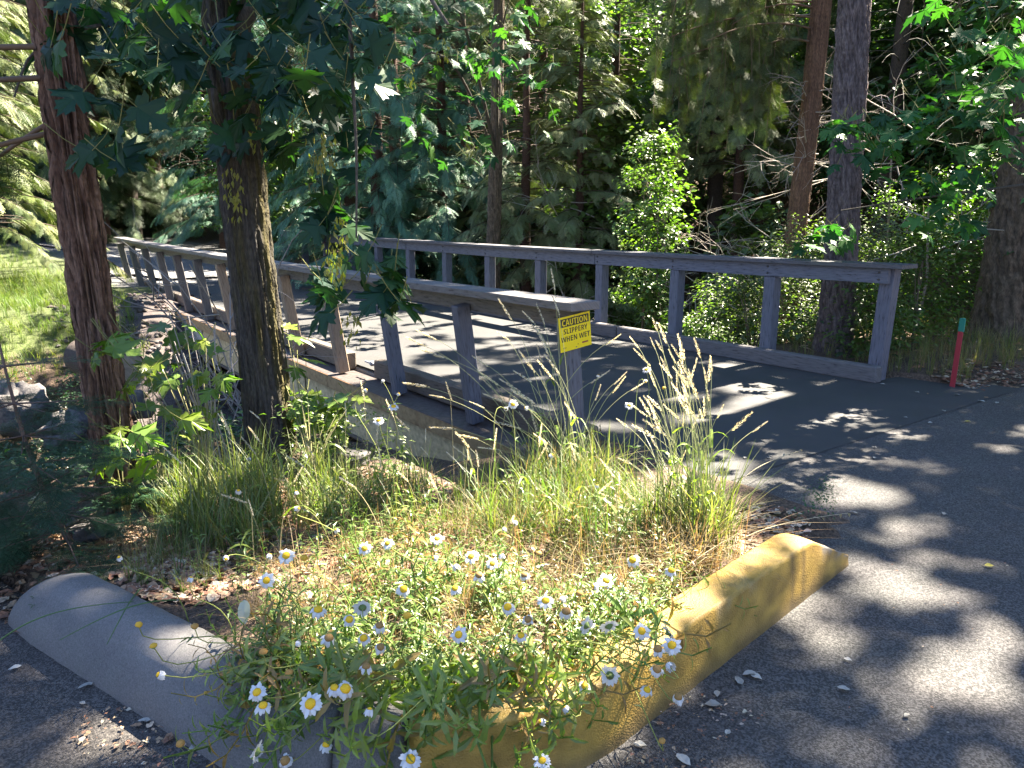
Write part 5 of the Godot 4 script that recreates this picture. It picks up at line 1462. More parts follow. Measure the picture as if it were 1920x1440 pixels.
	big_leaves(m3, [
	Vector3(4.86, 3.15, -7.57), Vector3(3.32, 3.2, -6.34), Vector3(3.74, 3.28, -6.56), Vector3(4.64, 3.08, -7.92), Vector3(4.63, 2.97, -7.31), Vector3(3.6, 2.86, -6.01), Vector3(4.7, 3.37, -7.68), Vector3(5.12, 3.46, -7.96), Vector3(4.08, 3.22, -6.7), Vector3(4.79, 3.56, -7.74), Vector3(3.94, 3.4, -7.5), Vector3(4.97, 3.07, -7.82), Vector3(4.59, 3.14, -7.25), Vector3(3.41, 3.02, -6.33), Vector3(3.73, 2.64, -6.26), Vector3(4.41, 3.11, -7.35), Vector3(4.1, 2.85, -6.55), Vector3(3.67, 2.96, -6.52), Vector3(4.32, 3.26, -7.54), Vector3(3.08, 3.14, -6.18), Vector3(3.39, 2.91, -6.54), Vector3(3.77, 2.72, -6.67), Vector3(3.53, 2.9, -6.47), Vector3(5, 3.21, -7.78), Vector3(4.69, 3.72, -7.96), Vector3(3.53, 2.98, -7.09), Vector3(4, 2.91, -6.75), Vector3(3.94, 3.14, -7.77), Vector3(4.24, 3.2, -7.11), Vector3(3.56, 2.91, -6.05), Vector3(3.43, 3.36, -6.69), Vector3(4.27, 3.53, -7.92), Vector3(3.91, 3.36, -6.51), Vector3(4.53, 3.1, -7.07), Vector3(4.55, 2.88, -7.84), Vector3(4.56, 3.21, -7.61), Vector3(3.69, 2.93, -6.88), Vector3(3.83, 3.42, -7.6), Vector3(3.93, 2.97, -7.13), Vector3(4.8, 3.29, -7.45), Vector3(4.3, 3.64, -7.84), Vector3(3.75, 3.02, -7.54), Vector3(3.98, 3.41, -7.37), Vector3(4.19, 2.94, -7.46), Vector3(4.49, 3.43, -7.85), Vector3(3.82, 2.99, -6.79), Vector3(4.44, 2.95, -7.23), Vector3(4.3, 2.95, -7.59), Vector3(4.09, 2.9, -7.65), Vector3(4.71, 3.11, -7.55), Vector3(4.13, 3.36, -6.85), Vector3(4.39, 2.87, -7.03), Vector3(3.37, 2.69, -6.2), Vector3(3.72, 2.98, -7.36), Vector3(4.11, 2.81, -6.85), Vector3(4.39, 2.93, -7.42), Vector3(4.22, 2.81, -6.48), Vector3(4.05, 2.87, -7.67), Vector3(4.77, 3.44, -7.52), Vector3(3.6, 2.78, -7.01), Vector3(4.21, 2.33, -7.8), Vector3(3.67, 2.58, -6.21), Vector3(4.6, 2.32, -6.99), Vector3(3.41, 2.47, -6.67), Vector3(3.92, 2.51, -6.5), Vector3(3.9, 2.6, -7.87), Vector3(4.01, 2.55, -6.84), Vector3(4.22, 2.47, -6.67), Vector3(4.51, 2.59, -7.58), Vector3(3.84, 2.47, -7.66), Vector3(3.83, 2.61, -6.16), Vector3(3.3, 2.25, -7.14), Vector3(3.46, 2.36, -6.75), Vector3(4.71, 2.54, -7.15), Vector3(4.43, 2.65, -7.23), Vector3(3.87, 2.5, -7.35), Vector3(3.82, 2.47, -6.69), Vector3(3.42, 2.49, -6.54), Vector3(4.02, 2.47, -6.78), Vector3(3.58, 2.46, -6.66), Vector3(4.16, 2.45, -7.77), Vector3(3.28, 2.58, -6.44), Vector3(3.39, 2.21, -7.34), Vector3(3.16, 2.28, -6.74), Vector3(3.99, 2.56, -7.02), Vector3(4.37, 2.22, -6.77), Vector3(3.83, 2.71, -7.23), Vector3(3.68, 2.24, -7.67), Vector3(4.17, 2.72, -6.74), Vector3(3.94, 2.61, -7.91), Vector3(4.91, 2.53, -7.98), Vector3(3.14, 2.46, -6.77), Vector3(4.33, 2.45, -6.94), Vector3(3.82, 2.32, -7.87), Vector3(3.98, 2.09, -6.38), Vector3(3.6, 2.4, -6.18), Vector3(4.84, 2.79, -7.91), Vector3(3.96, 2.73, -7.98), Vector3(3.87, 2.25, -7.44), Vector3(4.44, 2.74, -7.06), Vector3(4.16, 2.42, -7.79), Vector3(4.5, 2.28, -7.72), Vector3(3.86, 2.51, -7.01), Vector3(3.88, 2.73, -7.57), Vector3(4.39, 2.41, -6.73), Vector3(3.06, 2.3, -6.41), Vector3(4.16, 2.46, -6.74), Vector3(4.5, 2.24, -7.59), Vector3(5.07, 2.4, -7.74), Vector3(4.15, 2.36, -7.71), Vector3(3.51, 2.34, -7.57), Vector3(4.18, 2.69, -7.99), Vector3(3.78, 2.51, -6.48), Vector3(3.82, 2.63, -6.39), Vector3(3.6, 2.35, -6.18), Vector3(4.11, 2.18, -7.24), Vector3(4.35, 2.18, -6.94), Vector3(4.7, 2.47, -7.76), Vector3(4.31, 2.27, -7.38), Vector3(3.85, 2.57, -7.73), Vector3(4.3, 2.64, -7.91), Vector3(3.78, 2.21, -6.69), Vector3(3.17, 2.45, -6.39), Vector3(4.48, 2.38, -7.37), Vector3(3.62, 2.15, -7.53), Vector3(4.35, 2.64, -6.65), Vector3(4.04, 2.34, -6.38), Vector3(4.8, 2.38, -7.56), Vector3(3.94, 2.77, -7.98), Vector3(3.15, 2.44, -6.77), Vector3(3.4, 2.35, -6.79), Vector3(2.8, 2.38, -6.75), Vector3(2.65, 2.33, -6.62), Vector3(3.21, 2.28, -7.37), Vector3(3.43, 2.05, -6.83), Vector3(3.34, 2.46, -7.42), Vector3(3.42, 2.33, -6.7), Vector3(3.05, 2.42, -7.51), Vector3(3.49, 2.38, -6.92), Vector3(2.95, 2.38, -7.02), Vector3(2.74, 2.06, -6.7), Vector3(3.64, 2.38, -7.24), Vector3(3.3, 2.27, -7.15), Vector3(3.26, 1.98, -6.98), Vector3(3.03, 2.19, -6.62), Vector3(3.29, 2.38, -6.56), Vector3(3.38, 2.3, -7.51), Vector3(3.14, 2.45, -7.34), Vector3(3, 2.19, -6.91), Vector3(2.76, 2.39, -6.75), Vector3(2.89, 2.09, -6.66), Vector3(3.04, 2.4, -7.16), Vector3(2.93, 2.29, -6.68), Vector3(3.06, 2.51, -7.53), Vector3(2.99, 2.38, -7.36), Vector3(2.8, 2.23, -6.78), Vector3(3.09, 2.24, -6.91), Vector3(3, 2.29, -7.32), Vector3(3.01, 2.02, -6.49), Vector3(2.78, 2.41, -6.64), Vector3(2.86, 2.13, -6.5), Vector3(3.5, 2.24, -6.74), Vector3(2.96, 2.41, -6.73), Vector3(3.27, 2.45, -7.06), Vector3(3.29, 1.39, -8.36), Vector3(3.47, 1.39, -8.02), Vector3(3.15, 1.54, -7.81), Vector3(3.19, 1.54, -7.79), Vector3(3.05, 1.44, -8.38), Vector3(3.52, 1.3, -8.19), Vector3(3.51, 1.49, -8.33), Vector3(3.42, 1.5, -7.84), Vector3(3.35, 1.32, -8.17), Vector3(3.22, 1.44, -7.75), Vector3(3.07, 1.3, -8.42), Vector3(3.39, 1.42, -7.98), Vector3(3.1, 1.27, -8.27), Vector3(3.09, 1.33, -8.06), Vector3(3.31, 1.53, -8.32), Vector3(3.23, 1.43, -8.19), Vector3(3.89, 1.97, -6.97), Vector3(3.72, 1.49, -7.06), Vector3(4.2, 1.61, -7.67), Vector3(3.94, 1.85, -6.97), Vector3(3.43, 1.94, -6.47), Vector3(3.43, 1.7, -6.41), Vector3(3.33, 1.9, -6.27), Vector3(4.35, 1.97, -7.41), Vector3(3.69, 1.58, -6.31), Vector3(4.02, 2, -7.64), Vector3(4.53, 1.48, -7.64), Vector3(4.42, 1.89, -7.75), Vector3(3.95, 1.53, -7.28), Vector3(3.94, 1.56, -6.87), Vector3(3.96, 1.56, -6.79), Vector3(4.22, 1.86, -7.48), Vector3(3.69, 1.72, -6.77), Vector3(3.93, 1.96, -6.65), Vector3(4.2, 1.63, -7.25), Vector3(3.44, 1.79, -6.31), Vector3(3.7, 1.88, -6.6), Vector3(3.65, 1.9, -6.98), Vector3(3.59, 1.6, -6.81), Vector3(4.46, 1.57, -7.6), Vector3(4.09, 1.64, -7.1), Vector3(3.56, 1.9, -6.94), Vector3(3.29, 1.6, -6.3), Vector3(4, 1.93, -7.44), Vector3(3.38, 1.56, -6.38), Vector3(4.13, 1.86, -7.46), Vector3(4.11, 1.8, -7.49), Vector3(3.88, 1.87, -6.57), Vector3(4.03, 1.7, -7.71), Vector3(3.65, 1.82, -6.61), Vector3(3.72, 2.15, -6.58), Vector3(4.62, 2.84, -7.26), Vector3(3.87, 2.89, -7), Vector3(4.24, 3.22, -7.47), Vector3(4.12, 2.18, -6.23), Vector3(3.68, 2.36, -6.35), Vector3(3.85, 2.95, -6.99), Vector3(3.72, 2.4, -6.4), Vector3(3.81, 2.36, -6.29), Vector3(3.9, 2.17, -6.23), Vector3(3.2, 2.45, -5.8), Vector3(3.68, 2.2, -6.06), Vector3(3.52, 2.6, -5.92), Vector3(3.63, 2.04, -6.34), Vector3(3.63, 2.48, -6.57), Vector3(4.45, 3.13, -7.5), Vector3(4.25, 2.93, -6.87), Vector3(3.56, 2.59, -6.19), Vector3(3.69, 2.52, -6.5), Vector3(4.57, 2.34, -6.94), Vector3(4.07, 2.74, -7.17), Vector3(3.68, 2.38, -6.24), Vector3(4.29, 2.87, -7.08), Vector3(3.76, 2.97, -6.91), Vector3(3.65, 2.77, -6.13), Vector3(4.47, 2.35, -7.21), Vector3(3.43, 2.5, -5.81), Vector3(4.32, 2, -6.74), Vector3(4.04, 3.08, -7.34), Vector3(3.98, 2.98, -6.31), Vector3(3.14, 2.51, -5.73), Vector3(3.86, 2.61, -6.26), Vector3(3.63, 2.29, -5.93), Vector3(4.07, 2.09, -6.41), Vector3(3.47, 2.75, -6.03), Vector3(3.96, 2.98, -6.99), Vector3(4.61, 2.34, -6.98), Vector3(4.52, 3.15, -7.11), Vector3(3.55, 1.99, -6.22), Vector3(3.64, 2.46, -6.19)], Vector2(0.13, 0.21), [Color(0.05, 0.14, 0.045), Color(0.075, 0.18, 0.05), Color(0.04, 0.115, 0.05)], M.glossy_leaf, Vector3(0.0, 0.85, 0.35), 0.45, 86)
	canopy_trees.append([m3, [], [], "leaf"])

func twig(m: MB, p0: Vector3, d: Vector3, L: float, r: float, deep: int, col: Color) -> void:      # bare crooked twig that forks
	var pts := [p0]
	var dd := d
	for k in 4:
		dd = (dd + rand_dir() * 0.28 + Vector3(0, -0.04, 0)).normalized()
		pts.append(pts[-1] + dd * L / 4)
	m.tube(pts, taper(r, r * 0.35, 5), 4, col, false)
	if deep > 0:
		for k in 3:
			var q: Vector3 = pts[1 + k]
			twig(m, q, (dd + rand_dir() * 0.95).normalized(), L * rr(0.35, 0.6), r * 0.55, deep - 1, col)

# Unseen crown leaves added above the picture for shade; gaps cut for sun patches.
func build_shade_canopy() -> void:
	rng.seed = 91
	var m := MB.new()
	for i in 6:
		var az := rr(0, TAU)
		one_leaf(m, Vector3(rr(-0.05, 0.05), rr(-0.03, 0.03), rr(-0.05, 0.05)), frame(Vector3(cos(az), rr(-0.3, 0.3), sin(az)), Vector3.UP + rand_dir() * 0.7), 0.13, 0.085, 0.1, Color.WHITE)
	var shape := m.mesh()
	var sets := [[-5.5, 6.5, -10.5, -0.8, 15000, 10.0, 18.0], [-8.5, -0.5, -19.0, -9.0, 4200, 5.5, 12.0], [-9.0, -4.5, -10.0, -3.0, 2200, 5.0, 11.0], [0.5, 6.0, -12.0, -9.0, 700, 6.0, 12.0], [3.0, 10.0, -9.0, 3.0, 6000, 4.5, 10.0]]
	for e in sets:
		for i in e[4]:
			var gx := rr(e[0], e[1])
			var gz := rr(e[2], e[3])
			if nf.get_noise_2d(gx * 0.55, gz * 0.55) + 0.5 * nf.get_noise_2d(gx * 1.9 + 7, gz * 1.9) < -0.40: continue      # small random gaps in the added leaves
			var y := rr(e[5], e[6])
			var k: float = y / SUN.y
			var p := Vector3(gx + SUN.x * k, y, gz + SUN.z * k)
			if sunlit(p): continue
			# keep out of the picture: the added leaves stay above its upper edge
			var toward := -p.z * cos(0.2255) - (p.y - 1.7) * sin(0.2255)
			var rise := (p.y - 1.7) * cos(0.2255) - p.z * sin(0.2255)
			if toward > 0 and rise / toward < 0.515: continue
			var best = null
			var bd := 1e9
			for t in canopy_trees:
				var q: Vector3 = t[0].position
				var dd := Vector2(q.x - p.x, q.z - p.z).length()
				if dd < bd:
					bd = dd
					best = t
			best[1].append(Transform3D(frame(rand_dir(), Vector3.UP + rand_dir() * 0.4).scaled(Vector3.ONE * rr(0.9, 1.5)), p - best[0].position))
			best[2].append(Color(-1, 0, 0))
	for t in canopy_trees:
		var wa := []
		var ca := []
		var wb := []
		var cb := []
		for i in t[1].size():
			if t[2][i].r < 0:
				wb.append(t[1][i]); cb.append(vary(Color(0.07, 0.13, 0.04), 0.25))
			else:
				wa.append(t[1][i]); ca.append(t[2][i])
		if wa.size(): many("boughs", G.fir[0], M.needle, wa, ca, t[0])
		if wb.size(): many("crown", shape, M.leaf, wb, cb, t[0])  # unseen leaves placed along sun rays to shade the ground


func build_forest() -> void:
	var k := 0
	var L := [
	[0.29, -17.00, 9, 0.6, 2, 2],
	[1.40, -16.44, 8, 0.9, 1.9, 2],
	[4.99, -17.29, 9, 3, 2.2, 2],
	[2.43, -19.85, 10, 1, 2.2, 2],
	[-4.09, -20.09, 11, 0.3, 2.8, 0],
	[-2.82, -19.80, 12, 0.3, 2.8, 0],
	[-1.14, -20.97, 12, 0.4, 2.8, 0],
	[-1.61, -18.93, 10, 0.3, 2.5, 0],
	[-0.27, -20.00, 11, 0.6, 2.6, 2],
	[-3.24, -18.72, 12, 0.6, 2.6, 0],
	[-2.38, -21.87, 13, 0.5, 2.8, 0],
	[-5.78, -24.32, 14, 0.5, 3, 0],
	[-5.05, -27.54, 15, 0.5, 3, 0],
	[-12.68, -28.29, 14, 3, 3.2, 1],
	[-13.44, -25.70, 14, 2.6, 3.2, 1],
	[-14.86, -30.58, 14, 2.4, 3.4, 1],
	[-8.31, -10.64, 11, 2.7, 2.6, 1],
	[-13.09, -17.68, 13, 2.2, 3, 1],
	[-9.30, -25.35, 14, 0.5, 3, 0],
	[-8.88, -29.70, 15, 0.4, 3, 0],
	[-11.24, -16.54, 13, 1, 3, 1],
	[0.71, -20.99, 12, 1.5, 2.6, 2],
	[2.92, -26.84, 14, 2, 3, 2],
	[-2.03, -29.93, 15, 0.5, 3, 2]]
	L.sort_custom(func(a, b): return atan2(a[0], -a[1]) < atan2(b[0], -b[1]))
	for e in L:
		var tn: Array = CEDAR_TINTS[int(e[5])]
		conifer("cedar_tree", ["teal", "yellowish", "olive"][int(e[5])] + " drooping cedar, %s of the cedars beyond the bridge" % ordinal(k, L.size()), "drooping cedars beyond the bridge", Vector3(e[0], H(e[0], e[1]), e[1]), e[2], e[3], e[4], tn, G.cedar, 0.31 if int(e[5]) == 1 else 0.38, 1.2, 200 + k, Color(0.15, 0.085, 0.06))
		k += 1
	L = [
	[4.75, -18.40, 13, 3.5, 2.6, 0],
	[7.13, -21.87, 14, 2.5, 2.6, 0],
	[4.69, -25.57, 15, 3, 2.8, 1],
	[7.30, -15.35, 13, 3, 2.6, 1],
	[9.64, -17.52, 14, 1.5, 2.8, 0],
	[8.48, -13.57, 12, 2.6, 2.6, 0],
	[9.67, -24.13, 15, 2, 2.8, 1],
	[0.00, -34.00, 16, 1, 3.2, 1],
	[2.24, -32.92, 16, 2, 3, 1],
	[10.02, -33.53, 17, 2, 3, 1],
	[13.47, -26.80, 16, 2, 3, 0],
	[14.61, -23.89, 16, 1, 3, 1],
	[-9.96, -36.67, 17, 1, 3.2, 0],
	[-14.35, -33.01, 17, 1, 3.2, 1],
	[-5.12, -37.65, 17, 1, 3, 1],
	[5.12, -37.65, 17, 2, 3, 1],
	[12.53, -18.08, 15, 1, 3, 0],
	[-13.03, -27.02, 15, 1, 3, 1],
	[-15.61, -29.08, 16, 0.5, 3.2, 1],
	[-11.73, -30.84, 16, 0.5, 3.2, 1],
	[-15.65, -25.59, 15, 0.5, 3.2, 0],
	[-16.53, -38.61, 18, 0.5, 3.4, 1],
	[-19.55, -39.42, 18, 0.5, 3.4, 0],
	[-13.95, -42.78, 18, 0.5, 3.4, 1],
	[-22.61, -35.40, 18, 0.5, 3.4, 1],
	[-18.83, -33.00, 17, 1, 3.2, 0],
	[15.15, -34.85, 17, 1, 3.2, 0],
	[9.45, -40.92, 18, 1, 3.2, 1],
	[-22.21, -32.06, 13, 0.4, 3.6, 1],
	[-19.45, -30.29, 14, 0.4, 3.6, 0],
	[-16.79, -28.41, 15, 0.4, 3.6, 1],
	[-14.26, -26.40, 16, 0.4, 3.6, 0],
	[-16.70, -34.14, 13, 0.4, 3.6, 0],
	[-14.05, -32.06, 14, 0.4, 3.6, 1],
	[-11.56, -29.84, 15, 0.4, 3.6, 0],
	[-12.75, -37.91, 16, 0.4, 3.6, 1],
	[-10.15, -35.58, 13, 0.4, 3.6, 1],
	[-7.76, -33.10, 14, 0.4, 3.6, 0],
	[-5.59, -30.49, 15, 0.4, 3.6, 1],
	[-5.12, -38.66, 16, 0.4, 3.6, 0],
	[-2.93, -35.88, 13, 0.4, 3.6, 0],
	[-1.01, -32.98, 14, 0.4, 3.6, 1],
	[0.61, -29.99, 15, 0.4, 3.6, 0],
	[2.70, -37.90, 16, 0.4, 3.6, 1],
	[4.25, -34.74, 13, 0.4, 3.6, 1],
	[5.46, -31.53, 14, 0.4, 3.6, 0],
	[8.75, -39.03, 15, 0.4, 3.6, 1],
	[9.82, -35.67, 16, 0.4, 3.6, 0],
	[10.54, -32.32, 13, 0.4, 3.6, 0]]
	L.sort_custom(func(a, b): return atan2(a[0], -a[1]) < atan2(b[0], -b[1]))
	k = 0
	for e in L:
		conifer("fir_tree", "dark needled fir, %s of the firs in the wood" % ordinal(k, L.size()), "firs in the wood behind the bridge", Vector3(e[0], H(e[0], e[1]), e[1]), e[2], e[3], e[4], FIR_TINTS[int(e[5])], G.fir, 0.5, 1.0, 300 + k, Color(0.11, 0.085, 0.07))
		k += 1
	L = [
	[2.22, -12.81, 4.6, 0.5, 0],
	[2.36, -12.17, 4.2, 0.45, 0],
	[1.48, -18.94, 7, 1.5, 1],
	[2.29, -16.85, 5.4, 1.1, 0],
	[0.30, -22.00, 8, 1.6, 1],
	[7.76, -16.79, 6.5, 1.5, 2],
	[8.19, -15.46, 6, 1.5, 2],
	[8.54, -14.12, 6, 1.4, 2],
	[7.34, -10.49, 5, 1.3, 2],
	[4.75, -19.43, 5.5, 1.1, 1],
	[6.78, -18.82, 6.5, 1.3, 1],
	[3.40, -22.75, 9, 1.8, 1],
	[7.38, -17.51, 8, 1.7, 2],
	[4.47, -14.32, 3.2, 0.9, 1],
	[2.27, -23.89, 9.5, 1.9, 1],
	[5.76, -20.19, 8, 1.7, 1],
	[3.99, -19.60, 7, 1.5, 1],
	[-7.44, -22.82, 5, 1.4, 0],
	[-12.98, -30.34, 5.5, 1.6, 3],
	[-11.37, -29.37, 5, 1.6, 3],
	[-15.21, -31.52, 5, 1.6, 3],
	[-10.15, -29.29, 5, 1.6, 3],
	[-14.09, -30.95, 4.5, 1.5, 3],
	[-13.21, -32.41, 7, 1.8, 3],
	[8.35, -14.81, 7, 1.6, 2],
	[9.77, -19.71, 9, 2, 2],
	[10.23, -16.01, 8, 1.8, 2]]
	L.sort_custom(func(a, b): return atan2(a[0], -a[1]) < atan2(b[0], -b[1]))
	k = 0
	for e in L:
		var far: bool = Vector2(e[0], e[1]).length() > 15.5
		leafy("young_tree", ["bright", "pale", "green", "teal"][int(e[4])] + " young tree, %s of the young trees in the wood" % ordinal(k, L.size()), "tree", "leafy young trees in the wood", Vector3(e[0], H(e[0], e[1]), e[1]), e[2], e[3], int(80 + 36 * e[2] * e[3]), 0.30 if e[3] < 0.6 else 0.58, LEAF_TINTS[int(e[4])], G.cluster, 400 + k, 1 if e[3] < 0.6 else 2, 0.1)
		k += 1
	L = [
	[1.95, -11.23, 1.3, 0.55, 0],
	[2.45, -10.93, 1.5, 0.65, 0],
	[2.94, -10.70, 1.5, 0.6, 1],
	[3.22, -10.10, 1.4, 0.6, 2],
	[3.75, -10.23, 1.5, 0.6, 2],
	[4.30, -11.20, 1.6, 0.7, 2],
	[4.34, -9.67, 1.4, 0.6, 2],
	[4.96, -9.37, 1.3, 0.6, 0],
	[6.63, -11.76, 1.4, 0.7, 0],
	[4.89, -11.51, 1.8, 0.8, 2],
	[4.22, -12.30, 1.8, 0.8, 2],
	[3.65, -12.48, 1.6, 0.8, 1],
	[3.24, -13.62, 1.6, 0.8, 1],
	[1.92, -14.88, 1.6, 0.8, 1],
	[1.27, -16.95, 1.7, 0.9, 1],
	[0.37, -18.00, 1.7, 0.9, 1],
	[4.12, -8.67, 0.7, 0.4, 0],
	[2.71, -14.24, 1.5, 0.7, 0],
	[5.84, -11.61, 1.8, 0.9, 0],
	[6.69, -11.73, 2, 1, 0],
	[7.69, -12.30, 1.8, 0.9, 0],
	[-6.58, -26.19, 1.6, 1, 3],
	[-8.45, -28.26, 1.4, 1, 3],
	[-4.39, -21.56, 1.4, 0.8, 3]]
	L.sort_custom(func(a, b): return atan2(a[0], -a[1]) < atan2(b[0], -b[1]))
	k = 0
	for e in L:
		leafy("shrub", ["bright", "light", "pale", "teal"][int(e[4])] + " low shrub, %s of the shrubs behind the bridge railing" % ordinal(k, L.size()), "shrub", "low shrubs behind the railing", Vector3(e[0], H(e[0], e[1]), e[1]), e[2], e[3], 95, 0.32, [Color(0.12, 0.19, 0.04), Color(0.16, 0.22, 0.07), Color(0.17, 0.21, 0.09), Color(0.035, 0.10, 0.07)][int(e[4])], G.small, 500 + k, 4, 0.03)
		k += 1
	L = [
	[0.69, -16.99, 2.6],
	[1.45, -16.44, 2.9],
	[2.24, -17.36, 2.6],
	[1.06, -15.56, 1.4],
	[3.33, -13.60, 0.9],
	[3.38, -14.62, 1.6],
	[3.74, -12.97, 1.3],
	[4.03, -12.36, 1.7],
	[4.26, -13.34, 2.4],
	[4.83, -13.67, 2.8],
	[4.10, -15.47, 2.5],
	[1.57, -14.42, 0.6],
	[4.27, -11.85, 1.2],
	[5.28, -12.96, 3.5],
	[5.58, -11.74, 2.6],
	[5.62, -10.60, 1.4],
	[0.67, -17.99, 1.1],
	[2.71, -13.74, 2.6]]
	L.sort_custom(func(a, b): return atan2(a[0], -a[1]) < atan2(b[0], -b[1]))
	k = 0
	for e in L:
		rng.seed = 600 + k
		var m := MB.new()
		m.smooth = true
		for i in 5: twig(m, Vector3(rr(-0.4, 0.4), rr(-0.3, 0.5), rr(-0.3, 0.3)), Vector3(rr(-1, 1), rr(-0.6, 0.6), rr(-0.2, 0.5)).normalized(), rr(0.9, 1.8), 0.012, 2, vary(Color(0.40, 0.36, 0.31), 0.2))
		m.tube([Vector3(0, -e[2] - 0.3, 0), Vector3(0.1, -e[2] * 0.5, 0), Vector3(0, 0.3, 0)], [0.03, 0.02, 0.012], 5, Color(0.2, 0.17, 0.14))
		tag(obj("dead_branch", m.mesh(), M.twig, null, Vector3(e[0], H(e[0], e[1]) + e[2], e[1])), "bare pale dead branches, %s of those in the undergrowth" % ordinal(k, L.size()), "branch", "dead branches in the undergrowth")
		k += 1
	# undergrowth that reads as one mass on the slopes
	rng.seed = 610
	var where := []
	var tint := []
	for i in 5200:
		var t := rr(4.6, 26)
		var s := rr(-6, 26)
		var p := BA + BD * s + BN * t
		if t < 9.5 and s < 0.3: continue
		if nf.get_noise_2d(p.x * 0.35 + 11, p.z * 0.35) < -0.12: continue
		var y := H(p.x, p.z)
		where.append(Transform3D(Basis(Vector3.UP, rr(0, TAU)).scaled(Vector3.ONE * rr(0.25, 0.55)), Vector3(p.x, y + rr(0.05, 0.5), p.z)))
		tint.append(vary(Color(0.06, 0.11, 0.045), 0.4))
	for i in 3400:      # ravine bank on the left
		var t := rr(-9, -1.3)
		var s := rr(1.2, 9.4)
		if t > -2.0 and s > 5.0: continue
		var p := BA + BD * s + BN * t
		where.append(Transform3D(Basis(Vector3.UP, rr(0, TAU)).scaled(Vector3.ONE * rr(0.14, 0.36)), Vector3(p.x, H(p.x, p.z) + rr(0.0, 0.22), p.z)))
		tint.append(vary(Color(0.055, 0.12, 0.05), 0.4))
	tag(many("undergrowth", G.small[0], M.leaf, where, tint), "low leafy undergrowth on the wooded slopes and ravine banks", "undergrowth", "", "stuff")

	# young conifer close by at the lower left
	var o := thing("conifer_sapling", "dark young conifer with a curved stem at the lower left", "sapling", Vector3(-2.02, 0.03, -3.42))
	rng.seed = 620
	var st := MB.new()
	st.smooth = true
	var pts := bez(Vector3(0.0, -0.1, 0), Vector3(-0.16, 0.2, 0.02), Vector3(-0.26, 0.45, 0.0), Vector3(-0.38, 1.15, -0.1), 10)
	st.tube(pts, taper(0.02, 0.005, 11), 7, Color(0.11, 0.075, 0.06))
	where = []
	tint = []
	for i in 34:
		var f := 0.28 + 0.72 * i / 34.0
		var q: Vector3 = pts[int(f * 10 - 0.001)]
		var az := i * 2.4
		var Lb := lerpf(0.55, 0.2, f)
		var d := Vector3(cos(az), -0.05, sin(az))
		st.tube([q, q + d * Lb], [0.005, 0.002], 4, Color(0.11, 0.075, 0.06), false)
		for j in 5:
			where.append(Transform3D(frame(d.rotated(Vector3.UP, rr(-0.8, 0.8)) + Vector3(0, rr(-0.3, 0.1), 0), Vector3.UP).scaled(Vector3.ONE * rr(0.18, 0.3)), q + d * Lb * (0.2 + 0.2 * j)))
			tint.append(vary(Color(0.03, 0.075, 0.035), 0.3))
	for i in 22:      # low boughs by the kerb end
		var az := rr(2.2, 4.2)
		var d := Vector3(cos(az), 0.05, -sin(az) * 0.5)
		for j in 3:
			where.append(Transform3D(frame(d.rotated(Vector3.UP, rr(-0.7, 0.7)), Vector3.UP).scaled(Vector3.ONE * rr(0.2, 0.32)), Vector3(-0.1, rr(0.02, 0.2), 0.1) + d * rr(0.1, 0.8)))
			tint.append(vary(Color(0.03, 0.07, 0.035), 0.3))
	obj("stem", st.mesh(), M.twig, o)
	many("foliage", G.fir[0], M.needle, where, tint, o)

	leafy("weed", "low dark green weed beside the yellow kerb end", "plant", "", Vector3(1.61, 0.02, -3.89), 0.10, 0.13, 40, 0.09, Color(0.05, 0.13, 0.05), G.small, 640, 3, 0.05)
	for e in [[Vector3(0.949, 0.12, -3.313), Vector3(1.243, 0.2, -3.469), Vector3(1.788, 0.12, -3.815), "dried bent stem with pale leaves arching past the yellow kerb end", true], [Vector3(1.4, 0.05, -4.468), Vector3(1.61, 0.1, -4.676), Vector3(2.001, 0.06, -5.078), "thin dry stem curving over the road behind the yellow kerb", true], [Vector3(-1.928, 0.12, -2.533), Vector3(-1.657, 0.3, -2.482), Vector3(-1.433, 0.25, -2.638), "long dark grass blade arching low over the grey kerb end", false], [Vector3(-1.303, 0.22, -2.705), Vector3(-1.36, 0.34, -2.43), Vector3(-1.613, 0.2, -2.455), "dark grass blade curving across the middle of the grey kerb", false], [Vector3(-1.504, 0.2, -2.828), Vector3(-1.378, 0.3, -2.464), Vector3(-1.431, 0.2, -2.428), "short straight dark grass blade leaning over the grey kerb", false]]:
		var ar := thing("arching_grass", e[3], "grass stalk", e[0])
		var am := MB.new()
		am.smooth = true
		var mid_: Vector3 = e[1] - e[0]
		var end_: Vector3 = e[2] - e[0]
		am.tube(bez(Vector3.ZERO, mid_ * 0.7 + Vector3(0, 0.02, 0), mid_ * 1.1, end_, 14), taper(0.0032, 0.0014, 15), 5, Color(0.42, 0.36, 0.22) if e[4] else Color(0.07, 0.13, 0.04), false)
		obj("stem", am.mesh(), M.twig, ar)
		if e[4]:
			var lf := MB.new()
			for i in 5: one_leaf(lf, end_ - (end_ - mid_) * 0.12 * i, frame((end_ - mid_).normalized() + rand_dir() * 0.5, Vector3.UP), rr(0.04, 0.075), 0.016, 0.2, Color.WHITE)
			obj("leaves", lf.mesh(), matl_tint(M.straw, Color(0.5, 0.47, 0.36), 1), ar)
	# dead grey shrub between the two left trunks
	var ds := thing("dead_shrub", "bare grey twiggy shrub leaning left before the bridge girder", "shrub", Vector3(-2.0, -0.1, -5.9))
	rng.seed = 630
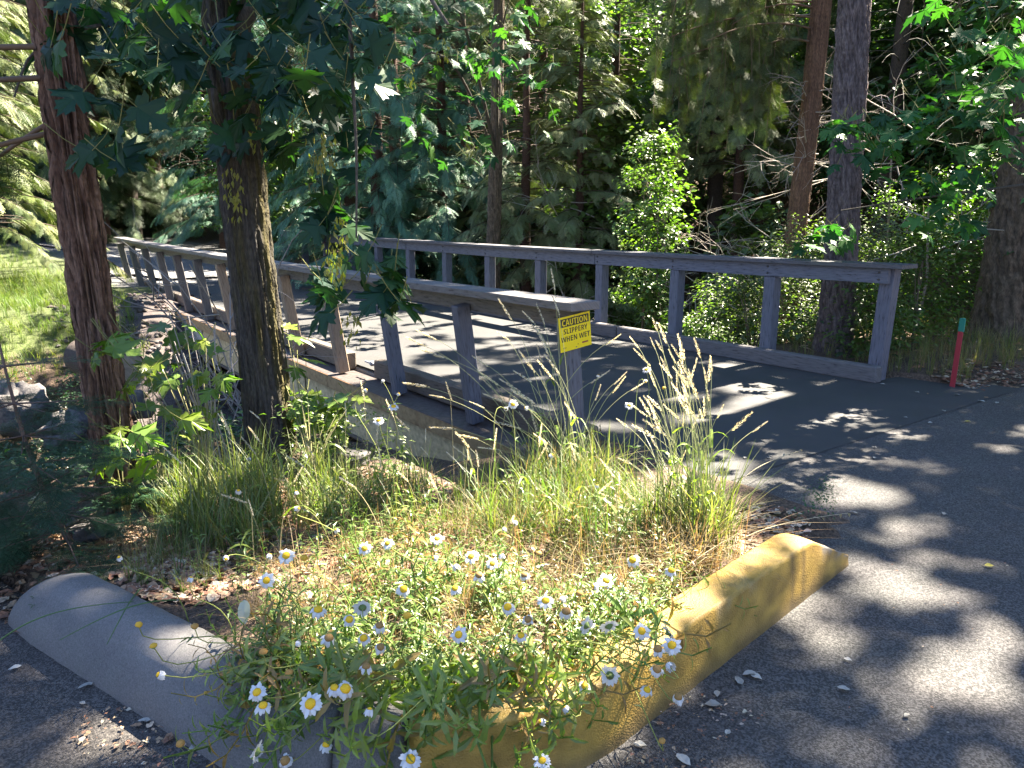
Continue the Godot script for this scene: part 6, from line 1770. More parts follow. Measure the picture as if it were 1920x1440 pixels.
	for i in 7:
		var m := MB.new()
		m.smooth = true
		twig(m, Vector3(rr(-0.1, 0.1), -0.1, rr(-0.1, 0.1)), Vector3(-0.25 + rr(-0.25, 0.12), 1, rr(-0.2, 0.2)).normalized(), rr(1.2, 2.0), 0.011, 2, vary(Color(0.27, 0.235, 0.21), 0.2))
		obj("twig", m.mesh(), M.twig, ds)
	ds = thing("dead_shrub", "dried grey stalks fanning up left of the mossy trunk", "shrub", Vector3(-1.95, 0.0, -4.75))
	for i in 16:
		var m := MB.new()
		m.smooth = true
		var d := Vector3(rr(-0.55, 0.1), 1, rr(-0.3, 0.2)).normalized()
		m.tube([Vector3(rr(-0.1, 0.12), -0.05, rr(-0.1, 0.1)), d * 0.4, d * rr(0.7, 1.1) + Vector3(rr(-0.1, 0.1), 0, 0)], [0.006, 0.005, 0.003], 5, vary(Color(0.36, 0.33, 0.31), 0.2))
		obj("stalk", m.mesh(), M.twig, ds)


# ---------------------------------------------------------------- stakes, stones, log

func rock(sd: int, size: Vector3, col: Color, col2: Color, rough: float) -> ArrayMesh:
	var m := MB.new()
	m.smooth = true
	var n := FastNoiseLite.new()
	n.seed = sd
	n.frequency = 1.1
	n.fractal_octaves = 4
	var nu := 28
	var nv := 16
	for j in nv + 1:
		for i in nu + 1:
			var d := Vector3(cos(TAU * (i % nu) / nu) * sin(PI * j / nv), cos(PI * j / nv), sin(TAU * (i % nu) / nu) * sin(PI * j / nv))
			var k := n.get_noise_3dv(d * 0.9) + 0.35 * absf(n.get_noise_3dv(d * 2.5))
			var g := clampf(0.5 + n.get_noise_3dv(d * 3.0 + Vector3(4, 4, 4)) * 1.6, 0, 1)
			m.p(d * size * (1.0 + rough * k), col.lerp(col2, g), Vector2.ZERO, d)
	for j in nv:
		for i in nu:
			var a := j * (nu + 1) + i
			m.quad(a, a + 1, a + nu + 2, a + nu + 1)
	soften(m)
	return m.mesh()

func build_stakes_and_stones() -> void:
	var red := Color(0.42, 0.035, 0.05)
	for e in [[Vector3(4.31, 0.0, -7.30), 0.74, "red metal stake with a green top beside the right railing end", 0.03, 1], [Vector3(-6.55, 0.0, -20.6), 0.85, "leaning red stake with a white foot at the far end of the bridge", -0.18, 0]]:
		var o := thing("marker_stake", e[2], "stake", e[0] + Vector3(0, H(e[0].x, e[0].z), 0), 0.3)
		o.rotation.z = -e[3]
		var m := MB.new()
		var h: float = e[1]
		m.box(Transform3D(Basis(), Vector3(0, h * 0.40, 0)), Vector3(0.062, h * 0.86, 0.007), 0.002, red)
		m.box(Transform3D(Basis(), Vector3(-0.0275, h * 0.40, 0.030)), Vector3(0.007, h * 0.86, 0.053), 0.002, red * 0.9)
		obj("stake_body", m.mesh(), M.paint, o)
		var t := MB.new()
		var tc := Color(0.02, 0.22, 0.16) if e[4] == 1 else red
		t.box(Transform3D(Basis(), Vector3(0, h * 0.92, 0)), Vector3(0.066, h * 0.17, 0.010), 0.002, tc)
		t.box(Transform3D(Basis(), Vector3(-0.0275, h * 0.92, 0.032)), Vector3(0.011, h * 0.17, 0.058), 0.002, tc)
		obj("stake_top", t.mesh(), M.paint, o)
		var f := MB.new()
		f.box(Transform3D(Basis(Vector3.UP, 0.5), Vector3(0.0, h * 0.03, 0.01)), Vector3(0.09, h * 0.14, 0.012), 0.002, Color(0.36, 0.04, 0.045) if e[4] == 1 else Color(0.6, 0.58, 0.55))
		obj("stake_foot", f.mesh(), M.paint, o)
	var list := [[Vector3(-6.6, -0.95, -9.9), Vector3(0.42, 0.36, 0.36), "large grey boulder with dry roots below the far grass bank", 1], [Vector3(-5.7, -1.1, -9.5), Vector3(0.3, 0.27, 0.3), "dark grey boulder to the right of the large boulder on the bank", 2], [Vector3(-7.3, -1.0, -9.2), Vector3(0.4, 0.45, 0.4), "grey boulder at the left edge below the grass bank", 3], [Vector3(-2.66, 0.06, -4.08), Vector3(0.075, 0.075, 0.06), "pale stone capped with yellow moss left of the cedar", 4], [Vector3(-2.2, 0.0, -3.75), Vector3(0.12, 0.05, 0.09), "flat pale stone in the leaf litter by the kerb end", 5], [Vector3(-2.35, 0.0, -3.95), Vector3(0.09, 0.05, 0.08), "small brown stone in the leaf litter behind the flat stone", 6], [Vector3(-4.9, -0.75, -9.4), Vector3(0.28, 0.2, 0.25), "brown clod of earth under the bridge bank left of the girder", 7], [Vector3(-1.1, 0.02, -4.9), Vector3(0.13, 0.06, 0.1), "flat stone in the litter right of the mossy trunk", 8]]
	for e in list:
		var yellow: bool = e[3] == 4
		tag(obj("stone" if e[1].x < 0.3 else "boulder", rock(700 + e[3], e[1], Color(0.42, 0.33, 0.05) if yellow else Color(0.10, 0.095, 0.095), Color(0.55, 0.48, 0.35) if yellow else Color(0.22, 0.20, 0.185), 0.55), M.stone, null, Vector3(e[0].x, e[0].y if e[1].x > 0.2 else H(e[0].x, e[0].z) + e[1].y * 0.6, e[0].z)), e[2], "stone" if e[1].x < 0.3 else "boulder")
	var lg := thing("cut_log", "sawn log end sticking out of the bank behind the cedar trunk", "log", Vector3(-4.95, -0.35, -9.7))
	var m := MB.new()
	m.smooth = true
	m.tube([Vector3(-0.9, 0.1, -0.5), Vector3(0, 0, 0)], [0.24, 0.24], 18, Color(0.13, 0.10, 0.08), false)
	obj("bark", m.mesh(), M.bark, lg)
	m = MB.new()
	m.tube([Vector3(-0.01, 0.0, -0.005), Vector3(0.006, 0, 0.004)], [0.225, 0.225], 18, Color(0.42, 0.34, 0.25))
	obj("cut_face", m.mesh(), M.timber, lg)
	# pebbles on the bare bank under the bridge
	rng.seed = 711
	var where := []
	var tint := []
	for i in 900:
		var p := BA + BD * rr(5.5, 13.0) + BN * rr(-2.2, 2.0)
		where.append(Transform3D(Basis(rand_dir(), rr(0, TAU)).scaled(Vector3(rr(0.02, 0.07), rr(0.015, 0.04), rr(0.02, 0.06))), Vector3(p.x, H(p.x, p.z) + 0.01, p.z)))
		tint.append(vary(Color(0.13, 0.108, 0.098), 0.5))
	tag(many("gravel", rock(712, Vector3.ONE, Color(0.9, 0.9, 0.9), Color(1, 1, 1), 0.4), M.stone, where, tint), "loose stones on the bare bank under the bridge", "gravel", "", "stuff")


func build_seedlings() -> void:
	var L := [
	[Vector3(-2.09, 0.02, -3.88), [Vector3(-2.09, 0.42, -3.75), Vector3(-2.01, 0.45, -3.74), Vector3(-2.05, 0.32, -3.74), Vector3(-2.03, 0.23, -3.82), Vector3(-2, 0.35, -3.87), Vector3(-1.84, 0.46, -3.76), Vector3(-2.1, 0.56, -3.94), Vector3(-1.98, 0.56, -3.84), Vector3(-2.25, 0.45, -3.96), Vector3(-2.07, 0.26, -3.83), Vector3(-1.96, 0.41, -3.87), Vector3(-1.9, 0.42, -3.84), Vector3(-2.1, 0.55, -3.84)]],
	[Vector3(-1.97, 0.02, -4.07), [Vector3(-2.21, 0.72, -4.33), Vector3(-2.15, 0.77, -4.32), Vector3(-2.07, 0.59, -4.29), Vector3(-2, 0.58, -4.28), Vector3(-2.01, 0.51, -4.47), Vector3(-2.15, 0.78, -4.45), Vector3(-2.05, 0.13, -4.24), Vector3(-1.94, 0.26, -4.2), Vector3(-2.14, 0.07, -4.29), Vector3(-2.22, 0.7, -4.27), Vector3(-2.28, 0.67, -4.43), Vector3(-2.07, 0.53, -4.38), Vector3(-1.88, 0.53, -4.2), Vector3(-2.19, 0.8, -4.47), Vector3(-2.01, 0.03, -4.22), Vector3(-1.91, 0.3, -4.19), Vector3(-2.04, 0.19, -4.14)]],
	[Vector3(-1.79, 0.04, -4.27), [Vector3(-2.12, 0.79, -4.52), Vector3(-2.17, 0.76, -4.78), Vector3(-2.13, 0.74, -4.8), Vector3(-2.04, 0.69, -4.53), Vector3(-1.9, 0.9, -4.69), Vector3(-2.02, 1.01, -4.68), Vector3(-2.2, 0.98, -4.82), Vector3(-1.9, 0.73, -4.52), Vector3(-1.83, 0.69, -4.63), Vector3(-1.8, 0.64, -4.48), Vector3(-2.11, 0.34, -4.69), Vector3(-2.01, 0.32, -4.54), Vector3(-2.03, 0.39, -4.64), Vector3(-1.9, 0.54, -4.46), Vector3(-1.79, 0.5, -4.51), Vector3(-2.16, 0.78, -4.7), Vector3(-2.12, 0.69, -4.57), Vector3(-1.97, 0.83, -4.8), Vector3(-2.19, 0.9, -4.83), Vector3(-1.85, 0.7, -4.54), Vector3(-1.85, 0.66, -4.78), Vector3(-2.12, 0.31, -4.68), Vector3(-1.91, 0.43, -4.57)]],
	[Vector3(-1.25, 0.05, -4.52), [Vector3(-1.51, 0.44, -5.15), Vector3(-1.41, 0.47, -5.11), Vector3(-1.31, 0.44, -5.07), Vector3(-1.32, 0.38, -4.96), Vector3(-1.2, 0.43, -4.9), Vector3(-1.17, 0.4, -5.08), Vector3(-1.26, 0.3, -4.98), Vector3(-1.09, 0.4, -4.88), Vector3(-1.41, 0.26, -5), Vector3(-1.29, 0.16, -4.93), Vector3(-1.18, 0.29, -4.86), Vector3(-1.49, 0.34, -5.1), Vector3(-1.53, 0.54, -5.04), Vector3(-1.42, 0.67, -4.97), Vector3(-1.16, 0.29, -5.03), Vector3(-1.51, 0.85, -5.15), Vector3(-1.37, 0.37, -5), Vector3(-1.04, 0.48, -4.92), Vector3(-1.5, 0.4, -5.13), Vector3(-1.37, 0.47, -5.04), Vector3(-1.1, 0.39, -5.06), Vector3(-1.23, 0.15, -5.08), Vector3(-1.14, 0.36, -4.86), Vector3(-1.47, 0.29, -5.02), Vector3(-1.22, 0.18, -4.83), Vector3(-1.25, 0.14, -4.98), Vector3(-1.41, 0.45, -4.97), Vector3(-1.37, 0.72, -4.99), Vector3(-1.15, 0.35, -5.05), Vector3(-1.53, 0.93, -5.12), Vector3(-1.36, 0.29, -4.85), Vector3(-1.09, 0.49, -4.88)]],
	[Vector3(-5.26, -0.4, -9.78), [Vector3(-2.18, 0.97, -3.96), Vector3(-2.01, 1.02, -3.81), Vector3(-2.12, 1.03, -3.93), Vector3(-2, 1.02, -3.85), Vector3(-2.09, 1.04, -3.92), Vector3(-2.19, 0.93, -3.98), Vector3(-2.11, 1.05, -4.09)]]]
	var labels := ["maple seedling with bright lobed leaves at the foot of the cedar", "maple seedling with bright leaves between cedar and mossy trunk", "tall maple seedling with sunlit leaves left of the mossy trunk", "bushy maple seedling with white lit leaves right of the mossy trunk", "small maple shoot with yellow green leaves in front of the cedar trunk"]
	for i in L.size():
		var e: Array = L[i]
		var o := thing("maple_seedling", labels[i], "plant", e[0], 0.0, "maple seedlings round the two left trunks")
		rng.seed = 800 + i
		var st := MB.new()
		st.smooth = true
		for q in e[1]:
			var at: Vector3 = q - e[0]
			st.tube(bez(Vector3(rr(-0.02, 0.02), -0.1, rr(-0.02, 0.02)), Vector3(0, at.y * 0.4, 0), at * 0.7 + Vector3(0, 0.03, 0), at, 6), taper(0.004, 0.002, 7), 4, Color(0.24, 0.22, 0.10), false)
		obj("stem", st.mesh(), M.twig, o)
		big_leaves(o, e[1], Vector2(0.10, 0.20), [Color(0.20, 0.27, 0.035), Color(0.25, 0.31, 0.05), Color(0.15, 0.24, 0.045)], M.leaf, Vector3(0.1, 0.8, 0.3), 0.3, 820 + i)
		if i == 3:
			var where := []
			var tint := []
			for k in 32:
				where.append(Transform3D(Basis(Vector3.UP, rr(0, TAU)).scaled(Vector3.ONE * rr(0.12, 0.26)), Vector3(rr(-0.15, 0.55), rr(0.0, 0.45), rr(-0.2, 0.2))))
				tint.append(vary(Color(0.16, 0.22, 0.06), 0.3))
			many("lower_leaves", G.small[0], M.leaf, where, tint, o)


# ---------------------------------------------------------------- grass, litter, daisies

func in_ellipse(e: Array) -> Vector2:
	var r := sqrt(rng.randf())
	var a := rr(0, TAU)
	return Vector2(e[0] + e[2] * r * cos(a) + e[4] * r * sin(a), e[1] + e[3] * r * cos(a) + e[5] * r * sin(a))

func build_grass() -> void:
	rng.seed = 850
	var regs := [
	[-0.17, -3.88, 0.75, 0.00, 0.02, 0.61, 120, 0.15, 0.4, 0.8],
	[0.43, -3.60, 0.59, 0.00, -0.05, 0.46, 130, 0.2, 0.5, 0.7],
	[-0.76, -3.95, 0.47, 0.00, 0.08, 0.47, 60, 0.15, 0.4, 0.8],
	[-1.22, -4.11, 0.33, 0.00, 0.11, 0.42, 60, 0.2, 0.5, 0.6],
	[0.09, -2.95, 0.68, 0.00, -0.01, 0.27, 60, 0.1, 0.25, 0.9],
	[-1.53, -3.88, 0.32, 0.00, 0.21, 0.57, 170, 0.22, 0.5, 0.35],
	[-1.64, -3.54, 0.16, 0.00, 0.16, 0.38, 60, 0.15, 0.3, 0.5],
	[0.85, -3.41, 0.22, 0.00, -0.06, 0.27, 70, 0.3, 0.62, 0.45],
	[0.31, -4.24, 0.28, 0.00, -0.02, 0.31, 80, 0.22, 0.5, 0.3],
	[-0.98, -3.88, 0.26, 0.00, 0.09, 0.38, 45, 0.15, 0.35, 0.5],
	[0.66, -3.88, 0.32, 0.00, -0.05, 0.30, 60, 0.15, 0.3, 0.5],
	[-1.88, -4.03, 0.18, 0.00, 0.10, 0.24, 30, 0.2, 0.4, 0.4],
	[0.11, -3.54, 0.53, 0.00, -0.01, 0.32, 60, 0.12, 0.3, 0.6],
	[-1.46, -3.04, 0.21, 0.00, 0.08, 0.19, 50, 0.1, 0.22, 0.7]]
	var where := []
	var tint := []
	for e in regs:
		for i in e[6]:
			var q := in_ellipse(e)
			if in_island(q.x, q.y) < 0.5: continue
			var h := rr(e[7], e[8])
			where.append(Transform3D(Basis(Vector3.UP, rr(0, TAU)) * Basis(Vector3(1, 0, 0), rr(-0.3, 0.3) * e[9]) * Basis().scaled(Vector3(h, h, h)), Vector3(q.x, H(q.x, q.y) - 0.01, q.y)))
			tint.append(vary(Color(0.10, 0.17, 0.045).lerp(Color(0.24, 0.245, 0.10), rng.randf()), 0.3))
	# verge by the red stake
	for i in 500:
		var p := BA + BD * rr(-0.5, 1.6) + BN * rr(4.35, 8.5)
		var h := rr(0.1, 0.42)
		where.append(Transform3D(Basis(Vector3.UP, rr(0, TAU)).scaled(Vector3(h, h, h)), Vector3(p.x, H(p.x, p.z) - 0.01, p.z)))
		tint.append(vary(Color(0.15, 0.20, 0.06).lerp(Color(0.3, 0.26, 0.12), rng.randf()), 0.25))
	# bank and verge beyond the ravine
	for i in 15000:
		var s := rr(9.4, 17) if i < 10000 else rr(15, 27)
		var t := rr(-14, -0.9) if i < 10000 else rr(-24, -1.5)
		var p := BA + BD * s + BN * t
		if s > 14 and path_dist(p.x, p.z) > -2.3: continue
		var h := rr(0.14, 0.34)
		where.append(Transform3D(Basis(Vector3.UP, rr(0, TAU)).scaled(Vector3(h * 1.6, h, h * 1.6)), Vector3(p.x, H(p.x, p.z) - 0.02, p.z)))
		tint.append(vary(Color(0.11, 0.185, 0.04).lerp(Color(0.24, 0.24, 0.07), rng.randf() * rng.randf()), 0.25))
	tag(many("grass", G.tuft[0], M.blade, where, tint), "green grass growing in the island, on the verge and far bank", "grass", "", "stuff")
	where = []
	tint = []
	regs = [
	[-0.17, -3.88, 0.75, 0.00, 0.02, 0.53, 117, 0.12, 0.34, 0.8],
	[0.48, -3.36, 0.51, 0.00, -0.04, 0.35, 99, 0.12, 0.36, 0.7],
	[-0.53, -3.54, 0.58, 0.00, 0.05, 0.38, 105, 0.1, 0.3, 0.9],
	[0.81, -3.24, 0.25, 0.00, -0.06, 0.27, 80, 0.15, 0.4, 0.6],
	[-0.88, -3.24, 0.39, 0.00, 0.08, 0.33, 68, 0.1, 0.28, 0.9],
	[-1.67, -3.36, 0.30, 0.00, 0.10, 0.23, 43, 0.1, 0.25, 1.1],
	[-0.13, -2.82, 0.48, 0.00, 0.01, 0.21, 74, 0.1, 0.28, 0.8],
	[-0.83, -2.69, 0.23, 0.00, 0.06, 0.23, 43, 0.1, 0.25, 0.9],
	[0.28, -4.20, 0.34, 0.00, -0.02, 0.26, 43, 0.2, 0.45, 0.4],
	[0.08, -2.69, 0.54, 0.00, -0.01, 0.23, 55, 0.1, 0.3, 1],
	[-0.41, -2.62, 0.41, 0.00, 0.03, 0.22, 49, 0.1, 0.28, 1],
	[0.54, -2.95, 0.27, 0.00, -0.04, 0.23, 55, 0.12, 0.34, 0.9],
	[-0.15, -2.35, 0.41, 0.00, 0.01, 0.15, 31, 0.1, 0.25, 1.1]]
	for e in regs:
		for i in e[6]:
			var q := in_ellipse(e)
			if in_island(q.x, q.y) < 0.5: continue
			var h := rr(e[7], e[8])
			where.append(Transform3D(Basis(Vector3.UP, rr(0, TAU)) * Basis(Vector3(1, 0, 0), rr(-0.7, 0.7) * e[9]) * Basis().scaled(Vector3(h, h, h)), Vector3(q.x, H(q.x, q.y) - 0.01, q.y)))
			tint.append(vary(Color(0.40, 0.345, 0.20).lerp(Color(0.24, 0.165, 0.095), rng.randf()), 0.3))
	for i in 260:
		var p := BA + BD * rr(-0.4, 0.7) + BN * rr(4.6, 8.0)
		var h := rr(0.1, 0.3)
		where.append(Transform3D(Basis(Vector3.UP, rr(0, TAU)).scaled(Vector3(h, h, h)), Vector3(p.x, H(p.x, p.z) - 0.01, p.z)))
		tint.append(vary(Color(0.36, 0.28, 0.15), 0.3))
	tag(many("dry_grass", G.dry[0], M.straw, where, tint), "tangled straw coloured dry grass among the daisies", "grass", "", "stuff")
	# leaf litter
	var ws := [[], [], [], []]
	var ts := [[], [], [], []]
	regs = [
	[-1.42, -2.99, 0.25, 0.00, 0.10, 0.23, 420, 0.5, 1.2],
	[-1.62, -3.24, 0.29, 0.00, 0.10, 0.22, 300, 0.5, 1.2],
	[-1.03, -4.38, 0.42, 0.00, 0.08, 0.38, 420, 0.6, 1.2],
	[-1.93, -3.47, 0.44, 0.00, 0.22, 0.43, 700, 0.6, 1.3],
	[-0.65, -3.60, 0.89, 0.00, 0.14, 0.89, 1500, 0.5, 1.2],
	[1.31, -3.73, 0.25, 0.00, -0.11, 0.35, 420, 0.5, 1.1],
	[0.12, -3.95, 0.88, 0.00, -0.02, 0.63, 500, 0.5, 1],
	[-2.04, -3.09, 0.28, 0.00, 0.18, 0.30, 200, 0.6, 1.2],
	[-0.77, -2.21, 0.70, 0.00, 0.03, 0.11, 120, 0.3, 0.8],
	[3.99, -7.16, 0.82, 0.00, -0.20, 0.38, 500, 0.6, 1.6],
	[4.94, -7.71, 0.66, 0.00, -0.37, 0.60, 350, 0.6, 1.4],
	[0.67, -2.29, 0.20, 0.00, -0.03, 0.12, 70, 0.12, 0.4],
	[0.46, -2.05, 0.18, 0.00, -0.02, 0.09, 60, 0.12, 0.35],
	[-1.22, -2.21, 0.24, 0.00, 0.08, 0.17, 110, 0.12, 0.4],
	[1.99, -3.60, 0.54, 0.00, -0.73, 1.46, 60, 0.1, 0.3]]
	for e in regs:
		for i in e[6]:
			var q := in_ellipse(e)
			put_litter(ws, ts, q.x, q.y, rr(e[7], e[8]) * 0.055)
	for i in 2600:      # forest floor
		var p := BA + BD * rr(-1.0, 16) + BN * rr(4.4, 20)
		put_litter(ws, ts, p.x, p.z, rr(0.07, 0.14))
	for k in 4: tag(many("leaf_litter", G.litter[k], M.litter, ws[k], ts[k]), ["brown fallen leaves lying flat under the plants", "pale curled dead leaves under the plants", "crumbled dead leaf pieces under the plants", "narrow dead leaf shreds under the plants"][k], "leaf litter", "", "stuff")
	# daisy greenery
	where = [[], [], []]
	tint = [[], [], []]
	regs = [
	[-0.16, -3.54, 0.69, 0.00, 0.02, 0.51, 100, 0.12, 0.32, 0.7],
	[-0.86, -3.73, 0.47, 0.00, 0.10, 0.49, 60, 0.12, 0.32, 0.7],
	[0.56, -3.36, 0.40, 0.00, -0.04, 0.29, 60, 0.12, 0.32, 0.7],
	[-1.23, -3.41, 0.28, 0.00, 0.12, 0.36, 30, 0.1, 0.25, 0.7],
	[-0.12, -2.51, 0.65, 0.00, 0.01, 0.28, 120, 0.1, 0.26, 0.7],
	[0.09, -2.90, 0.67, 0.00, -0.01, 0.27, 90, 0.1, 0.24, 0.6],
	[-0.70, -2.51, 0.25, 0.00, 0.07, 0.28, 50, 0.1, 0.24, 0.8],
	[-0.45, -2.21, 0.35, 0.00, 0.02, 0.14, 70, 0.12, 0.26, 1],
	[-0.05, -2.26, 0.36, 0.00, 0.00, 0.11, 60, 0.12, 0.26, 1],
	[-0.71, -2.23, 0.19, 0.00, 0.05, 0.17, 40, 0.15, 0.3, 1.1],
	[0.38, -2.55, 0.26, 0.00, -0.02, 0.18, 45, 0.1, 0.26, 0.9],
	[0.55, -3.88, 0.32, 0.00, -0.04, 0.30, 40, 0.1, 0.22, 0.6],
	[-1.21, -2.99, 0.16, 0.00, 0.07, 0.19, 18, 0.08, 0.16, 0.6],
	[0.47, -4.57, 0.27, 0.00, -0.03, 0.30, 22, 0.12, 0.3, 0.4],
	[-0.62, -2.99, 0.25, 0.00, 0.05, 0.28, 30, 0.1, 0.25, 0.5],
	[-0.29, -2.69, 0.33, 0.00, 0.02, 0.23, 40, 0.2, 0.36, 0.5]]
	for e in regs:
		for i in e[6]:
			var q := in_ellipse(e)
			var inside := in_island(q.x, q.y)
			var y := H(q.x, q.y) - 0.01
			if inside < 0.9:
				y = 0.2
				if Vector2(q.x + 0.1, q.y + 2.2).length() > 1.35: continue
			var h := rr(e[7], e[8])
			var k := rng.randi() % 3
			# the front rows lean out over the kerbs
			var out := Vector3(q.x - 0.05, 0, q.y + 3.0).normalized() * (0.9 if inside < 0.9 else 0.25)
			var axis_ := frame(Vector3(rr(-1, 1), 0, rr(-1, 1)), Vector3.UP + out * rr(0.3, 1.3) + rand_dir() * e[9] * 0.5)
			where[k].append(Transform3D(axis_.scaled(Vector3.ONE * h), Vector3(q.x, y, q.y)))
			tint[k].append(vary(Color(0.12, 0.20, 0.05).lerp(Color(0.25, 0.31, 0.09), rng.randf()) if rng.randf() < 0.86 else Color(0.32, 0.2, 0.07), 0.25))
	for i in 84:
		var f := rng.randf()
		var ang := lerpf(PI * 0.69, PI * 0.20, f)
		var q := KCEN + Vector2.from_angle(ang) * rr(0.70, 0.86)
		if f > 0.86: q += Vector2(0.5, -0.5) * rr(0.0, 1.2)
		var out := Vector3(cos(ang), 0, sin(ang))
		var k := rng.randi() % 3
		var dirn := (out * rr(0.6, 1.3) + Vector3(0, rr(-0.25, 0.5), 0) + rand_dir() * 0.4).normalized()
		var side := dirn.cross(Vector3.UP).normalized()
		where[k].append(Transform3D(Basis(side, dirn, side.cross(dirn)).scaled(Vector3.ONE * rr(0.2, 0.44)), Vector3(q.x, rr(0.2, 0.27), q.y)))
		tint[k].append(vary(Color(0.14, 0.22, 0.05).lerp(Color(0.28, 0.33, 0.09), rng.randf()) if rng.randf() < 0.9 else Color(0.32, 0.2, 0.07), 0.25))
	for k in 3: tag(many("daisy_foliage", G.shoot[k], M.leaf, where[k], tint[k]), ["upright leafy green shoots under the daisies", "narrow toothed leaves under the daisies", "sprawling leafy stems under the daisies"][k], "foliage", "", "stuff")

func put_litter(ws: Array, ts: Array, x: float, z: float, size: float) -> void:
	var k := rng.randi() % 4
	var b := Basis(Vector3.UP, rr(0, TAU)) * Basis(Vector3(1, 0, 0.3).normalized(), rr(-0.5, 0.5))
	ws[k].append(Transform3D(b.scaled(Vector3.ONE * size), Vector3(x, maxf(H(x, z), 0.0 if in_island(x, z) < 0.5 and z > -3.5 else -5.0) + 0.012, z)))
	ts[k].append(vary([Color(0.26, 0.13, 0.075), Color(0.33, 0.22, 0.13), Color(0.20, 0.10, 0.06), Color(0.44, 0.36, 0.26)][rng.randi() % 4], 0.3))

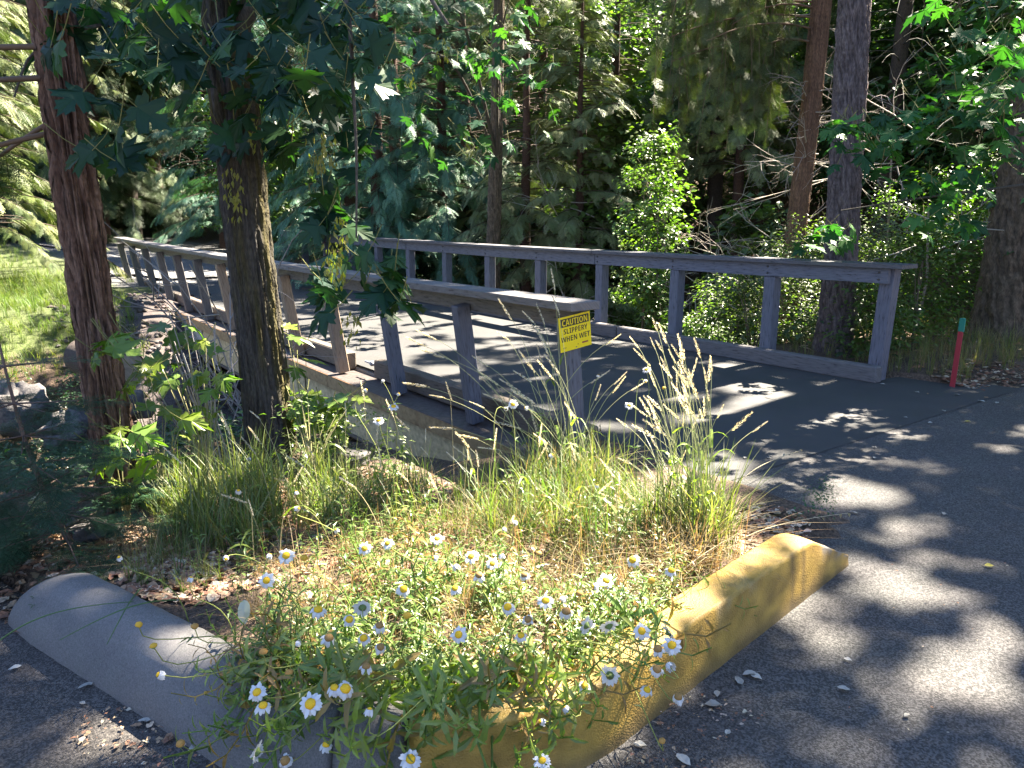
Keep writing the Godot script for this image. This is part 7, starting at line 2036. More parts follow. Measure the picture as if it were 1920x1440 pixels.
func build_stalks() -> void:
	var L := [
	[Vector3(0.3, 0.02, -4.33), Vector3(0.24, 1.28, -4.43), 0],
	[Vector3(0.3, 0.02, -4.33), Vector3(0.18, 1.06, -4.59), 0],
	[Vector3(0.35, 0.04, -4.16), Vector3(0.26, 1.14, -4.37), 0],
	[Vector3(0.35, 0.04, -4.16), Vector3(0.19, 0.92, -4.39), 0],
	[Vector3(0.26, 0.02, -4.43), Vector3(-0.03, 1.08, -4.64), 0],
	[Vector3(0.26, 0.02, -4.43), Vector3(-0.04, 0.91, -4.74), 0],
	[Vector3(0.4, 0.04, -4.2), Vector3(0.11, 1.08, -4.33), 0],
	[Vector3(0.4, 0.04, -4.2), Vector3(0.18, 0.96, -4.34), 0],
	[Vector3(0.19, 0.03, -4.33), Vector3(-0.48, 0.97, -4.42), 0],
	[Vector3(0.19, 0.03, -4.33), Vector3(-0.55, 0.9, -4.56), 0],
	[Vector3(0.45, 0.05, -4.07), Vector3(-0.4, 0.91, -4.13), 0],
	[Vector3(0.45, 0.05, -4.07), Vector3(-0.52, 0.71, -4.27), 0],
	[Vector3(0.08, 0.01, -4.47), Vector3(-0.12, 0.71, -4.41), 0],
	[Vector3(0.08, 0.01, -4.47), Vector3(-0.14, 0.67, -4.46), 0],
	[Vector3(0.3, 0.02, -4.33), Vector3(0.01, 0.67, -4.39), 0],
	[Vector3(0.3, 0.02, -4.33), Vector3(0.09, 0.63, -4.26), 0],
	[Vector3(0.35, 0.04, -4.16), Vector3(0.1, 0.85, -4.16), 0],
	[Vector3(0.35, 0.04, -4.16), Vector3(0.08, 0.73, -4.38), 0],
	[Vector3(0.26, 0.02, -4.43), Vector3(0.17, 0.83, -4.5), 0],
	[Vector3(0.26, 0.02, -4.43), Vector3(0.19, 0.7, -4.41), 0],
	[Vector3(0.4, 0.04, -4.2), Vector3(0.08, 0.61, -4.4), 0],
	[Vector3(0.4, 0.04, -4.2), Vector3(0.1, 0.57, -4.28), 0],
	[Vector3(0.19, 0.03, -4.33), Vector3(0.13, 0.52, -4.43), 0],
	[Vector3(0.19, 0.03, -4.33), Vector3(0.08, 0.44, -4.51), 0],
	[Vector3(0.45, 0.05, -4.07), Vector3(0.24, 0.82, -4.26), 0],
	[Vector3(0.45, 0.05, -4.07), Vector3(0.2, 0.82, -4.09), 0],
	[Vector3(0.08, 0.01, -4.47), Vector3(0.58, 0.94, -4.43), 0],
	[Vector3(0.08, 0.01, -4.47), Vector3(0.52, 0.68, -4.58), 0],
	[Vector3(0.3, 0.02, -4.33), Vector3(0.64, 0.69, -4.5), 0],
	[Vector3(0.3, 0.02, -4.33), Vector3(0.75, 0.64, -4.52), 0],
	[Vector3(0.35, 0.04, -4.16), Vector3(0.58, 0.73, -4.13), 0],
	[Vector3(0.35, 0.04, -4.16), Vector3(0.49, 0.65, -4.28), 0],
	[Vector3(0.26, 0.02, -4.43), Vector3(-0.45, 0.55, -4.65), 0],
	[Vector3(0.26, 0.02, -4.43), Vector3(-0.38, 0.43, -4.36), 0],
	[Vector3(0.4, 0.04, -4.2), Vector3(0, 0.5, -4.16), 0],
	[Vector3(0.4, 0.04, -4.2), Vector3(-0.11, 0.36, -4.18), 0],
	[Vector3(0.19, 0.03, -4.33), Vector3(0.14, 0.43, -4.39), 0],
	[Vector3(0.19, 0.03, -4.33), Vector3(0.02, 0.27, -4.51), 0],
	[Vector3(0.45, 0.05, -4.07), Vector3(0.35, 0.56, -4.16), 0],
	[Vector3(0.45, 0.05, -4.07), Vector3(0.39, 0.31, -4.21), 0],
	[Vector3(0.08, 0.01, -4.47), Vector3(-0.2, 0.51, -4.58), 0],
	[Vector3(0.08, 0.01, -4.47), Vector3(-0.25, 0.34, -4.47), 0],
	[Vector3(0.3, 0.02, -4.33), Vector3(-0.17, 0.82, -4.38), 0],
	[Vector3(0.3, 0.02, -4.33), Vector3(-0.08, 0.61, -4.34), 0],
	[Vector3(0.8, 0.12, -3.41), Vector3(0.7, 1.14, -3.69), 1],
	[Vector3(0.8, 0.12, -3.41), Vector3(0.57, 1.09, -3.45), 1],
	[Vector3(0.86, 0.13, -3.36), Vector3(0.68, 1.14, -3.38), 1],
	[Vector3(0.86, 0.13, -3.36), Vector3(0.77, 1.07, -3.4), 1],
	[Vector3(0.9, 0.13, -3.33), Vector3(0.76, 1.01, -3.53), 1],
	[Vector3(0.9, 0.13, -3.33), Vector3(0.79, 0.94, -3.4), 1],
	[Vector3(0.74, 0.12, -3.47), Vector3(0.79, 1.03, -3.5), 1],
	[Vector3(0.74, 0.12, -3.47), Vector3(0.85, 0.93, -3.53), 1],
	[Vector3(0.95, 0.12, -3.36), Vector3(0.83, 1.08, -3.35), 1],
	[Vector3(0.95, 0.12, -3.36), Vector3(0.77, 1.04, -3.48), 1],
	[Vector3(0.83, 0.12, -3.38), Vector3(0.72, 1.04, -3.64), 1],
	[Vector3(0.83, 0.12, -3.38), Vector3(0.62, 1.01, -3.5), 1],
	[Vector3(0.8, 0.12, -3.41), Vector3(0.72, 0.98, -3.52), 1],
	[Vector3(0.8, 0.12, -3.41), Vector3(0.78, 0.9, -3.35), 1],
	[Vector3(0.86, 0.13, -3.36), Vector3(0.71, 0.97, -3.4), 1],
	[Vector3(0.86, 0.13, -3.36), Vector3(0.75, 0.89, -3.3), 1],
	[Vector3(0.9, 0.13, -3.33), Vector3(0.74, 0.98, -3.28), 1],
	[Vector3(0.9, 0.13, -3.33), Vector3(0.83, 0.77, -3.54), 1],
	[Vector3(0.74, 0.12, -3.47), Vector3(0.81, 0.84, -3.65), 1],
	[Vector3(0.74, 0.12, -3.47), Vector3(0.9, 0.65, -3.65), 1],
	[Vector3(0.95, 0.12, -3.36), Vector3(0.82, 0.9, -3.33), 1],
	[Vector3(0.95, 0.12, -3.36), Vector3(0.9, 0.86, -3.41), 1],
	[Vector3(0.83, 0.12, -3.38), Vector3(0.71, 0.76, -3.62), 1],
	[Vector3(0.83, 0.12, -3.38), Vector3(0.65, 0.8, -3.45), 1],
	[Vector3(0.8, 0.12, -3.41), Vector3(0.7, 0.72, -3.64), 1],
	[Vector3(0.8, 0.12, -3.41), Vector3(0.71, 0.56, -3.62), 1],
	[Vector3(0.86, 0.13, -3.36), Vector3(0.87, 0.99, -3.3), 1],
	[Vector3(0.86, 0.13, -3.36), Vector3(0.83, 0.92, -3.45), 1],
	[Vector3(0.9, 0.13, -3.33), Vector3(0.93, 0.98, -3.49), 1],
	[Vector3(0.9, 0.13, -3.33), Vector3(0.88, 0.95, -3.39), 1],
	[Vector3(0.74, 0.12, -3.47), Vector3(0.64, 0.77, -3.51), 1],
	[Vector3(0.74, 0.12, -3.47), Vector3(0.69, 0.7, -3.49), 1],
	[Vector3(0.95, 0.12, -3.36), Vector3(0.59, 0.8, -3.34), 1],
	[Vector3(0.95, 0.12, -3.36), Vector3(0.6, 0.73, -3.25), 1],
	[Vector3(0.83, 0.12, -3.38), Vector3(0.54, 0.69, -3.53), 1],
	[Vector3(0.83, 0.12, -3.38), Vector3(0.57, 0.48, -3.59), 1],
	[Vector3(0.8, 0.12, -3.41), Vector3(1.02, 0.75, -3.32), 1],
	[Vector3(0.8, 0.12, -3.41), Vector3(1.2, 0.65, -3.6), 1],
	[Vector3(0.86, 0.13, -3.36), Vector3(0.82, 0.82, -3.46), 1],
	[Vector3(0.86, 0.13, -3.36), Vector3(0.84, 0.8, -3.26), 1],
	[Vector3(0.9, 0.13, -3.33), Vector3(0.72, 0.81, -3.25), 1],
	[Vector3(0.9, 0.13, -3.33), Vector3(0.68, 0.7, -3.4), 1],
	[Vector3(0.74, 0.12, -3.47), Vector3(0.79, 0.74, -3.4), 1],
	[Vector3(0.74, 0.12, -3.47), Vector3(0.8, 0.55, -3.43), 1],
	[Vector3(0.95, 0.12, -3.36), Vector3(0.82, 0.79, -3.36), 1],
	[Vector3(0.95, 0.12, -3.36), Vector3(0.86, 0.72, -3.61), 1],
	[Vector3(0.83, 0.12, -3.38), Vector3(0.9, 0.78, -3.46), 1],
	[Vector3(0.83, 0.12, -3.38), Vector3(0.95, 0.78, -3.39), 1],
	[Vector3(0.8, 0.12, -3.41), Vector3(0.7, 1.04, -3.72), 1],
	[Vector3(0.8, 0.12, -3.41), Vector3(0.7, 0.87, -3.7), 1],
	[Vector3(0.86, 0.13, -3.36), Vector3(0.83, 0.94, -3.56), 1],
	[Vector3(0.86, 0.13, -3.36), Vector3(0.78, 0.9, -3.33), 1],
	[Vector3(-0.86, 0.12, -3.6), Vector3(-1.1, 0.42, -3.75), 2],
	[Vector3(-0.72, 0.11, -3.73), Vector3(-0.69, 0.56, -3.75), 2],
	[Vector3(-0.55, 0.09, -3.88), Vector3(-0.66, 0.62, -4.04), 2],
	[Vector3(-0.48, 0.07, -4.03), Vector3(-0.6, 0.5, -4.15), 2],
	[Vector3(-0.38, 0.09, -3.88), Vector3(-0.46, 0.41, -3.94), 2],
	[Vector3(-1.04, 0.07, -3.88), Vector3(-1.25, 0.25, -3.96), 2],
	[Vector3(-0.23, 0.08, -3.95), Vector3(-0.33, 0.34, -4.07), 2],
	[Vector3(-0.35, 0.02, -4.38), Vector3(-0.37, 0.62, -4.43), 2],
	[Vector3(-1.52, 0.08, -3.54), Vector3(-1.64, 0.51, -3.56), 2],
	[Vector3(-1.41, 0.05, -3.88), Vector3(-1.47, 0.61, -3.79), 2],
	[Vector3(-1.19, 0.1, -3.6), Vector3(-1.28, 0.55, -3.59), 2],
	[Vector3(-0.91, 0.14, -3.47), Vector3(-1.02, 0.23, -3.57), 2],
	[Vector3(-1.87, 0, -4.38), Vector3(-1.9, 0.94, -4.42), 2],
	[Vector3(0.36, 0.01, -4.43), Vector3(0.34, 0.53, -4.58), 2],
	[Vector3(0.64, 0.15, -3.3), Vector3(0.49, 0.36, -3.4), 2],
	[Vector3(-0.43, 0.16, -3.41), Vector3(-0.49, 0.5, -3.31), 2],
	[Vector3(0.49, 0.18, -3.14), Vector3(0.44, 0.55, -3.26), 2],
	[Vector3(-0.85, 0.02, -4.32), Vector3(-0.89, 0.62, -4.45), 2],
	[Vector3(0.44, 0.18, -3.12), Vector3(0.49, 0.49, -3.31), 2],
	[Vector3(0.1, 0.16, -3.41), Vector3(0.13, 0.65, -3.42), 2],
	[Vector3(-0.74, 0.03, -4.32), Vector3(-0.88, 0.45, -4.45), 2],
	[Vector3(-0.59, 0.17, -3.29), Vector3(-0.76, 0.43, -3.41), 2],
	[Vector3(0.36, 0.06, -4.01), Vector3(0.17, 0.47, -3.99), 2],
	[Vector3(-1.15, 0.15, -3.29), Vector3(-1.21, 0.44, -3.19), 2],
	[Vector3(0.3, 0.17, -3.29), Vector3(0.28, 0.62, -3.28), 2],
	[Vector3(-1.14, 0.17, -3.12), Vector3(-1.15, 0.4, -3.17), 2],
	[Vector3(0.34, 0.14, -3.46), Vector3(0.42, 0.42, -3.37), 2],
	[Vector3(-0.18, 0.12, -3.7), Vector3(-0.18, 0.4, -3.84), 2],
	[Vector3(-1.36, 0.09, -3.61), Vector3(-1.39, 0.66, -3.59), 2],
	[Vector3(-0.46, 0.11, -3.78), Vector3(-0.46, 0.51, -3.9), 2],
	[Vector3(0.6, 0.15, -3.31), Vector3(0.54, 0.43, -3.24), 2],
	[Vector3(-0.12, 0.17, -3.36), Vector3(-0.08, 0.64, -3.4), 2],
	[Vector3(-1, 0.09, -3.77), Vector3(-1.08, 0.43, -3.92), 2],
	[Vector3(-0.66, 0.11, -3.7), Vector3(-0.67, 0.45, -3.7), 2],
	[Vector3(-1.24, 0.05, -3.95), Vector3(-1.4, 0.47, -4.03), 2],
	[Vector3(0.04, 0.14, -3.53), Vector3(0.14, 0.55, -3.5), 2],
	[Vector3(-0.24, 0.15, -3.48), Vector3(-0.21, 0.55, -3.49), 2],
	[Vector3(-0.16, 0.15, -3.53), Vector3(-0.22, 0.64, -3.41), 2],
	[Vector3(-0.14, 0.08, -3.94), Vector3(-0.26, 0.4, -3.95), 2],
	[Vector3(-0.82, 0.01, -4.45), Vector3(-0.98, 0.43, -4.46), 2],
	[Vector3(-0.89, 0.08, -3.88), Vector3(-0.87, 0.65, -3.87), 2],
	[Vector3(-0.09, 0.05, -4.18), Vector3(-0.01, 0.68, -4.14), 2],
	[Vector3(-0.34, 0.15, -3.48), Vector3(-0.37, 0.43, -3.42), 2],
	[Vector3(-0.04, 0.2, -3.1), Vector3(-0, 0.42, -3.01), 2],
	[Vector3(-1.04, 0.17, -3.16), Vector3(-0.93, 0.57, -3.13), 2],
	[Vector3(0.24, 0.04, -4.21), Vector3(0.31, 0.43, -4.35), 2],
	[Vector3(-1.15, 0.08, -3.79), Vector3(-1.38, 0.6, -4), 2]]
	var cnt := [0, 0, 0]
	var tot := [0, 0, 0]
	for e in L: tot[e[2]] += 1
	L.sort_custom(func(a, b): return atan2(a[1].x, -a[1].z) < atan2(b[1].x, -b[1].z))
	var heads := []
	for k in 4:      # seed heads: 1 long along +x, made of many bristly spikelets
		var m := MB.new()
		rng.seed = 870 + k
		for i in 90:
			var f := rr(0.0, 1.0)
			var w := (0.036 if k != 3 else 0.075) * sin(PI * pow(f, 0.7) * 0.93 + 0.12)
			var az := rr(0, TAU)
			var q := Vector3(f, cos(az) * w * rr(0.2, 1.0), sin(az) * w * rr(0.2, 1.0))
			strip(m, q, q + Vector3(0.09, cos(az) * 0.035, sin(az) * 0.035), Vector3(0, -sin(az), cos(az)) * 0.016, Color(1, 1, 1) * rr(0.8, 1.1))
		heads.append(m.mesh())
	rng.seed = 880
	for e in L:
		var where: String = ["round the sign post", "in the tall clump", "at the island back"][e[2]]
		var a: Vector3 = e[0]
		var b: Vector3 = e[1]
		var o := thing("grass_stalk", "pale seeding grass stalk, %s of those %s" % [ordinal(cnt[e[2]], tot[e[2]]), where], "grass stalk", a, 0.0, "seeding grass stalks")
		cnt[e[2]] += 1
		var h := b - a
		var pts := bez(Vector3(0, -0.03, 0), Vector3(h.x * 0.1, h.y * 0.45, h.z * 0.1), Vector3(h.x * 0.6, h.y * 0.9, h.z * 0.6), h, 12)
		var st := MB.new()
		st.smooth = true
		st.tube(pts, taper(0.0022, 0.001, 13), 5, Color(0.34, 0.35, 0.16) if e[2] != 2 else Color(0.33, 0.28, 0.14), false)
		obj("stem", st.mesh(), M.twig, o)
		var L2 := rr(0.10, 0.17) if e[2] == 0 else rr(0.07, 0.13)
		var d: Vector3 = (pts[12] - pts[9]).normalized()
		d = (d + Vector3(-0.25, -0.25, 0) * rr(0.0, 1.0)).normalized()
		var hd := MeshInstance3D.new()
		hd.mesh = heads[3 if e[2] == 1 and rng.randf() < 0.6 else rng.randi() % 3]
		hd.material_override = matl_tint(M.straw, Color(0.78, 0.76, 0.64), rng.randi() % 3)
		hd.transform = Transform3D(frame(d, Vector3.UP).scaled(Vector3.ONE * L2), pts[12] - d * L2 * 0.35)
		hd.name = "seed_head"
		o.add_child(hd)
		if rng.randf() < 0.7:
			var bl := MB.new()
			var az := rr(0, TAU)
			var k0 := 3 + rng.randi() % 4
			var q: Vector3 = pts[k0]
			var pre := [-1, -1]
			var len := rr(0.12, 0.28)
			for k in 6:
				var t := k / 5.0
				var at := q + Vector3(cos(az), 0, sin(az)) * len * t * 0.8 + Vector3(0, len * (t - 0.9 * t * t), 0)
				var w := Vector3(-sin(az), 0.3, cos(az)) * 0.008 * (1.0 - t * t)
				var i0 := bl.p(at - w)
				var i1 := bl.p(at + w)
				if k > 0: bl.quad(pre[0], pre[1], i1, i0)
				pre = [i0, i1]
			obj("blade", bl.mesh(), matl_tint(M.blade, Color(0.19, 0.27, 0.05), rng.randi() % 3), o)

func petals(kind: String, sd: int) -> ArrayMesh:      # ray of white petals round +y
	var m := MB.new()
	rng.seed = sd
	var n := 19 if kind != "W" else 16
	for i in n:
		if kind in ["D", "B"] and rng.randf() < 0.12: continue
		var az := TAU * i / n + rr(-0.1, 0.1)
		var out := Vector3(cos(az), 0, sin(az))
		var side := Vector3(-sin(az), 0, cos(az))
		var el: float = {"F": rr(-0.65, 0.2), "D": rr(-0.9, -0.4), "B": rr(-1.1, -0.5), "K": rr(-0.25, 0.35), "W": rr(-1.5, -1.0)}.get(kind, 0.0)
		var bend: float = {"F": 0.5, "D": 0.9, "B": 0.9, "K": 0.5, "W": 0.4}.get(kind, 0.4) * rr(0.5, 1.3)
		var at := out * 0.0075 + Vector3(0, 0.001, 0)
		var L := rr(0.012, 0.018)
		var pre := [-1, -1]
		for k in 5:
			var t := k / 4.0
			var w := 0.0031 * (0.55 + 0.75 * sin(PI * clampf(t * 0.85 + 0.1, 0, 1))) * (0.35 if k == 4 else 1.0)
			var up := 0.0008 * sin(i * 3.1)
			var a := m.p(at - side * w + Vector3(0, up, 0), Color(1, 1, 1) * rr(0.93, 1.0))
			var b := m.p(at + side * w, Color(1, 1, 1))
			if k > 0: m.quad(pre[0], pre[1], b, a)
			pre = [a, b]
			var e2 := el - bend * t
			at += (out * cos(e2) + Vector3(0, sin(e2), 0)) * L / 4
	return m.mesh()

func disc(kind: String) -> ArrayMesh:
	var m := MB.new()
	m.smooth = true
	var high: float = {"D": 0.0065, "B": 0.0065, "S": 0.007, "Y": 0.006}.get(kind, 0.004)
	var R: float = {"S": 0.009, "Y": 0.009, "W": 0.006}.get(kind, 0.0096)
	var c0: Color = {"B": Color(0.30, 0.17, 0.05), "Y": Color(0.42, 0.22, 0.05), "S": Color(0.62, 0.36, 0.03)}.get(kind, Color(0.78, 0.46, 0.015))
	for j in 7:
		for i in 17:
			var f := j / 6.0
			var a := TAU * i / 16
			var d := Vector3(cos(a) * sin(f * PI / 2), cos(f * PI / 2), sin(a) * sin(f * PI / 2))
			var k := 1.0 + 0.10 * sin(i * 5.1 + j * 3.3)
			m.p(Vector3(d.x * R * k, d.y * high + 0.001, d.z * R * k), c0 * (1.0 if (i + j) % 2 else 0.78), Vector2.ZERO, d)
	for j in 6:
		for i in 16: m.quad(j * 17 + i, j * 17 + i + 1, (j + 1) * 17 + i + 1, (j + 1) * 17 + i)
	m.tube([Vector3(0, -0.006, 0), Vector3(0, -0.002, 0), Vector3(0, 0.001, 0)], [0.003, 0.0075, R * 1.03], 10, Color(0.13, 0.19, 0.05))
	return m.mesh()

func build_daisies() -> void:
	var L := [
	["F", Vector3(-0.45, 0.52, -2.569)],
	["F", Vector3(-0.525, 0.52, -2.525)],
	["D", Vector3(-0.345, 0.52, -2.225)],
	["S", Vector3(-0.27, 0.52, -2.29)],
	["D", Vector3(-0.479, 0.52, -2.041)],
	["D", Vector3(-0.425, 0.5, -1.974)],
	["B", Vector3(-0.384, 0.52, -2.007)],
	["B", Vector3(-0.369, 0.5, -1.928)],
	["S", Vector3(-0.312, 0.52, -2.061)],
	["K", Vector3(-0.453, 0.52, -2.108)],
	["B", Vector3(-0.392, 0.5, -1.834)],
	["D", Vector3(-0.427, 0.5, -1.736)],
	["W", Vector3(-0.35, 0.5, -1.654)],
	["S", Vector3(-0.484, 0.24, -2)],
	["F", Vector3(-0.276, 0.24, -1.8)],
	["B", Vector3(-0.109, 0.52, -2.321)],
	["B", Vector3(0.041, 0.52, -2.321)],
	["Y", Vector3(0.094, 0.52, -2.482)],
	["Y", Vector3(0.212, 0.52, -2.196)],
	["D", Vector3(-0.013, 0.52, -2.113)],
	["B", Vector3(0.047, 0.52, -2.041)],
	["D", Vector3(0.026, 0.5, -1.988)],
	["S", Vector3(-0.042, 0.5, -2.016)],
	["F", Vector3(-0.154, 0.5, -1.992)],
	["F", Vector3(0.104, 0.52, -2.151)],
	["B", Vector3(0.163, 0.52, -2.087)],
	["F", Vector3(0.307, 0.52, -2.284)],
	["D", Vector3(0.416, 0.52, -2.433)],
	["S", Vector3(0.453, 0.52, -2.278)],
	["D", Vector3(0.532, 0.52, -2.353)],
	["W", Vector3(0.161, 0.52, -2.173)],
	["K", Vector3(0.281, 0.52, -2.002)],
	["B", Vector3(0.408, 0.5, -1.919)],
	["K", Vector3(0.454, 0.5, -2.002)],
	["F", Vector3(0.451, 0.5, -1.937)],
	["W", Vector3(0.422, 0.5, -1.842)],
	["B", Vector3(0.387, 0.5, -1.822)],
	["D", Vector3(0.403, 0.3, -2.021)],
	["B", Vector3(0.489, 0.3, -1.987)],
	["D", Vector3(0.219, 0.3, -2.039)],
	["K", Vector3(0.301, 0.3, -2.093)],
	["W", Vector3(0.083, 0.24, -1.956)],
	["W", Vector3(0.151, 0.3, -1.938)],
	["Y", Vector3(0.422, 0.24, -1.872)],
	["F", Vector3(0.082, 0.24, -1.794)],
	["F", Vector3(-0.274, 0.52, -2.607)],
	["W", Vector3(-0.271, 0.52, -2.447)],
	["W", Vector3(-0.193, 0.52, -2.392)],
	["W", Vector3(-0.037, 0.52, -2.474)],
	["W", Vector3(0.018, 0.46, -2.903)],
	["W", Vector3(-0.028, 0.46, -2.841)],
	["F", Vector3(-0.067, 0.52, -2.406)],
	["K", Vector3(0.103, 0.52, -2.392)],
	["W", Vector3(0.262, 0.52, -2.242)],
	["F", Vector3(-0.142, 0.52, -2.46)],
	["K", Vector3(0.217, 0.52, -2.007)],
	["F", Vector3(0.378, 0.5, -2.011)],
	["D", Vector3(-0.181, 0.52, -2.23)],
	["F", Vector3(-0.788, 0.52, -2.467)],
	["W", Vector3(-0.846, 0.52, -2.474)],
	["S", Vector3(-0.72, 0.52, -2.447)],
	["F", Vector3(-0.799, 0.52, -2.284)],
	["D", Vector3(-0.585, 0.52, -2.097)],
	["B", Vector3(-0.525, 0.5, -1.974)],
	["W", Vector3(-0.611, 0.5, -1.946)],
	["F", Vector3(-0.649, 0.5, -1.722)],
	["D", Vector3(-0.616, 0.5, -1.668)],
	["F", Vector3(-0.501, 0.5, -1.675)],
	["W", Vector3(-0.934, 0.5, -1.798)],
	["Y", Vector3(-0.927, 0.24, -1.861)],
	["K", Vector3(-0.701, 0.24, -1.828)],
	["B", Vector3(-0.615, 0.24, -1.794)],
	["D", Vector3(-0.519, 0.24, -1.857)],
	["D", Vector3(-0.456, 0.5, -1.74)],
	["Y", Vector3(-0.591, 0.5, -1.806)],
	["Y", Vector3(-0.69, 0.5, -1.902)],
	["Y", Vector3(-0.919, 0.52, -2.002)],
	["S", Vector3(-1.085, 0.52, -2.011)],
	["S", Vector3(-1.008, 0.5, -1.932)],
	["W", Vector3(-1.052, 0.52, -2.303)],
	["W", Vector3(-1.364, 0.52, -2.453)],
	["W", Vector3(-0.988, 0.52, -2.44)],
	["W", Vector3(-0.703, 0.45, -2.847)],
	["W", Vector3(-1.345, 0.45, -3.737)],
	["W", Vector3(-1.244, 0.45, -3.281)],
	["W", Vector3(-0.978, 0.45, -3.267)],
	["W", Vector3(-0.913, 0.45, -3.071)],
	["F", Vector3(-0.633, 0.72, -3.502)],
	["W", Vector3(-0.759, 0.72, -4.37)],
	["W", Vector3(-0.614, 0.72, -4.039)],
	["F", Vector3(-0.602, 0.72, -3.763)],
	["W", Vector3(-0.807, 0.72, -4.127)],
	["F", Vector3(0.839, 0.72, -4.674)],
	["W", Vector3(0.776, 0.72, -4.327)],
	["F", Vector3(0.005, 0.72, -3.807)],
	["W", Vector3(0.2, 0.5, -3.646)],
	["S", Vector3(0.85, 0.72, -4.165)],
	["W", Vector3(0.067, 0.72, -3.731)],
	["W", Vector3(0.52, 0.72, -4.502)],
	["W", Vector3(-0.027, 0.72, -3.7)],
	["F", Vector3(0.599, 0.72, -3.785)],
	["W", Vector3(0.392, 0.46, -3.323)]]
	var ph := {}
	var dh := {}
	for k in ["F", "D", "B", "K", "W"]:
		ph[k] = [petals(k, 900 + k.unicode_at(0)), petals(k, 930 + k.unicode_at(0)), petals(k, 960 + k.unicode_at(0))]
	for k in ["F", "D", "B", "K", "W", "S", "Y"]: dh[k] = disc(k)
	var zone := func(p: Vector3) -> int:
		if p.z > -2.62 and p.x < 0.02 and p.x < -0.02: return 0
		if p.z > -2.75 and p.x >= -0.02: return 1
		if p.z > -3.6: return 2
		return 3
	var cnt := {}
	var tot := {}
	L.sort_custom(func(a, b): return atan2(a[1].x, -a[1].z) < atan2(b[1].x, -b[1].z))
	for e in L:
		var key := "%s%d" % [e[0], zone.call(e[1])]
		tot[key] = tot.get(key, 0) + 1
	rng.seed = 950
	for e in L:
		var p: Vector3 = e[1]
		var k: String = e[0]
		var z: int = zone.call(p)
		var key := "%s%d" % [k, z]
		var look: String = {"F": "open white daisy", "D": "drooping yellow-centred daisy", "B": "drooping brown-centred daisy", "K": "white daisy turned away", "W": "small nodding white daisy", "S": "petalless yellow daisy head", "Y": "dried brown daisy head"}[k]
		var place: String = ["over the grey kerb", "over the yellow kerb", "in the middle of the island", "at the back of the island"][z]
		var n: int = tot[key]
		var c: int = cnt.get(key, 0)
		cnt[key] = c + 1
		var label := "%s %s, %s of such" % [look, place, ordinal(c, n)] if n > 1 else "only %s %s" % [look, place]
		# root: back inside the kerbs
		var q := Vector2(p.x, p.z)
		var back := Vector2(0.05 - p.x, -3.3 - p.z).normalized()
		var root := q + back * rr(0.05, 0.2) + Vector2(rr(-0.12, 0.12), 0)
		var guard := 0
		while in_island(root.x, root.y) < 0.95 and guard < 14:
			root += back * 0.06
			guard += 1
		var base := Vector3(root.x, H(root.x, root.y) - 0.01, root.y)
		var o := thing("oxeye_daisy", label, "flower", base, 0.0, "oxeye daisies in the island")
		var h := p - base
		var to_eye := (EYE - p).normalized()
		var nrm: Vector3
		match k:
			"F": nrm = (Vector3.UP * 0.7 + to_eye * 0.8 + rand_dir() * 0.35).normalized()
			"D", "B": nrm = (Vector3.UP * 0.75 + to_eye * 0.6 + rand_dir() * 0.3).normalized()
			"K": nrm = (Vector3.UP * 0.5 - to_eye * 0.5 + rand_dir() * 0.4).normalized()
			"W": nrm = (Vector3.UP * 0.6 + rand_dir() * 0.7).normalized()
			_: nrm = (Vector3.UP + to_eye * 0.3 + rand_dir() * 0.3).normalized()
		var st := MB.new()
		st.smooth = true
		var lead := maxf(0.06, h.length() * 0.35)
		var pts := bez(Vector3.ZERO, Vector3(h.x * 0.15 + rr(-0.04, 0.04), maxf(h.y, 0.1) * 0.7 + 0.05, h.z * 0.15), h - nrm * lead, h - nrm * 0.005, 9)
		st.tube(pts, taper(0.0022, 0.0015, 10), 5, vary(Color(0.22, 0.25, 0.06), 0.2), false)
		obj("stem", st.mesh(), M.twig, o)
		var hd := Node3D.new()
		hd.name = "flower_head"
		var sc := rr(1.05, 1.4) * (0.8 if k == "W" else 1.0)
		hd.transform = Transform3D(frame(nrm.cross(Vector3(rr(-1, 1), rr(-1, 1), rr(-1, 1))), nrm).scaled(Vector3.ONE * sc), h)
		o.add_child(hd)
		if ph.has(k): obj("petals", ph[k][rng.randi() % 3], matl_tint(M.petal, Color(0.66, 0.66, 0.65), 1), hd)
		obj("disc", dh[k], M.disc, hd)
		if h.length() > 0.2:
			var lf := MB.new()
			for i in 3:
				var f := rr(0.15, 0.7)
				var az := rr(0, TAU)
				one_leaf(lf, pts[int(f * 9)], frame(Vector3(cos(az), rr(0.1, 0.7), sin(az)), Vector3.UP), rr(0.03, 0.06), 0.011, 0.2, Color.WHITE)
			obj("leaves", lf.mesh(), matl_tint(M.leaf, Color(0.11, 0.19, 0.045), rng.randi() % 3), o)

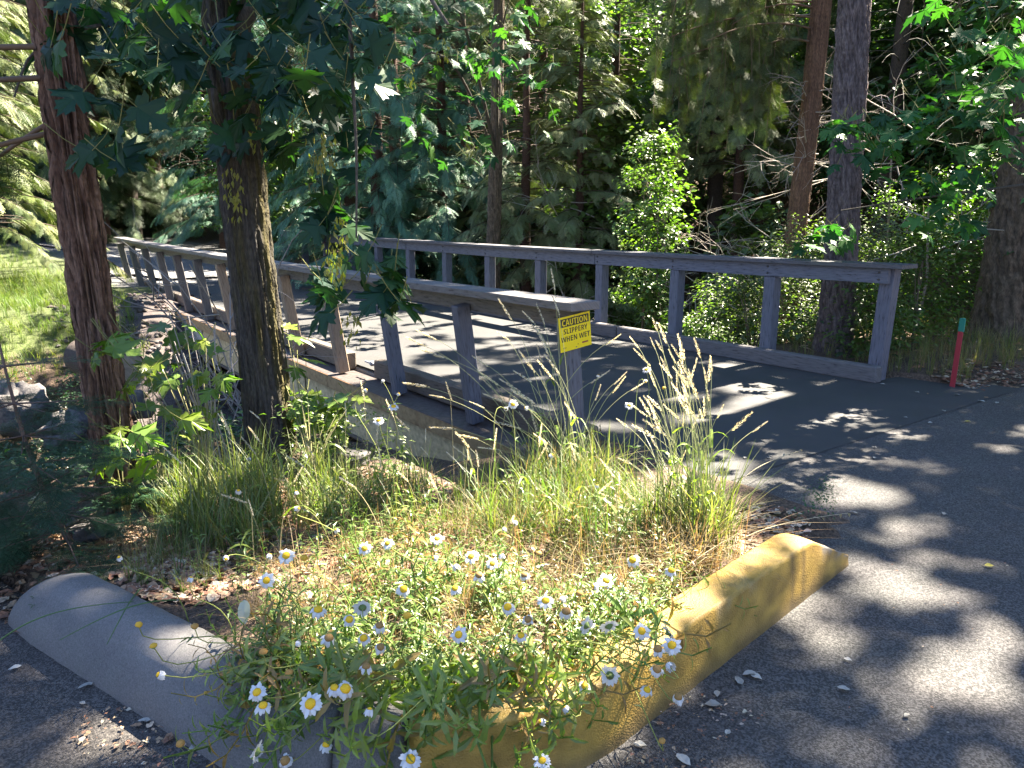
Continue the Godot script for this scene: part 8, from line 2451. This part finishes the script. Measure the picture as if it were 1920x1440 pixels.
func build_fallen_leaves() -> void:
	var L := [
	[Vector3(0.833, 0.012, -2.496), 1.20, 0], [Vector3(0.885, 0.012, -2.539), 1.30, 0], [Vector3(0.904, 0.012, -2.519), 1.10, 0], [Vector3(0.705, 0.012, -2.356), 1.50, 0], [Vector3(0.733, 0.012, -2.417), 0.80, 0], [Vector3(0.539, 0.012, -2.078), 1.50, 0], [Vector3(2.317, 0.012, -3.422), 1.00, 1], [Vector3(1.197, 0.012, -2.445), 1.00, 0], [Vector3(1.291, 0.012, -2.629), 0.60, 0], [Vector3(1.35, 0.012, -2.298), 0.50, 0], [Vector3(2.452, 0.012, -4.068), 0.90, 0], [Vector3(3.701, 0.012, -6.337), 1.10, 0], [Vector3(3.39, 0.012, -5.968), 1.00, 0], [Vector3(3.71, 0.012, -6), 1.10, 1], [Vector3(3.268, 0.012, -6.13), 0.80, 0], [Vector3(2.634, 0.012, -5.314), 0.70, 0], [Vector3(1.62, 0.012, -5.07), 0.80, 0], [Vector3(1.787, 0.012, -5.07), 0.70, 0], [Vector3(-1.55, 0.012, -2.464), 1.20, 0], [Vector3(-1.875, 0.012, -2.573), 1.00, 0], [Vector3(-1.504, 0.012, -2.362), 0.50, 0], [Vector3(-1.021, 0.012, -2.139), 1.00, 0], [Vector3(-1.26, 0.012, -2.243), 0.80, 2], [Vector3(-1.246, 0.012, -2.27), 0.90, 0], [Vector3(4.143, 0.012, -6.915), 1.50, 0], [Vector3(4.353, 0.012, -6.811), 1.30, 2], [Vector3(4.221, 0.012, -6.672), 1.60, 0], [Vector3(4.329, 0.012, -6.614), 1.30, 0], [Vector3(3.825, 0.012, -7.021), 1.20, 0], [Vector3(3.892, 0.012, -6.957), 1.00, 2], [Vector3(0.715, 0.012, -2.211), 0.60, 0], [Vector3(0.414, 0.012, -2.151), 0.90, 0], [Vector3(2.521, 0.012, -5.07), 0.80, 0], [Vector3(1.948, 0.012, -4.092), 1.10, 0], [Vector3(1.75, 0.012, -4.014), 1.10, 0], [Vector3(3.922, 0.012, -7.86), 1.00, 2], [Vector3(3.658, 0.012, -7.358), 1.10, 0], [Vector3(1.368, 0.012, -3.207), 0.50, 0]]
	L.sort_custom(func(a, b): return atan2(a[0].x, -a[0].z) < atan2(b[0].x, -b[0].z))
	rng.seed = 980
	for i in L.size():
		var e: Array = L[i]
		var c: Color = [Color(0.38, 0.36, 0.31), Color(0.48, 0.40, 0.06), Color(0.30, 0.18, 0.10)][e[2]]
		var o := obj("fallen_leaf", G.litter[rng.randi() % (2 if e[2] != 2 else 4)], matl_tint(M.litter, c, rng.randi() % 3), null, e[0])
		var s: float = 0.036 * e[1] + 0.010
		o.transform = Transform3D(Basis(Vector3.UP, rr(0, TAU)) * Basis(Vector3(1, 0, 0), rr(-0.12, 0.12)) * Basis().scaled(Vector3(s, s * 0.7, s)), e[0])
		tag(o, ["pale", "yellow", "brown"][e[2]] + " fallen leaf on the road, %s of these leaves" % ordinal(i, L.size()), "leaf", "fallen leaves on the road")
	# a pale oval leaf standing upright behind the grey kerb
	var m := MB.new()
	var k := m.p(Vector3(0, 0.045, 0.004))
	var ids := []
	for i in 16:
		var a := TAU * i / 16
		ids.append(m.p(Vector3(sin(a) * 0.021 * (1.0 - 0.15 * cos(a)), 0.045 - cos(a) * 0.045, 0.0)))
	for i in 16: m.tri(k, ids[i], ids[(i + 1) % 16])
	var o := obj("upright_leaf", m.mesh(), matl_tint(M.litter, Color(0.50, 0.52, 0.40), 1), null, Vector3(-0.96, 0.25, -2.47))
	o.rotation = Vector3(-0.2, 0.3, -0.12)
	tag(o, "pale oval leaf standing upright just behind the grey kerb", "leaf")
